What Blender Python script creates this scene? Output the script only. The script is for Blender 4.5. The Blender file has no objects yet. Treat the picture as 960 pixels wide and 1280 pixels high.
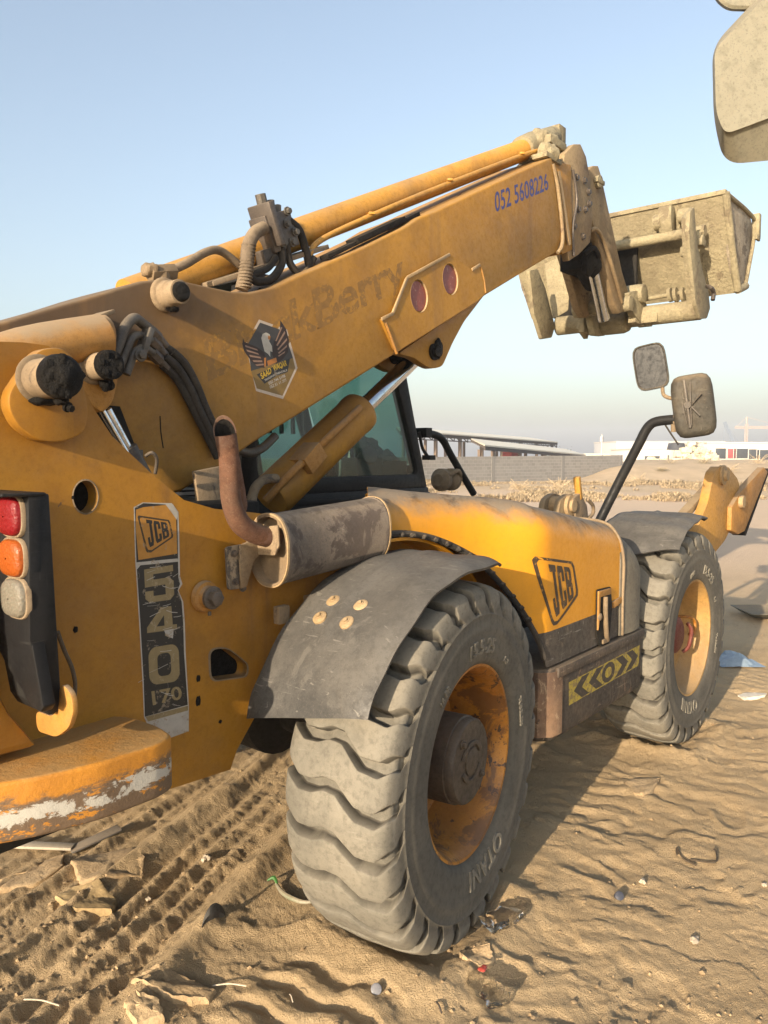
import bpy, bmesh, math, random
import numpy as np
from mathutils import Vector, Matrix
from mathutils.geometry import tessellate_polygon
R = math.radians
random.seed(7)
rng = np.random.default_rng(11)
scene = bpy.context.scene
col = scene.collection

# ------------------------------------------------------------------ camera
F = 955.0                       # focal length in photo pixels (960 x 1280)
YAW = 39.4                      # the machine points along +X, the lens 39.4 degrees to its left
PITCH = 4.19
CAM = Vector((-2.23, -2.55, 1.71))
cam_d = bpy.data.cameras.new('camera')
cam = bpy.data.objects.new('camera', cam_d)
col.objects.link(cam)
cam.location = CAM
cam.rotation_euler = (R(90 - PITCH), 0, R(YAW - 90))
cam_d.sensor_fit = 'VERTICAL'
cam_d.sensor_height = 24
cam_d.lens = F / 1280 * 24
cam_d.clip_end = 3000
cam_d.clip_start = 0.02
scene.camera = cam

# ------------------------------------------------------------------ light
SUN_EL, SUN_AZ = 15.0, 8.5      # light travels along +X, turned 8.5 degrees to +Y, falling 15 degrees
sd = Vector((math.cos(R(SUN_AZ)) * math.cos(R(SUN_EL)), math.sin(R(SUN_AZ)) * math.cos(R(SUN_EL)), -math.sin(R(SUN_EL))))
sun_d = bpy.data.lights.new('sun', 'SUN')
sun_d.energy = 4.9
sun_d.angle = R(0.5)
sun_d.color = (1.0, 0.82, 0.60)
sun = bpy.data.objects.new('sun', sun_d)
col.objects.link(sun)
sun.rotation_euler = sd.to_track_quat('-Z', 'Y').to_euler()
sun.location = (-20, -6, 8)
world = bpy.data.worlds.new('World')
scene.world = world
world.use_nodes = True
wn = world.node_tree
bg = wn.nodes['Background']
sky = wn.nodes.new('ShaderNodeTexSky')
sky.sky_type = 'NISHITA'
sky.sun_disc = False
sky.sun_elevation = R(SUN_EL)
tosun = -sd
sky.sun_rotation = math.atan2(tosun.x, tosun.y)
sky.altitude = 0
sky.air_density = 1.25
sky.dust_density = 3.2
sky.ozone_density = 2.4
hsv = wn.nodes.new('ShaderNodeHueSaturation'); hsv.inputs['Saturation'].default_value = 0.74
wn.links.new(sky.outputs[0], hsv.inputs['Color']); wn.links.new(hsv.outputs[0], bg.inputs[0])
bg.inputs[1].default_value = 0.15
scene.view_settings.view_transform = 'Standard'
scene.view_settings.look = 'None'
scene.view_settings.exposure = 0.98
scene.view_settings.gamma = 1

# ------------------------------------------------------------------ photo pixel -> point on a known plane
_q = cam.rotation_euler.to_matrix()
def ray(px, py):
    return _q @ Vector(((px - 480) / F, (640 - py) / F, -1.0))
def A(px, py, Y):               # on the plane Y
    d = ray(px, py); return CAM + d * ((Y - CAM.y) / d.y)
def AX(px, py, X):
    d = ray(px, py); return CAM + d * ((X - CAM.x) / d.x)
def AZ(px, py, Z=0.0):
    d = ray(px, py); return CAM + d * ((Z - CAM.z) / d.z)
def AD(px, py, D):              # at a distance along the view
    return CAM + ray(px, py) * D

# ------------------------------------------------------------------ materials
def srgb(r, g, b):
    f = lambda c: (c / 255 / 12.92) if c / 255 <= 0.04045 else ((c / 255 + 0.055) / 1.055) ** 2.4
    return (f(r), f(g), f(b))
DUST = (0.27, 0.205, 0.13)
class NT:
    def __init__(s, name):
        s.m = bpy.data.materials.new(name); s.m.use_nodes = True
        s.t = s.m.node_tree; s.b = s.t.nodes['Principled BSDF']
        s.geo = s.t.nodes.new('ShaderNodeNewGeometry')
    def n(s, typ, **kw):
        nd = s.t.nodes.new(typ)
        for k, v in kw.items(): setattr(nd, k, v)
        return nd
    def l(s, a, b): s.t.links.new(a, b)
    def noise(s, scale, detail=6, rough=0.6, stretch=None, dist=0.0, vec=None):
        nd = s.n('ShaderNodeTexNoise'); nd.inputs['Scale'].default_value = scale
        nd.inputs['Detail'].default_value = detail; nd.inputs['Roughness'].default_value = rough
        nd.inputs['Distortion'].default_value = dist
        v = vec or s.geo.outputs['Position']
        if stretch:
            mp = s.n('ShaderNodeMapping'); mp.inputs['Scale'].default_value = stretch
            s.l(v, mp.inputs['Vector']); v = mp.outputs[0]
        s.l(v, nd.inputs['Vector'])
        return nd.outputs['Fac']
    def ramp(s, x, a, b, lo=0.0, hi=1.0):
        nd = s.n('ShaderNodeMapRange'); nd.inputs['From Min'].default_value = a; nd.inputs['From Max'].default_value = b
        nd.inputs['To Min'].default_value = lo; nd.inputs['To Max'].default_value = hi
        nd.interpolation_type = 'SMOOTHSTEP'
        s.l(x, nd.inputs['Value']); return nd.outputs[0]
    def math(s, op, a, b=None):
        nd = s.n('ShaderNodeMath', operation=op)
        for i, x in enumerate((a, b)):
            if x is None: continue
            if isinstance(x, (int, float)): nd.inputs[i].default_value = x
            else: s.l(x, nd.inputs[i])
        return nd.outputs[0]
    def mix(s, fac, a, b):
        nd = s.n('ShaderNodeMix', data_type='RGBA')
        if isinstance(fac, (int, float)): nd.inputs[0].default_value = fac
        else: s.l(fac, nd.inputs[0])
        for i, x in ((6, a), (7, b)):
            if isinstance(x, (tuple, list)): nd.inputs[i].default_value = tuple(x[:3]) + (1,)
            else: s.l(x, nd.inputs[i])
        return nd.outputs[2]
    def bump(s, h, strength=0.3, dist=0.01):
        nd = s.n('ShaderNodeBump'); nd.inputs['Strength'].default_value = strength; nd.inputs['Distance'].default_value = dist
        s.l(h, nd.inputs['Height']); s.l(nd.outputs[0], s.b.inputs['Normal'])
def mat(name, base, var=None, rough=0.5, metal=0.0, dust=0.0, chips=0.0, chipcol=(0.11, 0.06, 0.035), streak=0.0,
        streakcol=(0.10, 0.055, 0.03), bump=0.15, bscale=60, bdist=0.004, patch=0.0, patchcol=None, reargrime=0.0, microk=1.0, finek=1.0, dustn=0.45, dustcol2=None, scratch=0.0, scratchcol=(0.5, 0.48, 0.44),
        spec=0.5, dustcol=DUST, coat=0.0, grimy=0.5):
    k = NT(name); up = k.n('ShaderNodeSeparateXYZ'); k.l(k.geo.outputs['Normal'], up.inputs[0])
    c = base
    n1 = k.noise(3.0, 7, 0.65)
    if var is None: var = tuple(x * 0.78 for x in base)
    c = k.mix(k.ramp(n1, 0.40, 0.62), c, var)
    fine = k.noise(45, 6, 0.7); micro = k.noise(210, 4, 0.7)
    grime = k.noise(2.2, 9, 0.75, dist=0.4)
    c = k.mix(k.ramp(grime, 0.49, 0.64, 0, grimy), c, tuple(x * 0.42 + 0.010 for x in base))
    c = k.mix(k.ramp(micro, 0.56, 0.64, 0, 0.5 * microk), c, tuple(x * 0.35 for x in base))
    if sum(base) > 0.12: c = k.mix(k.ramp(micro, 0.43, 0.34, 0, 0.28 * microk), c, dustcol)
    c = k.mix(k.ramp(fine, 0.47, 0.66, 0, 0.42 * finek), c, tuple(x * 0.5 for x in base))
    r = k.ramp(fine, 0.3, 0.7, max(rough - 0.1, 0.03), min(rough + 0.12, 1))
    if patch:
        p = k.ramp(k.noise(6.5, 9, 0.72, dist=0.6), 0.62 - patch * 0.3, 0.68 - patch * 0.3)
        c = k.mix(k.math('MULTIPLY', p, 0.9), c, patchcol or chipcol)
    if reargrime:
        sp = k.n('ShaderNodeSeparateXYZ'); k.l(k.geo.outputs['Position'], sp.inputs[0])
        edge = k.math('SUBTRACT', sp.outputs[2], k.math('MULTIPLY', sp.outputs[0], 0.48))              # height above the boom's axis
        gm_ = k.math('MULTIPLY', k.ramp(sp.outputs[0], 0.7, -0.9), k.ramp(k.math('ADD', edge, k.math('MULTIPLY', k.noise(4, 8, 0.7), 0.5)), 2.45, 2.80, 0.25, 1.0))
        c = k.mix(k.math('MULTIPLY', gm_, reargrime), c, (0.085, 0.052, 0.026))
    if streak:
        st = k.ramp(k.noise(7, 5, 0.6, (1.0, 1.0, 0.07)), 0.52, 0.68, 0, streak)
        c = k.mix(st, c, streakcol)
    if scratch:
        a = k.noise(9, 4, 0.5, (1.0, 1.0, 14.0), 0.8); b_ = k.noise(9, 4, 0.5, (14.0, 3.0, 1.0), 0.8)
        sc = k.math('MAXIMUM', k.ramp(a, 0.66, 0.70), k.ramp(b_, 0.67, 0.70))
        c = k.mix(k.math('MULTIPLY', sc, scratch), c, scratchcol)
    if chips:
        ch = k.ramp(k.noise(17, 8, 0.72, dist=0.3), 0.70 - chips * 0.12, 0.715 - chips * 0.12)
        c = k.mix(ch, c, chipcol)
    if dust:
        dn = k.noise(5, 8, 0.7)
        u = k.math('ADD', k.math('MULTIPLY', up.outputs[2], 0.75), k.math('MULTIPLY', dn, 0.9))
        d = k.math('ADD', k.ramp(u, 0.62, 1.15, 0, min(1, dust * 1.1)), k.ramp(dn, 0.42, 0.75, 0, dust * dustn))
        nd = k.n('ShaderNodeClamp'); k.l(d, nd.inputs[0]); d = nd.outputs[0]
        c = k.mix(d, c, dustcol if not dustcol2 else k.mix(k.ramp(k.noise(4.2, 8, 0.7, dist=0.6), 0.50, 0.60), dustcol, dustcol2))
        r = k.math('ADD', r, k.math('MULTIPLY', d, 0.4))
        nd = k.n('ShaderNodeClamp'); k.l(r, nd.inputs[0]); r = nd.outputs[0]
    k.l(c, k.b.inputs['Base Color']); k.l(r, k.b.inputs['Roughness'])
    k.b.inputs['Metallic'].default_value = metal
    k.b.inputs['Specular IOR Level'].default_value = spec
    if coat: k.b.inputs['Coat Weight'].default_value = coat; k.b.inputs['Coat Roughness'].default_value = 0.25
    if bump:
        hb = k.math('ADD', k.noise(bscale, 8, 0.7), k.math('MULTIPLY', k.noise(bscale * 0.18, 4, 0.6), 1.5))
        k.bump(hb, bump, bdist)
    return k.m
def flat(name, base, rough=0.6, metal=0.0, bump=0.0, worn=0.0, worncol=DUST, alpha_noise=0.0):
    k = NT(name); c = k.mix(k.ramp(k.noise(30, 6, 0.7), 0.35, 0.7), base, tuple(x * 0.8 for x in base))
    if worn:
        c = k.mix(k.ramp(k.noise(38, 8, 0.75), 0.60 - worn * 0.2, 0.66 - worn * 0.2, 0, 0.85), c, worncol)
    k.l(c, k.b.inputs['Base Color']); k.b.inputs['Roughness'].default_value = rough; k.b.inputs['Metallic'].default_value = metal
    if bump: k.bump(k.noise(80, 5, 0.6), bump, 0.003)
    return k.m

YEL = (0.36, 0.168, 0.012)
M = {}
M['yellow'] = mat('yellow_paint', YEL, (0.29, 0.130, 0.012), 0.5, dust=0.3, grimy=0.35, microk=0.4, finek=0.5, chips=0.10, streak=0.45, bump=0.10, bscale=40, spec=0.4)
M['yellow_boom'] = mat('yellow_boom_paint', (0.415, 0.205, 0.020), (0.345, 0.168, 0.020), 0.55, grimy=0.35, microk=0.4, finek=0.5, dust=0.30, reargrime=1.0, chips=0.06, streak=0.35, bump=0.12, bscale=30, spec=0.4, streakcol=(0.2, 0.11, 0.04))
M['yellow_clean'] = mat('yellow_bonnet_paint', (0.60, 0.265, 0.009), (0.55, 0.24, 0.010), 0.40, dust=1.25, dustn=0.03, dustcol=(0.21, 0.165, 0.115), dustcol2=(0.085, 0.066, 0.048), grimy=0.12, microk=0.15, finek=0.25, chips=0.10, bump=0.07, bscale=25, scratch=0.15, scratchcol=(0.3, 0.2, 0.1), spec=0.45)
M['yellow_bright'] = mat('yellow_stabiliser_paint', (0.48, 0.24, 0.03), (0.42, 0.21, 0.035), 0.55, dust=0.25, chips=0.10, bump=0.1)
M['yellow_dusty'] = mat('yellow_dusty_paint', (0.40, 0.19, 0.03), (0.33, 0.155, 0.03), 0.65, dust=0.6, chips=0.08, bump=0.15)
M['rim'] = mat('rim_paint', (0.46, 0.185, 0.007), (0.32, 0.115, 0.007), 0.45, dust=0.12, chips=0.9, chipcol=(0.05, 0.022, 0.010), patch=0.38, patchcol=(0.13, 0.052, 0.012), bump=0.3)  # chipped paint; the dark patches also stand in for shade inside the rim
M['rim_front'] = mat('rim_dusty_paint', (0.42, 0.24, 0.065), (0.36, 0.21, 0.07), 0.6, dust=0.5, chips=0.1, bump=0.15)
M['hub_red'] = mat('hub_red_paint', (0.16, 0.028, 0.016), None, 0.6, dust=0.2, chips=0.2, bump=0.3)
M['hub'] = mat('hub_greasy_metal', (0.032, 0.024, 0.018), (0.06, 0.045, 0.032), 0.6, dust=0.15, bump=0.3, chips=0.1)
M['bumper'] = None
M['mud'] = mat('mud_coated_steel', (0.32, 0.275, 0.170), (0.25, 0.21, 0.13), 0.9, dust=0.0, grimy=0.35, patch=0.20, patchcol=(0.17, 0.135, 0.085), bump=1.0, bscale=38, bdist=0.012, chips=0.22, chipcol=(0.085, 0.05, 0.032), scratch=0.25, scratchcol=(0.42, 0.37, 0.28))
M['mudcream'] = mat('dusty_grey_steel', (0.24, 0.18, 0.115), (0.18, 0.13, 0.08), 0.8, dust=0.5, patch=0.18, patchcol=(0.12, 0.07, 0.045), bump=0.35, bscale=40, chips=0.2, chipcol=(0.07, 0.04, 0.03))
M['link'] = mat('dusty_yellow_steel', (0.31, 0.225, 0.12), (0.23, 0.155, 0.08), 0.8, dust=0.4, patch=0.12, patchcol=(0.13, 0.08, 0.045), bump=0.3, chips=0.15)
M['black'] = mat('black_paint', (0.010, 0.010, 0.011), (0.018, 0.018, 0.018), 0.5, dust=0.03, chips=0.0, bump=0.1, scratch=0.10, spec=0.22, scratchcol=(0.12, 0.12, 0.11))
M['black_matt'] = mat('black_dirty_steel', (0.012, 0.011, 0.010), (0.02, 0.018, 0.015), 0.8, dust=0.06, bump=0.25, spec=0.2)
M['grease'] = mat('black_grease', (0.008, 0.007, 0.006), (0.014, 0.012, 0.010), 0.6, spec=0.2, bump=1.0, bscale=45, bdist=0.02)
M['hose'] = mat('hose_rubber', (0.024, 0.022, 0.020), (0.05, 0.043, 0.036), 0.75, spec=0.25, dust=0.25, bump=0.2, bscale=120)
M['hose_wrap'] = mat('hose_mud', (0.14, 0.105, 0.07), (0.2, 0.15, 0.1), 0.9, dust=0.6, bump=0.6, bscale=120)
M['pipe'] = mat('grey_pipe_steel', (0.12, 0.11, 0.095), (0.08, 0.07, 0.06), 0.55, metal=0.3, dust=0.5, bump=0.12)
M['steel'] = mat('bare_steel', (0.13, 0.11, 0.095), (0.09, 0.075, 0.065), 0.5, metal=0.5, dust=0.4, bump=0.2)
M['chrome'] = mat('chrome_rod', (0.70, 0.72, 0.75), (0.66, 0.68, 0.7), 0.12, metal=1.0, dust=0.0, bump=0.0)
M['exhaust'] = mat('exhaust_rust', (0.135, 0.060, 0.032), (0.075, 0.038, 0.025), 0.88, dust=0.25, bump=0.25, patch=0.2, patchcol=(0.16, 0.09, 0.065), metal=0.1)
M['muffler'] = mat('muffler_flaking_paint', (0.165, 0.135, 0.11), (0.11, 0.09, 0.072), 0.78, dust=0.2, patch=0.42, patchcol=(0.055, 0.042, 0.035), bump=0.4, bscale=50, streak=0.0, chips=0.3, chipcol=(0.28, 0.245, 0.20))
M['tan_plate'] = mat('dusty_tan_bracket', (0.26, 0.19, 0.115), (0.18, 0.125, 0.07), 0.8, dust=0.4, patch=0.15, patchcol=(0.06, 0.045, 0.035), bump=0.3)
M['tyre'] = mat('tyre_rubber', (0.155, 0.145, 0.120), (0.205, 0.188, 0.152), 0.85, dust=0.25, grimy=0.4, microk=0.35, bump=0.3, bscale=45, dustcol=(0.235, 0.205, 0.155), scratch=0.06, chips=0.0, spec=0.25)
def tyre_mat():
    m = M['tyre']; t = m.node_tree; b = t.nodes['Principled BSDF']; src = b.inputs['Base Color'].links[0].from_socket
    at = t.nodes.new('ShaderNodeAttribute'); at.attribute_name = 'rubber'  # mask: painted groove shade plus the darker rubber of the sidewalls
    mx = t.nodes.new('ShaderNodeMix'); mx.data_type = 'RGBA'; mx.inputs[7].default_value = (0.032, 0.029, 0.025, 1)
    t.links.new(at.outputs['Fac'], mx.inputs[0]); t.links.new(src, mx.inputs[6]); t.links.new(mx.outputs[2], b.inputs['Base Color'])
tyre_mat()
M['fender'] = mat('fender_rubber', (0.042, 0.041, 0.039), (0.085, 0.081, 0.074), 0.62, dust=0.2, bump=0.25, bscale=40, patch=0.12, patchcol=(0.095, 0.089, 0.079), scratch=0.28, scratchcol=(0.33, 0.31, 0.27), dustcol=(0.17, 0.15, 0.12))
M['grille'] = mat('grey_dusty_plastic', (0.14, 0.125, 0.095), (0.185, 0.165, 0.12), 0.8, dust=0.5, bump=0.15, bscale=20, dustcol=(0.24, 0.205, 0.15))
M['band'] = mat('black_worn_band', (0.034, 0.030, 0.026), (0.065, 0.054, 0.044), 0.6, dust=0.22, scratch=0.25, bump=0.12, patch=0.1, patchcol=(0.12, 0.095, 0.07))
M['step'] = mat('step_box_worn_black', (0.032, 0.026, 0.022), (0.075, 0.055, 0.040), 0.65, dust=0.25, scratch=0.5, scratchcol=(0.32, 0.26, 0.2), patch=0.16, patchcol=(0.19, 0.12, 0.075), bump=0.4, bscale=35)
M['step_rust'] = mat('step_corner_rust', (0.22, 0.13, 0.075), (0.10, 0.06, 0.04), 0.8, dust=0.4, patch=0.3, patchcol=(0.33, 0.24, 0.15), bump=0.5, chips=0.5, chipcol=(0.05, 0.035, 0.025))
M['mirror_plastic'] = mat('mirror_housing_plastic', (0.028, 0.025, 0.019), (0.05, 0.044, 0.032), 0.7, dust=0.35, bump=0.3, scratch=0.3, scratchcol=(0.22, 0.2, 0.15))
M['beige'] = mat('beige_plastic', (0.225, 0.21, 0.155), (0.205, 0.19, 0.14), 0.65, dust=0.2, bump=0.06, scratch=0.10, scratchcol=(0.22, 0.19, 0.14), chips=0.0)
M['white_dec'] = flat('decal_white', (0.42, 0.40, 0.36), 0.6, worn=0.15)
M['black_dec'] = flat('decal_black', (0.018, 0.017, 0.016), 0.5, worn=0.10, worncol=(0.22, 0.18, 0.13))
M['olive_dec'] = flat('decal_olive_gold', (0.24, 0.185, 0.09), 0.5, worn=0.18, worncol=(0.30, 0.24, 0.15))
M['yel_dec'] = flat('decal_yellow', (0.42, 0.20, 0.03), 0.5, worn=0.05)
M['haz_yel'] = flat('hazard_yellow', (0.33, 0.255, 0.03), 0.6, worn=0.55, worncol=(0.12, 0.085, 0.05))
M['haz_blk'] = flat('hazard_black', (0.028, 0.023, 0.018), 0.6, worn=0.2, worncol=(0.13, 0.09, 0.06))
M['blue_dec'] = flat('number_blue', (0.045, 0.05, 0.20), 0.5, worn=0.12, worncol=(0.3, 0.2, 0.12))
M['faded'] = flat('faded_lettering', (0.25, 0.13, 0.026), 0.6, worn=0.40, worncol=(0.375, 0.186, 0.020))
M['logo_line'] = flat('logo_dark', (0.045, 0.028, 0.014), 0.55, worn=0.22, worncol=(0.26, 0.14, 0.035))
M['reflector'] = flat('reflector_red', (0.23, 0.055, 0.035), 0.4, bump=0.3, worn=0.15, worncol=(0.35, 0.18, 0.12))
M['plate_edge'] = mat('worn_and_sunlit_edge', (0.40, 0.28, 0.15), (0.34, 0.23, 0.11), 0.75, dust=0.2)  # pale tone for worn parts and for painted sunlight on the boom plate's edges
def lens(name, c):
    k = NT(name); k.b.inputs['Base Color'].default_value = (*c, 1); k.b.inputs['Roughness'].default_value = 0.45; k.b.inputs['Specular IOR Level'].default_value = 0.3
    k.b.inputs['Coat Weight'].default_value = 0.15
    k.b.inputs['Subsurface Weight'].default_value = 0.25; k.b.inputs['Subsurface Radius'].default_value = (0.02, 0.01, 0.01)
    v = k.n('ShaderNodeTexVoronoi'); v.inputs['Scale'].default_value = 130; k.l(k.geo.outputs['Position'], v.inputs['Vector'])
    k.bump(v.outputs['Distance'], 0.45, 0.003); return k.m
M['lens_red'] = lens('lens_red', (0.16, 0.005, 0.008)); M['lens_amber'] = lens('lens_amber', (0.27, 0.062, 0.008)); M['lens_white'] = lens('lens_frosted', (0.16, 0.145, 0.115))
def glass(name, tint, rough=0.03):
    k = NT(name); k.b.inputs['Base Color'].default_value = (*tint, 1); k.b.inputs['Transmission Weight'].default_value = 1.0
    k.b.inputs['Roughness'].default_value = rough; k.b.inputs['IOR'].default_value = 1.25
    return k.m
def pane(name, tint):
    k = NT(name); tr = k.n('ShaderNodeBsdfTransparent'); tr.inputs[0].default_value = (*tint, 1); gl = k.n('ShaderNodeBsdfGlossy'); gl.inputs['Roughness'].default_value = 0.05; gl.inputs[0].default_value = (0.9, 0.95, 0.95, 1)
    df = k.n('ShaderNodeBsdfDiffuse'); df.inputs[0].default_value = (0.30, 0.30, 0.26, 1)
    fr = k.n('ShaderNodeLayerWeight'); fr.inputs[0].default_value = 0.35; m1 = k.n('ShaderNodeMixShader'); m2 = k.n('ShaderNodeMixShader'); k.l(k.math('ADD', k.math('MULTIPLY', k.math('POWER', fr.outputs[1], 3.0), 0.5), 0.06), m1.inputs[0]); k.l(tr.outputs[0], m1.inputs[1]); k.l(gl.outputs[0], m1.inputs[2])
    k.l(k.ramp(k.noise(6, 8, 0.7), 0.35, 0.75, 0.03, 0.14), m2.inputs[0]); k.l(m1.outputs[0], m2.inputs[1]); k.l(df.outputs[0], m2.inputs[2]); k.l(m2.outputs[0], k.t.nodes['Material Output'].inputs[0]); return k.m
M['glass'] = pane('tinted_cab_glass', (0.27, 0.44, 0.415))
M['clear'] = glass('clear_plastic', (0.9, 0.9, 0.88), 0.15)
M['mirror'] = mat('mirror_glass', (0.016, 0.018, 0.021), (0.05, 0.05, 0.05), 0.35, metal=0.0, dust=0.0, grimy=0.0, bump=0.0, spec=0.12)  # dark base colour stands in for a dark reflection in the glass
M['seat'] = flat('seat_fabric', (0.10, 0.12, 0.11), 0.9)
M['bag'] = flat('dusty_cloth', (0.24, 0.26, 0.22), 0.9, bump=0.2)
def bumper_mat():
    k = NT('counterweight_worn_paint'); sep = k.n('ShaderNodeSeparateXYZ'); k.l(k.geo.outputs['Position'], sep.inputs[0])
    c = k.mix(k.ramp(k.noise(5, 7, 0.65), 0.35, 0.65), (0.48, 0.20, 0.014), (0.40, 0.165, 0.016))
    n = k.noise(8, 9, 0.72, (1, 1, 2.2), 0.5)
    z = k.math('ADD', sep.outputs[2], k.math('MULTIPLY', k.math('SUBTRACT', n, 0.5), 0.16))
    low = k.ramp(z, 0.940, 0.920)                                 # scraped lower half
    c = k.mix(k.math('MULTIPLY', low, k.ramp(n, 0.40, 0.44)), c, (0.13, 0.085, 0.05))
    c = k.mix(k.math('MULTIPLY', low, k.ramp(k.noise(13, 8, 0.7, (1, 1, 2.5)), 0.56, 0.59)), c, (0.45, 0.19, 0.02))
    band = k.math('MULTIPLY', k.ramp(z, 0.872, 0.878), k.ramp(z, 0.915, 0.909))
    c = k.mix(k.math('MULTIPLY', band, k.ramp(k.noise(10, 7, 0.7), 0.42, 0.46)), c, (0.42, 0.40, 0.35))
    up = k.n('ShaderNodeSeparateXYZ'); k.l(k.geo.outputs['Normal'], up.inputs[0])
    d = k.ramp(k.math('ADD', k.math('MULTIPLY', up.outputs[2], 0.8), k.math('MULTIPLY', k.noise(6, 8, 0.7), 0.8)), 0.95, 1.3, 0, 0.8)
    c = k.mix(d, c, (0.33, 0.21, 0.085))
    c = k.mix(k.ramp(k.noise(20, 8, 0.7), 0.66, 0.68), c, (0.16, 0.11, 0.08))
    k.l(c, k.b.inputs['Base Color']); k.b.inputs['Roughness'].default_value = 0.6
    k.bump(k.math('ADD', n, k.noise(50, 7, 0.7)), 0.35, 0.012)
    return k.m
M['bumper'] = bumper_mat()

# ------------------------------------------------------------------ mesh collector
def catmull(pts, n):
    pts = [Vector(p) for p in pts]
    if n <= 1: return pts
    out = []
    for i in range(len(pts) - 1):
        p0 = pts[max(i - 1, 0)]; p1 = pts[i]; p2 = pts[i + 1]; p3 = pts[min(i + 2, len(pts) - 1)]
        for j in range(n):
            t = j / n
            out.append(0.5 * ((2 * p1) + (p2 - p0) * t + (2 * p0 - 5 * p1 + 4 * p2 - p3) * t * t + (3 * p1 - p0 - 3 * p2 + p3) * t ** 3))
    out.append(pts[-1]); return out
def frame_of(d):
    d = Vector(d).normalized(); a = Vector((0, 0, 1)) if abs(d.z) < 0.9 else Vector((1, 0, 0))
    u = d.cross(a).normalized(); return d, u, u.cross(d).normalized()
def wpos(o):
    p = Vector((0, 0, 0))
    while o: p += o.location; o = o.parent
    return p
class G:
    def __init__(s): s.v = []; s.f = []
    def add(s, vs, fs):
        b = len(s.v); s.v += [Vector(v) for v in vs]; s.f += [tuple(b + i for i in f) for f in fs]; return s
    def box(s, c, size, rot=None):
        c = Vector(c); hx, hy, hz = [x / 2 for x in size]; vs = []
        for x in (-hx, hx):
            for y in (-hy, hy):
                for z in (-hz, hz):
                    p = Vector((x, y, z)); vs.append(c + (rot @ p if rot else p))
        return s.add(vs, [(0, 1, 3, 2), (4, 6, 7, 5), (0, 4, 5, 1), (2, 3, 7, 6), (0, 2, 6, 4), (1, 5, 7, 3)])
    def bar(s, p0, p1, w, h, up=(0, 0, 1)):
        p0 = Vector(p0); p1 = Vector(p1); d = (p1 - p0).normalized(); u = Vector(up); sd_ = d.cross(u)
        if sd_.length < 1e-4: sd_ = d.cross(Vector((1, 0, 0)))
        sd_.normalize(); u = sd_.cross(d); vs = []
        for p in (p0, p1):
            for a, b in ((-1, -1), (1, -1), (1, 1), (-1, 1)): vs.append(p + sd_ * a * w / 2 + u * b * h / 2)
        return s.add(vs, [(3, 2, 1, 0), (4, 5, 6, 7), (0, 1, 5, 4), (1, 2, 6, 5), (2, 3, 7, 6), (3, 0, 4, 7)])
    def cyl(s, p0, p1, r0, r1=None, n=24, caps=True):
        return s.lathe(p0, p1, [(0, r0), (1, r0 if r1 is None else r1)], n, caps)
    def lathe(s, p0, p1, prof, n=24, caps=True, absolute=False):
        p0 = Vector(p0); p1 = Vector(p1); L = (p1 - p0); d, u, w = frame_of(L); b = len(s.v); ln = L.length
        for t, r in prof:
            for i in range(n):
                a = 2 * math.pi * i / n
                s.v.append(p0 + d * (t if absolute else t * ln) + (u * math.cos(a) + w * math.sin(a)) * max(r, 1e-5))
        for k_ in range(len(prof) - 1):
            for i in range(n):
                j = (i + 1) % n; s.f.append((b + k_ * n + i, b + k_ * n + j, b + (k_ + 1) * n + j, b + (k_ + 1) * n + i))
        if caps:
            s.f.append(tuple(b + i for i in reversed(range(n)))); e = b + (len(prof) - 1) * n
            s.f.append(tuple(e + i for i in range(n)))
        return s
    def tube(s, pts, r, n=12, sm=6, caps=True):
        pts = catmull(pts, sm); b = len(s.v); N = len(pts); u = None
        rs = r if isinstance(r, (list, tuple)) else None
        for i, p in enumerate(pts):
            d = (pts[min(i + 1, N - 1)] - pts[max(i - 1, 0)]).normalized()
            if u is None: _, u, _w = frame_of(d)
            u = (u - d * u.dot(d)).normalized(); w = d.cross(u)
            if rs:
                t = i / (N - 1) * (len(rs) - 1); k_ = min(int(t), len(rs) - 2); rr = rs[k_] + (rs[k_ + 1] - rs[k_]) * (t - k_)
            else: rr = r
            for j in range(n):
                a = 2 * math.pi * j / n; s.v.append(p + (u * math.cos(a) + w * math.sin(a)) * rr)
        for i in range(N - 1):
            for j in range(n):
                k_ = (j + 1) % n; s.f.append((b + i * n + j, b + i * n + k_, b + (i + 1) * n + k_, b + (i + 1) * n + j))
        if caps:
            s.f.append(tuple(b + i for i in reversed(range(n)))); e = b + (N - 1) * n; s.f.append(tuple(e + i for i in range(n)))
        return s
    def prism(s, pts, off, holes=()):
        """flat outline (3D points) swept by the vector off, with optional holes"""
        off = Vector(off); loops = [[Vector(p) for p in pts]] + [[Vector(p) for p in h] for h in holes]
        fl = [p for l in loops for p in l]; n = len(fl); b = len(s.v)
        nrm = Vector((0, 0, 0)); l0 = loops[0]
        for i in range(len(l0)): nrm += l0[i].cross(l0[(i + 1) % len(l0)])
        flip = nrm.dot(off) > 0
        s.v += fl; s.v += [p + off for p in fl]
        if len(loops) == 1:
            t = tuple(range(n)); s.f.append(tuple(b + i for i in (reversed(t) if flip else t))); s.f.append(tuple(b + n + i for i in (t if flip else reversed(t))))
        else:
            for tri in tessellate_polygon(loops):
                p, q, r_ = [fl[i] for i in tri]; up = (q - p).cross(r_ - p).dot(off) > 0
                tr = tri if not up else tri[::-1]
                s.f.append(tuple(b + i for i in tr)); s.f.append(tuple(b + n + i for i in tr[::-1]))
        st = 0
        for li, l in enumerate(loops):
            m = len(l)
            for i in range(m):
                j = (i + 1) % m; q = (b + st + i, b + st + j, b + n + st + j, b + n + st + i)
                s.f.append(q if flip else q[::-1])
            st += m
        return s
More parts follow.
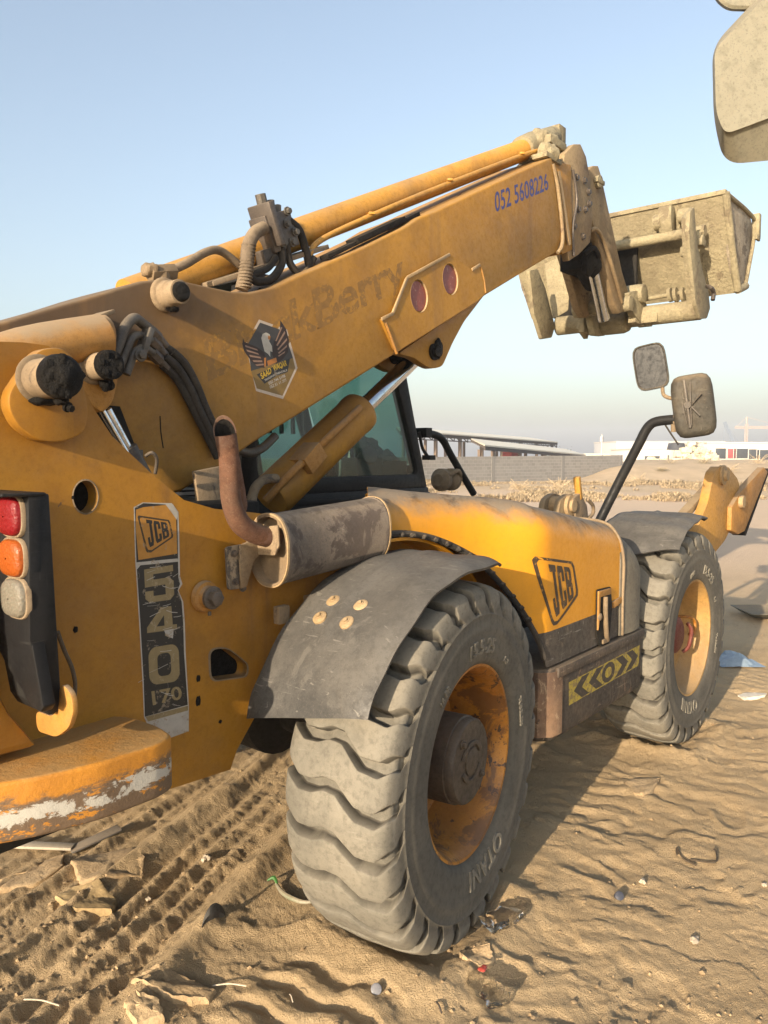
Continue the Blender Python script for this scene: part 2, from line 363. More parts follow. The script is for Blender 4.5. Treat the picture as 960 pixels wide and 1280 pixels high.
    def grid(s, P, th=0.0, closed_u=False):
        """P[i][j] points; th > 0 gives the sheet a thickness"""
        nu, nv = len(P), len(P[0]); b = len(s.v); pts = [Vector(p) for r_ in P for p in r_]; s.v += pts
        iu = nu if closed_u else nu - 1
        ix = lambda i, j: b + (i % nu) * nv + j
        for i in range(iu):
            for j in range(nv - 1): s.f.append((ix(i, j), ix(i + 1, j), ix(i + 1, j + 1), ix(i, j + 1)))
        if th:
            g = lambda i, j: pts[min(max(i, 0), nu - 1) * nv + min(max(j, 0), nv - 1)]
            b2 = len(s.v)
            for i in range(nu):
                for j in range(nv):
                    nn = (g(i + 1, j) - g(i - 1, j)).cross(g(i, j + 1) - g(i, j - 1))
                    if nn.length > 1e-12: nn.normalize()
                    s.v.append(g(i, j) - nn * th)
            iy = lambda i, j: b2 + (i % nu) * nv + j
            for i in range(iu):
                for j in range(nv - 1): s.f.append((iy(i, j), iy(i, j + 1), iy(i + 1, j + 1), iy(i + 1, j)))
            for i in range(iu):
                s.f.append((ix(i, 0), iy(i, 0), iy(i + 1, 0), ix(i + 1, 0))); s.f.append((ix(i + 1, nv - 1), iy(i + 1, nv - 1), iy(i, nv - 1), ix(i, nv - 1)))
            if not closed_u:
                for j in range(nv - 1):
                    s.f.append((ix(0, j + 1), iy(0, j + 1), iy(0, j), ix(0, j))); s.f.append((ix(nu - 1, j), iy(nu - 1, j), iy(nu - 1, j + 1), ix(nu - 1, j + 1)))
        return s
    def blob(s, c, size, seed=0, n=10, amp=0.25, rot=None):
        rr = random.Random(seed); ph = [rr.uniform(0, 6.28) for _ in range(6)]; b = len(s.v); c = Vector(c); m = n * 2
        for i in range(n + 1):
            th = math.pi * i / n
            for j in range(m):
                a = 2 * math.pi * j / m; d = Vector((math.sin(th) * math.cos(a), math.sin(th) * math.sin(a), math.cos(th)))
                k_ = 1 + amp * (math.sin(3 * a + ph[0]) * math.sin(th) * 0.5 + math.sin(2.3 * d.x * 3 + ph[1]) * 0.4 + math.sin(4.1 * d.y * 2 + ph[2] + d.z * 3) * 0.4)
                p = Vector((d.x * size[0] * k_, d.y * size[1] * k_, d.z * size[2] * k_)); s.v.append(c + (rot @ p if rot else p))
        for i in range(n):
            for j in range(m):
                k_ = (j + 1) % m; s.f.append((b + i * m + j, b + (i + 1) * m + j, b + (i + 1) * m + k_, b + i * m + k_))
        return s
    def obj(s, name, m, parent=None, bevel=0.0, seg=2, sharp=38, local=False, label=None, cat=None, group=None, kind=None, fix=True):
        off = Vector((0, 0, 0))
        if parent and not local: off = wpos(parent)
        top = None
        if not parent and kind != 'structure':
            xs = [v.x for v in s.v]; ys = [v.y for v in s.v]; zs = [v.z for v in s.v]
            top = Vector(((min(xs) + max(xs)) / 2, (min(ys) + max(ys)) / 2, min(zs))); off = top
        me = bpy.data.meshes.new(name); me.from_pydata([v - off for v in s.v], [], s.f)
        bm = bmesh.new(); bm.from_mesh(me)
        if fix:
            bmesh.ops.remove_doubles(bm, verts=bm.verts, dist=1e-5); bmesh.ops.recalc_face_normals(bm, faces=bm.faces)
        if bevel:
            ed = [e for e in bm.edges if len(e.link_faces) == 2 and e.calc_face_angle(0) > R(28)]
            try: bmesh.ops.bevel(bm, geom=ed, offset=bevel, segments=seg, profile=0.5, affect='EDGES', clamp_overlap=True)
            except Exception as ex: print('bevel', name, ex)
        bm.to_mesh(me); bm.free()
        me.polygons.foreach_set('use_smooth', [True] * len(me.polygons)); me.set_sharp_from_angle(angle=R(sharp))
        me.materials.append(m)
        o = bpy.data.objects.new(name, me); col.objects.link(o)
        if top is not None: o.location = top
        if parent: o.parent = parent
        return tag(o, label, cat, group, kind)
def tag(o, label=None, cat=None, group=None, kind=None):
    for k_, v in (('label', label), ('category', cat), ('group', group), ('kind', kind)):
        if v: o[k_] = v
    return o
def thing(name, loc, label, cat, group=None):
    o = bpy.data.objects.new(name, None); o.empty_display_size = 0.1; col.objects.link(o); o.location = loc
    return tag(o, label, cat, group)
def text_geo(body, bold=0.0, extrude=0.0, shear=0.0, space=1.0):
    """letter outlines as (verts, faces) in a unit-height local frame, from Blender's built-in font"""
    cu = bpy.data.curves.new('t', 'FONT'); cu.body = body; cu.size = 1.0; cu.offset = bold; cu.shear = shear; cu.space_character = space
    cu.extrude = extrude; cu.resolution_u = 3
    o = bpy.data.objects.new('t', cu); col.objects.link(o); bpy.context.view_layer.update()
    me = bpy.data.meshes.new_from_object(o.evaluated_get(bpy.context.evaluated_depsgraph_get()))
    vs = [v.co.copy() for v in me.vertices]; fs = [tuple(p.vertices) for p in me.polygons]
    bpy.data.objects.remove(o); bpy.data.curves.remove(cu); bpy.data.meshes.remove(me); return vs, fs
def quad(c):                    # bilinear map of the unit square onto four 3D corners: (0,0) (1,0) (1,1) (0,1)
    c = [Vector(p) for p in c]
    return lambda u, v: c[0] * (1 - u) * (1 - v) + c[1] * u * (1 - v) + c[2] * u * v + c[3] * (1 - u) * v
LS = 0.22                       # printed films lie almost flush
def put_text(g, body, q, nrm, lift=0.002, **kw):
    vs, fs = text_geo(body, **kw); x0 = min(v.x for v in vs); x1 = max(v.x for v in vs); y0 = min(v.y for v in vs); y1 = max(v.y for v in vs)
    nrm = Vector(nrm); g.add([q((v.x - x0) / (x1 - x0), (v.y - y0) / (y1 - y0)) + nrm * (lift * LS + v.z) for v in vs], fs); return g
def poly_on(g, pts, q, nrm, lift=0.002):
    nrm = Vector(nrm); vs = [q(u, v) + nrm * lift * LS for u, v in pts]
    for tri in tessellate_polygon([vs]): g.add([vs[i] for i in tri], [(0, 1, 2)])
    return g
def ring_on(g, outer, inner, q, nrm, lift=0.002):
    nrm = Vector(nrm); a = [q(*p) + nrm * lift * LS for p in outer]; b = [q(*p) + nrm * lift * LS for p in inner]; n = len(a)
    g.add(a + b, [(i, (i + 1) % n, n + (i + 1) % n, n + i) for i in range(n)]); return g
def circ(c, r, n=28, a0=0.0, rz=None):      # circle in an XZ plane
    c = Vector(c); rz = rz or r
    return [c + Vector((r * math.cos(a0 + 2 * math.pi * i / n), 0, rz * math.sin(a0 + 2 * math.pi * i / n))) for i in range(n)]
def rounded(pts, r, n=5):                   # round the corners of a planar outline
    pts = [Vector(p) for p in pts]; out = []; N = len(pts)
    for i in range(N):
        p = pts[i]; a = pts[i - 1] - p; b = pts[(i + 1) % N] - p; rr = min(r, a.length * 0.45, b.length * 0.45)
        pa = p + a.normalized() * rr; pb = p + b.normalized() * rr
        for k_ in range(n + 1):
            t = k_ / n; out.append(pa * (1 - t) ** 2 + p * 2 * t * (1 - t) + pb * t * t)
    return out
NY = Vector((0, -1, 0))
def bolt(g, p, d, r=0.012, h=0.01):
    p = Vector(p); d = Vector(d).normalized(); g.cyl(p, p + d * h * 0.35, r * 1.5, n=14); g.cyl(p + d * h * 0.3, p + d * h, r, n=6); return g
# letters of the three-letter badge, drawn on a unit square each
def _rr(x0, y0, x1, y1, r=0.12, n=4):
    o = []
    for cx, cy, a in ((x1 - r, y1 - r, 0), (x0 + r, y1 - r, 90), (x0 + r, y0 + r, 180), (x1 - r, y0 + r, 270)):
        for i in range(n + 1):
            t = R(a + 90 * i / n); o.append((cx + r * math.cos(t), cy + r * math.sin(t)))
    return o
GLYPH_J = [[(0.10, 1.0), (1.0, 1.0), (1.0, 0.86), (0.86, 0.86), (0.86, 0.16), (0.72, 0.0), (0.14, 0.0), (0.0, 0.16), (0.0, 0.36), (0.34, 0.36), (0.34, 0.16), (0.48, 0.16), (0.48, 0.86), (0.10, 0.86)]]
GLYPH_C = [[(0.14, 1.0), (0.86, 1.0), (1.0, 0.86), (1.0, 0.62), (0.62, 0.62), (0.62, 0.84), (0.40, 0.84), (0.40, 0.16), (0.62, 0.16), (0.62, 0.38), (1.0, 0.38), (1.0, 0.14), (0.86, 0.0), (0.14, 0.0), (0.0, 0.14), (0.0, 0.86)]]
GLYPH_B = [[(0.0, 0.0), (0.0, 1.0), (0.36, 1.0), (0.36, 0.0)], [(0.36, 0.86), (0.36, 1.0), (0.84, 1.0), (0.97, 0.88), (0.97, 0.60), (0.88, 0.52), (0.36, 0.52), (0.36, 0.62), (0.60, 0.62), (0.60, 0.86)],
           [(0.36, 0.40), (0.36, 0.52), (0.88, 0.52), (1.0, 0.44), (1.0, 0.12), (0.86, 0.0), (0.36, 0.0), (0.36, 0.15), (0.62, 0.15), (0.62, 0.40)]]
def badge(gf, gl, qf, ql, nrm, lift):
    """kite frame into gf, three slab letters into gl; qf maps the frame square, ql the lettering square"""
    o = [(0.03, 1.0), (0.97, 1.0), (1.0, 0.93), (1.0, 0.55), (0.97, 0.48), (0.36, 0.03), (0.27, 0.03), (0.24, 0.08), (0.0, 0.95)]
    cx, cy = 0.55, 0.6
    i_ = [(cx + (x - cx) * 0.88, cy + (y - cy) * 0.88) for x, y in o]
    ring_on(gf, o, i_, qf, nrm, lift)
    for k_, gl_ in enumerate((GLYPH_J, GLYPH_C, GLYPH_B)):
        for po in gl_: poly_on(gl, [((k_ + 0.04 + x * 0.88) / 3, y) for x, y in po], ql, nrm, lift)

# ================================================================== GROUND
def hash2(i, j, s):
    h = np.sin(i * 127.1 + j * 311.7 + s * 74.7) * 43758.5453; return h - np.floor(h)
def vnoise(x, y, s=0):
    i = np.floor(x); j = np.floor(y); fx = x - i; fy = y - j; fx = fx * fx * (3 - 2 * fx); fy = fy * fy * (3 - 2 * fy)
    return (hash2(i, j, s) * (1 - fx) + hash2(i + 1, j, s) * fx) * (1 - fy) + (hash2(i, j + 1, s) * (1 - fx) + hash2(i + 1, j + 1, s) * fx) * fy
def fbm(x, y, o=5, s=0, g_=0.5):
    a = 1; t = 0; n = 0
    for k_ in range(o): t = t + a * vnoise(x, y, s + k_); n += a; a *= g_; x = x * 2.03 + 5.1; y = y * 2.03 - 3.7
    return t / n
def sst(a, b, x):
    t = np.clip((x - a) / (b - a), 0, 1); return t * t * (3 - 2 * t)
FW = Vector((math.cos(R(YAW)), math.sin(R(YAW)))); RW = Vector((math.sin(R(YAW)), -math.cos(R(YAW))))
def rut(x, y, x0, y0, ang, half, ribs, depth, seed, lug=0.10):
    c, s = math.cos(R(ang)), math.sin(R(ang)); u = (x - x0) * c + (y - y0) * s; v = -(x - x0) * s + (y - y0) * c
    v = v + 0.05 * (fbm(u * 0.7, v * 0 + seed, 3, seed) - 0.5)
    m = sst(half, half - 0.06, np.abs(v)) * sst(0.18, 0.40, fbm(x * 1.0, y * 1.0, 3, seed + 3))
    ph = v / (2 * half) * ribs; saw = np.abs(ph - np.floor(ph) - 0.5) * 2
    lg = np.sin((u + np.abs(v) * 0.6) / lug * 2 * np.pi)
    h = -depth * 0.5 + depth * 0.8 * sst(0.15, 0.85, saw) * (0.8 + 0.5 * (fbm(u * 1.2, v * 5, 3, seed + 7) - 0.4)) + depth * 0.35 * (fbm(x * 26, y * 26, 4, seed + 5, 0.6) - 0.5)
    berm = depth * 1.1 * np.exp(-((np.abs(v) - half - 0.05) / 0.05) ** 2) * (0.4 + fbm(x * 5, y * 5, 3, seed))
    return h * m + berm * 0.8
def lugtrack(x, y, yc, half, pitch, depth, x0, x1, seed):
    v = (y - yc) / half; m = sst(1.05, 0.85, np.abs(v)) * sst(x0, x0 + 0.3, x) * sst(x1, x1 - 0.3, x)
    off = np.interp(-v, [-1, -0.6, -0.3, 0.0, 0.3, 0.7, 1.0], [0, 0.4, 0.25, 0.3, 0.8, 0.75, 0.5])
    wob = 0.35 * (fbm(x * 3, y * 3, 3, seed) - 0.5)
    ph = x / pitch - off * 0.9 + wob; t = ph - np.floor(ph)
    prof = sst(0.0, 0.12, t) * sst(1.0, 0.35, t)
    return m * (prof * depth - depth * 0.6)
def gh(x, y):
    near = sst(14, 5, np.hypot(x + 2.2, y + 2.5))
    h = 0.030 * (fbm(x * 0.9, y * 0.9, 4, 1) - 0.5) + near * (0.016 * (fbm(x * 4.5, y * 4.5, 5, 5, 0.55) - 0.5))
    # clods
    cl = fbm(x * 17, y * 17, 4, 9, 0.6); h = h + near * 0.009 * sst(0.54, 0.74, cl) * sst(0.40, 0.62, fbm(x * 1.7, y * 1.7, 3, 12))
    h = h + near * 0.0055 * (fbm(x * 48, y * 48, 3, 14, 0.6) - 0.5) + near * 0.012 * (sst(0.44, 0.56, fbm(x * 2.6, y * 2.6, 4, 16, 0.55)) - 0.5) * sst(0.3, 0.9, x * 0 + 0.6 - y)
    # ripples in the loose sand, roughly across the view
    u = x * FW.x + y * FW.y; v = x * RW.x + y * RW.y
    wu = u + 0.16 * (fbm(x * 2.2, y * 2.2, 4, 21) - 0.5) * 2; rp = fbm(wu * 9, v * 1.9, 4, 25, 0.55)
    rid = 1 - np.abs(2 * rp - 1) * 2.2; rm = sst(0.2, 0.7, v + 1.5 + 0.25 * u) * near * sst(0.48, 0.62, fbm(x * 1.3, y * 1.3, 3, 61))
    h = h + rm * 0.003 * np.clip(rid, 0, 1) ** 2
    wl = -x * math.sin(R(20)) + (y - 0.1) * math.cos(R(20)); calm = 1 - 0.85 * sst(-0.55, -0.2, wl) * sst(1.6, 0.8, x)
    # broken crust: low steps that drop away from the sun
    for s_, fu, fv, am in ((71, 2.6, 1.1, 0.013), (73, 5.5, 2.2, 0.008), (75, 9.0, 5.0, 0.005)):
        tq = fbm(x * fu + 0.25 * y, y * fv, 4, s_, 0.55) * 7; fq = tq - np.floor(tq); wq = sst(0.42, 0.60, fbm(x * 1.1, y * 1.1, 3, s_ + 9))
        h = h + near * am * 0.36 * calm * wq * (sst(0.0, 0.10, fq) * (1 - fq))
    # scalloped dents (old footprints)
    for k_ in range(90):
        cx = hash2(np.array(k_ * 1.0), np.array(3.0), 5) * 7.5 - 0.2; cy = hash2(np.array(k_ * 1.0), np.array(9.0), 7) * 2.6 - 2.35
        a = hash2(np.array(k_ * 1.0), np.array(1.0), 2) * 6.28; dx = (x - cx) * math.cos(a) + (y - cy) * math.sin(a); dy = -(x - cx) * math.sin(a) + (y - cy) * math.cos(a)
        q = (dx / 0.13) ** 2 + (dy / 0.055) ** 2; h = h + near * sst(0.6, -0.2, y - 0.35 * x + 0.3) * (-0.010 * np.exp(-q ** 2) + 0.007 * np.exp(-((np.sqrt(q) - 1.35) / 0.28) ** 2) * (dx > -0.05))
    h = h + near * (rut(x, y, -0.94, -0.22, 20, 0.20, 4, 0.030, 31) + rut(x, y, 0.1, 0.30, 22, 0.32, 7, 0.026, 33, 0.07) + rut(x, y, -0.9, 0.42, 19, 0.24, 5, 0.026, 37))
    h = h + near * (lugtrack(x, y, -0.95, 0.24, 0.125, 0.028, -1.0, -0.30, 41) + lugtrack(x, y, -1.02, 0.24, 0.125, 0.009, 0.75, 1.95, 43) + lugtrack(x, y, -1.45, 0.22, 0.125, 0.004, -1.6, 6.0, 45) + lugtrack(x, y, -0.95, 0.24, 0.125, 0.008, 3.2, 9, 47))
    # sand pressed up round the tyres
    for X, a in ((0, 8), (2.454, 0)):
        dx, dy = x - X, y + 0.935; q = np.maximum(np.abs(dx) / 0.30, np.abs(dy) / 0.26); h = h + 0.03 * np.exp(-((q - 1.1) / 0.25) ** 2) - 0.02 * sst(1.0, 0.6, q)
    # far dunes: a low bank behind the track on the right
    d = (x + 2.23) * FW.x + (y + 2.55) * FW.y; l = (x + 2.23) * RW.x + (y + 2.55) * RW.y; lat = l / np.maximum(d, 1)
    bank = sst(46, 58, d) * sst(130, 90, d) * sst(0.24, 0.33, lat) * (1.0 + 1.2 * fbm(x * 0.16, y * 0.16, 4, 51))
    h = h + bank * 0.75 + sst(9, 40, d) * 0.35 * (fbm(x * 0.12, y * 0.12, 4, 55) - 0.5)
    return h
def gz(x, y): return float(gh(np.array([float(x)]), np.array([float(y)]))[0])
heading = math.atan2(FW.y, FW.x)
angs = np.concatenate([np.arange(-180, -40, 6.0), np.arange(-40, -31, 0.5), np.arange(-31, 31, 0.11), np.arange(31, 40, 0.5), np.arange(40, 180, 6.0)])
rads = [0.25, 0.6, 1.0, 1.4, 1.7, 1.9]
while rads[-1] < 7: rads.append(rads[-1] * 1.0037)
while rads[-1] < 14: rads.append(rads[-1] * 1.009)
while rads[-1] < 60: rads.append(rads[-1] * 1.03)
while rads[-1] < 640: rads.append(rads[-1] * 1.12)
rads = np.array(rads)
AA, RRR = np.meshgrid(np.radians(angs) + heading, rads, indexing='ij')
GX = CAM.x + RRR * np.cos(AA); GY = CAM.y + RRR * np.sin(AA); GZ = gh(GX, GY)
na, nr = GX.shape
V = np.stack([GX, GY, GZ], -1).reshape(-1, 3); V = np.vstack([V, [[CAM.x, CAM.y, 0]]])
I = np.arange(na)[:, None] * nr; J = ((np.arange(na) + 1) % na)[:, None] * nr; k_ = np.arange(nr - 1)[None, :]
Q = np.stack([I + k_, I + k_ + 1, J + k_ + 1, J + k_], -1).reshape(-1, 4)
me = bpy.data.meshes.new('ground')
tri = np.stack([np.full(na, na * nr), np.arange(na) * nr, ((np.arange(na) + 1) % na) * nr], -1)
me.vertices.add(len(V)); me.vertices.foreach_set('co', V.astype(np.float32).ravel())
me.loops.add(Q.size + tri.size); me.loops.foreach_set('vertex_index', np.concatenate([Q.ravel(), tri.ravel()]).astype(np.int32))
me.polygons.add(len(Q) + len(tri)); me.polygons.foreach_set('loop_start', np.concatenate([np.arange(len(Q)) * 4, Q.size + np.arange(len(tri)) * 3]).astype(np.int32))
me.polygons.foreach_set('use_smooth', np.ones(len(Q) + len(tri), dtype=bool)); me.update(calc_edges=True); me.validate()
def sand():
    k = NT('desert_sand'); pos = k.geo.outputs['Position']
    c = k.mix(k.ramp(k.noise(0.9, 7, 0.6), 0.35, 0.65), (0.50, 0.368, 0.215), (0.43, 0.312, 0.178))
    c = k.mix(k.ramp(k.noise(7, 8, 0.7), 0.45, 0.75, 0, 0.55), c, (0.54, 0.41, 0.25))
    c = k.mix(k.ramp(k.noise(26, 8, 0.75), 0.55, 0.75, 0, 0.5), c, (0.27, 0.18, 0.095))
    c = k.mix(k.ramp(k.noise(2.1, 6, 0.6, dist=0.5), 0.66, 0.72, 0, 0.45), c, (0.28, 0.165, 0.07))      # damp and oily patches
    c = k.mix(k.ramp(k.noise(140, 3, 0.6), 0.62, 0.75, 0, 0.45), c, (0.60, 0.50, 0.36))
    # paler compacted track far off
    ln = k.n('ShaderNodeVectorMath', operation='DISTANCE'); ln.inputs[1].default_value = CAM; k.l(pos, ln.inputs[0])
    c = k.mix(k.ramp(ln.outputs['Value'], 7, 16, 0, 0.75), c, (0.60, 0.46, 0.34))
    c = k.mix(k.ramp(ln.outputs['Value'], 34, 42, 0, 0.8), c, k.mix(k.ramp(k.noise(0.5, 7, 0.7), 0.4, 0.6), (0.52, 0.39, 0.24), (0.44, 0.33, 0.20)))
    k.l(c, k.b.inputs['Base Color']); k.b.inputs['Roughness'].default_value = 0.95; k.b.inputs['Specular IOR Level'].default_value = 0.15
    hb = k.math('ADD', k.math('MULTIPLY', k.noise(38, 9, 0.72), 1.2), k.noise(150, 5, 0.7)); k.bump(hb, 0.9, 0.016); return k.m
me.materials.append(sand()); ground = bpy.data.objects.new('ground', me); col.objects.link(ground); ground['kind'] = 'structure'

# loose crumbs of dried mud, too many to count
g = G(); rr = random.Random(17)
ico = [Vector(p) for p in ((0, 0, 1), (0.9, 0, 0.3), (0.2, 0.9, 0.3), (-0.8, 0.5, 0.2), (-0.7, -0.6, 0.3), (0.3, -0.9, 0.2), (0, 0, -0.6))]
icf = [(0, 1, 2), (0, 2, 3), (0, 3, 4), (0, 4, 5), (0, 5, 1), (6, 2, 1), (6, 3, 2), (6, 4, 3), (6, 5, 4), (6, 1, 5)]
pts = []
for k_ in range(5000):
    d = 2.0 + 6.5 * rr.random() ** 1.8; l = rr.uniform(-0.55, 0.55) * d; pts.append((CAM.x + FW.x * d + RW.x * l, CAM.y + FW.y * d + RW.y * l))
px_ = np.array([p[0] for p in pts]); py_ = np.array([p[1] for p in pts]); keep = fbm(px_ * 1.7, py_ * 1.7, 3, 12); pz_ = gh(px_, py_)
for k_, (x, y) in enumerate(pts):
    if keep[k_] < 0.44 and rr.random() < 0.8: continue
    s = 0.002 + 0.010 * rr.random() ** 6; a = rr.uniform(0, 6.28); sx, sy, sz = s * rr.uniform(0.7, 1.4), s * rr.uniform(0.7, 1.4), s * rr.uniform(0.5, 0.9)
    g.add([Vector((x + (v.x * math.cos(a) - v.y * math.sin(a)) * sx, y + (v.x * math.sin(a) + v.y * math.cos(a)) * sy, pz_[k_] + v.z * sz + 0.2 * sz)) for v in ico], icf)
cr = mat('dry_mud', (0.44, 0.315, 0.175), (0.38, 0.26, 0.14), 0.95, bump=0.4)
g.obj('dirt_crumbs', cr, None, kind='stuff', fix=False, label='small crumbs of dried mud scattered over the sand')

# ================================================================== LITTER AND SLABS ON THE SAND
def gp(x, y):
    p = AZ(x, y, 0.0); p.z = gz(p.x, p.y); return p
def slab(pxs, h, m, name, label, cat, seed, tilt=0.0, group=None):
    rr = random.Random(seed); q = [gp(*p) for p in pxs]; out = []
    for i in range(len(q)):
        a, b = q[i], q[(i + 1) % len(q)]
        for k2 in range(6): t = k2 / 6; out.append(a * (1 - t) + b * t + Vector((rr.uniform(-1, 1), rr.uniform(-1, 1), 0)) * 0.005)
    c = sum(out, Vector()) / len(out); z0 = sum(p.z for p in out) / len(out); n = len(out); g = G(); rows = []
    for k_, dz in ((1.0, -0.02), (1.0, h * 0.55), (0.97, h * 0.92), (0.90, h), (0.7, h * 1.02), (0.45, h * 1.0), (0.2, h * 1.04)):
        rows.append([Vector((c.x + (p.x - c.x) * k_, c.y + (p.y - c.y) * k_, max(p.z, c.z if False else -9) * k_ + c.z * (1 - k_) + dz + tilt * ((p - c).dot(Vector((FW.x, FW.y, 0)))) * k_ + (rr.uniform(-1, 1) * h * 0.06 if 0.3 < k_ < 0.98 else 0) + 0.003 * math.sin((p.x * k_ + p.y * k_) * 55) * (k_ < 0.95))) for p in out])
    rows = [r + [r[0]] for r in rows]; g.grid(rows); g.add([p for p in rows[-1][:-1]], [tuple(range(n))])
    return g.obj(name, m, None, label=label, cat=cat, group=group, sharp=40)
mudm = mat('cracked_mud', (0.45, 0.325, 0.185), (0.37, 0.255, 0.135), 0.95, bump=0.7, bscale=50, bdist=0.01)
mudy = mat('ochre_mud', (0.40, 0.29, 0.145), (0.34, 0.24, 0.115), 0.95, bump=0.5, bscale=45, bdist=0.008)
slab([(90, 1088), (95, 1078), (130, 1068), (163, 1064), (182, 1082), (178, 1096), (135, 1108), (100, 1108)], 0.016, mudm, 'mud_slab', 'large flat slab of dried mud with tread imprint just below the counterweight', 'mud slab', 1)
slab([(68, 1128), (85, 1118), (125, 1114), (146, 1126), (140, 1142), (95, 1146)], 0.018, mudy, 'mud_slab', 'smooth ochre flat stone-like mud slab in front of the tread-printed slab', 'mud slab', 2)
slab([(165, 1232), (195, 1222), (240, 1228), (268, 1240), (262, 1254), (215, 1256), (180, 1248)], 0.016, mudm, 'mud_slab', 'flaky mud slab at the bottom edge of the sand, left of the rear wheel', 'mud slab', 3)
slab([(0, 1098), (30, 1092), (62, 1072), (80, 1072), (78, 1088), (40, 1108), (0, 1112)], 0.014, mudm, 'mud_slab', 'long crusted mud slab at the left edge beneath the counterweight', 'mud slab', 4)
slab([(782, 980), (790, 976), (824, 975), (822, 985), (805, 997), (795, 995)], 0.012, mudm, 'mud_slab', 'thin curled mud slab beside the shade between the two wheels', 'mud slab', 5, tilt=0.02)
slab([(575, 1190), (612, 1192), (618, 1206), (600, 1215), (576, 1208)], 0.014, mudm, 'mud_slab', 'small mud slab broken off just in front of the rear tyre', 'mud slab', 6)
slab([(155, 1274), (170, 1262), (200, 1262), (205, 1280), (170, 1290)], 0.02, mudm, 'mud_slab', 'lumpy grey-brown clod at the very bottom of the sand', 'clod', 7)
# boards lying under the counterweight
g = G(); p, q = gp(5, 1062), gp(92, 1064); g.bar(p + Vector((0, 0, 0.015)), q + Vector((0, 0, 0.02)), 0.05, 0.012); g.obj('timber_offcut', mat('pale_wood', (0.50, 0.43, 0.33), None, 0.8, dust=0.2), None, bevel=0.003, label='pale thin board lying in the shade under the counterweight', cat='board')
g = G(); p, q = gp(88, 1066), gp(150, 1046); g.bar(p + Vector((0, 0, 0.012)), q + Vector((0, 0, 0.018)), 0.06, 0.01); g.obj('metal_strip', mat('grey_strip', (0.12, 0.11, 0.10), None, 0.6, dust=0.4), None, bevel=0.003, label='dull grey metal strip lying under the counterweight beside the pale board', cat='metal strip')
# curved rubber strip
g = G(); P_ = []
a = gp(250, 1172); b = gp(279, 1152)
for i in range(9):
    t = i / 8; c = a.lerp(b, t); hgt = 0.055 * math.sin(math.pi * t) ** 0.7 + 0.002; P_.append([c + Vector((0, 0, -0.01)), c + Vector((0.005, -0.004, hgt * 0.6)), c + Vector((0.018, 0.010, hgt))])
g.grid(P_, 0.005); g.obj('rubber_strip', M['fender'], None, label='black curved strip of rubber standing up from the rutted sand', cat='rubber strip')
def stick(x0, y0, x1, y1, r, m, label, name='twig', cat='twig', lift=0.012):
    a, b = gp(x0, y0), gp(x1, y1); c = (a + b) / 2 + Vector((0, 0, 0.012)); up = Vector((0, 0, lift)); g = G(); g.tube([a + up * 0.6, c + up * 0.4, b + up], r, 7, 4); return g.obj(name, m, None, label=label, cat=cat)
bone = mat('bleached_wood', (0.62, 0.53, 0.40), None, 0.8)
stick(266, 1232, 308, 1236, 0.0022, bone, 'straight pale twig left of the rear tyre near the bottom')
stick(30, 1250, 74, 1254, 0.0026, bone, 'pale twig at the lower left corner of the sand')
stick(362, 1242, 366, 1256, 0.002, bone, 'short pale bent twig on the ridges in front of the rear tyre')
stick(545, 1092 + 170, 552, 1262 + 14, 0.003, mat('dark_wire', (0.06, 0.045, 0.035), None, 0.7), 'thin dark wire curl at the bottom edge of the sand', 'wire', 'wire')
g = G(); c = gp(822, 1078); o = [gp(x, y) + Vector((0, 0, 0.010)) for x, y in ((848, 1066), (846, 1070), (846, 1064), (854, 1074), (870, 1082), (862, 1076), (893, 1084), (895, 1072), (892, 1068))]; g.tube(o, 0.004, 6, 4); g.obj('wire', mat('brown_wire', (0.07, 0.05, 0.03), None, 0.7), None, label='looped brown wire lying on the rippled sand at the right', cat='wire')
# crushed clear bottles
def crushed(x, y, ang, L, r, seed, label, m):
    rr = random.Random(seed); p = gp(x, y); d = Vector((math.cos(ang), math.sin(ang), 0)); s_ = Vector((-d.y, d.x, 0)); P_ = []
    for i in range(17):
        t = i / 16; k_ = 1.0 if t < 0.68 else max(0.35, 1 - (t - 0.68) * 2.4)
        if i in (0, 16): k_ *= 0.2
        row = []
        for j in range(16):
            a = 2 * math.pi * j / 16; dent = 1 + 0.28 * math.sin(3 * a + t * 9 + seed) * math.sin(t * 11 + seed); row.append(p + d * (t - 0.5) * L + s_ * r * k_ * math.cos(a) * dent * 1.15 + Vector((0, 0, max(0.002, 0.55 * r + 0.62 * r * k_ * math.sin(a) * dent))))
        P_.append(row + [row[0]])
    g = G(); g.grid(P_); o = g.obj('plastic_bottle', m, None, label=label, cat='bottle', sharp=30); return o
crushed(630, 1160, R(-20), 0.17, 0.038, 1, 'crushed clear plastic bottle on the sand right of the rear tyre', M['clear'])
crushed(606, 1238, R(70), 0.19, 0.036, 4, 'flattened clear plastic bottle with traces of red label near the bottom edge', M['clear'])
p = gp(603, 1228); g = G(); g.blob(p + Vector((0, 0, 0.04)), (0.02, 0.012, 0.004), 3); g.obj('bottle_label', flat('red_scrap', (0.4, 0.06, 0.04), 0.5), None, label='torn red scrap of bottle label on the flattened bottle', cat='label scrap')
g = G(); p = gp(470, 1238); g.lathe(p + Vector((0, 0, -0.002)), p + Vector((-0.010, -0.010, 0.012)), [(0, 0.016), (0.9, 0.018), (1, 0.014)], 20); g.obj('litter', mat('grey_cap', (0.20, 0.20, 0.22), None, 0.5), None, label='grey-blue bottle cap on the sand ridge in front of the rear tyre', cat='bottle cap', bevel=0.001)
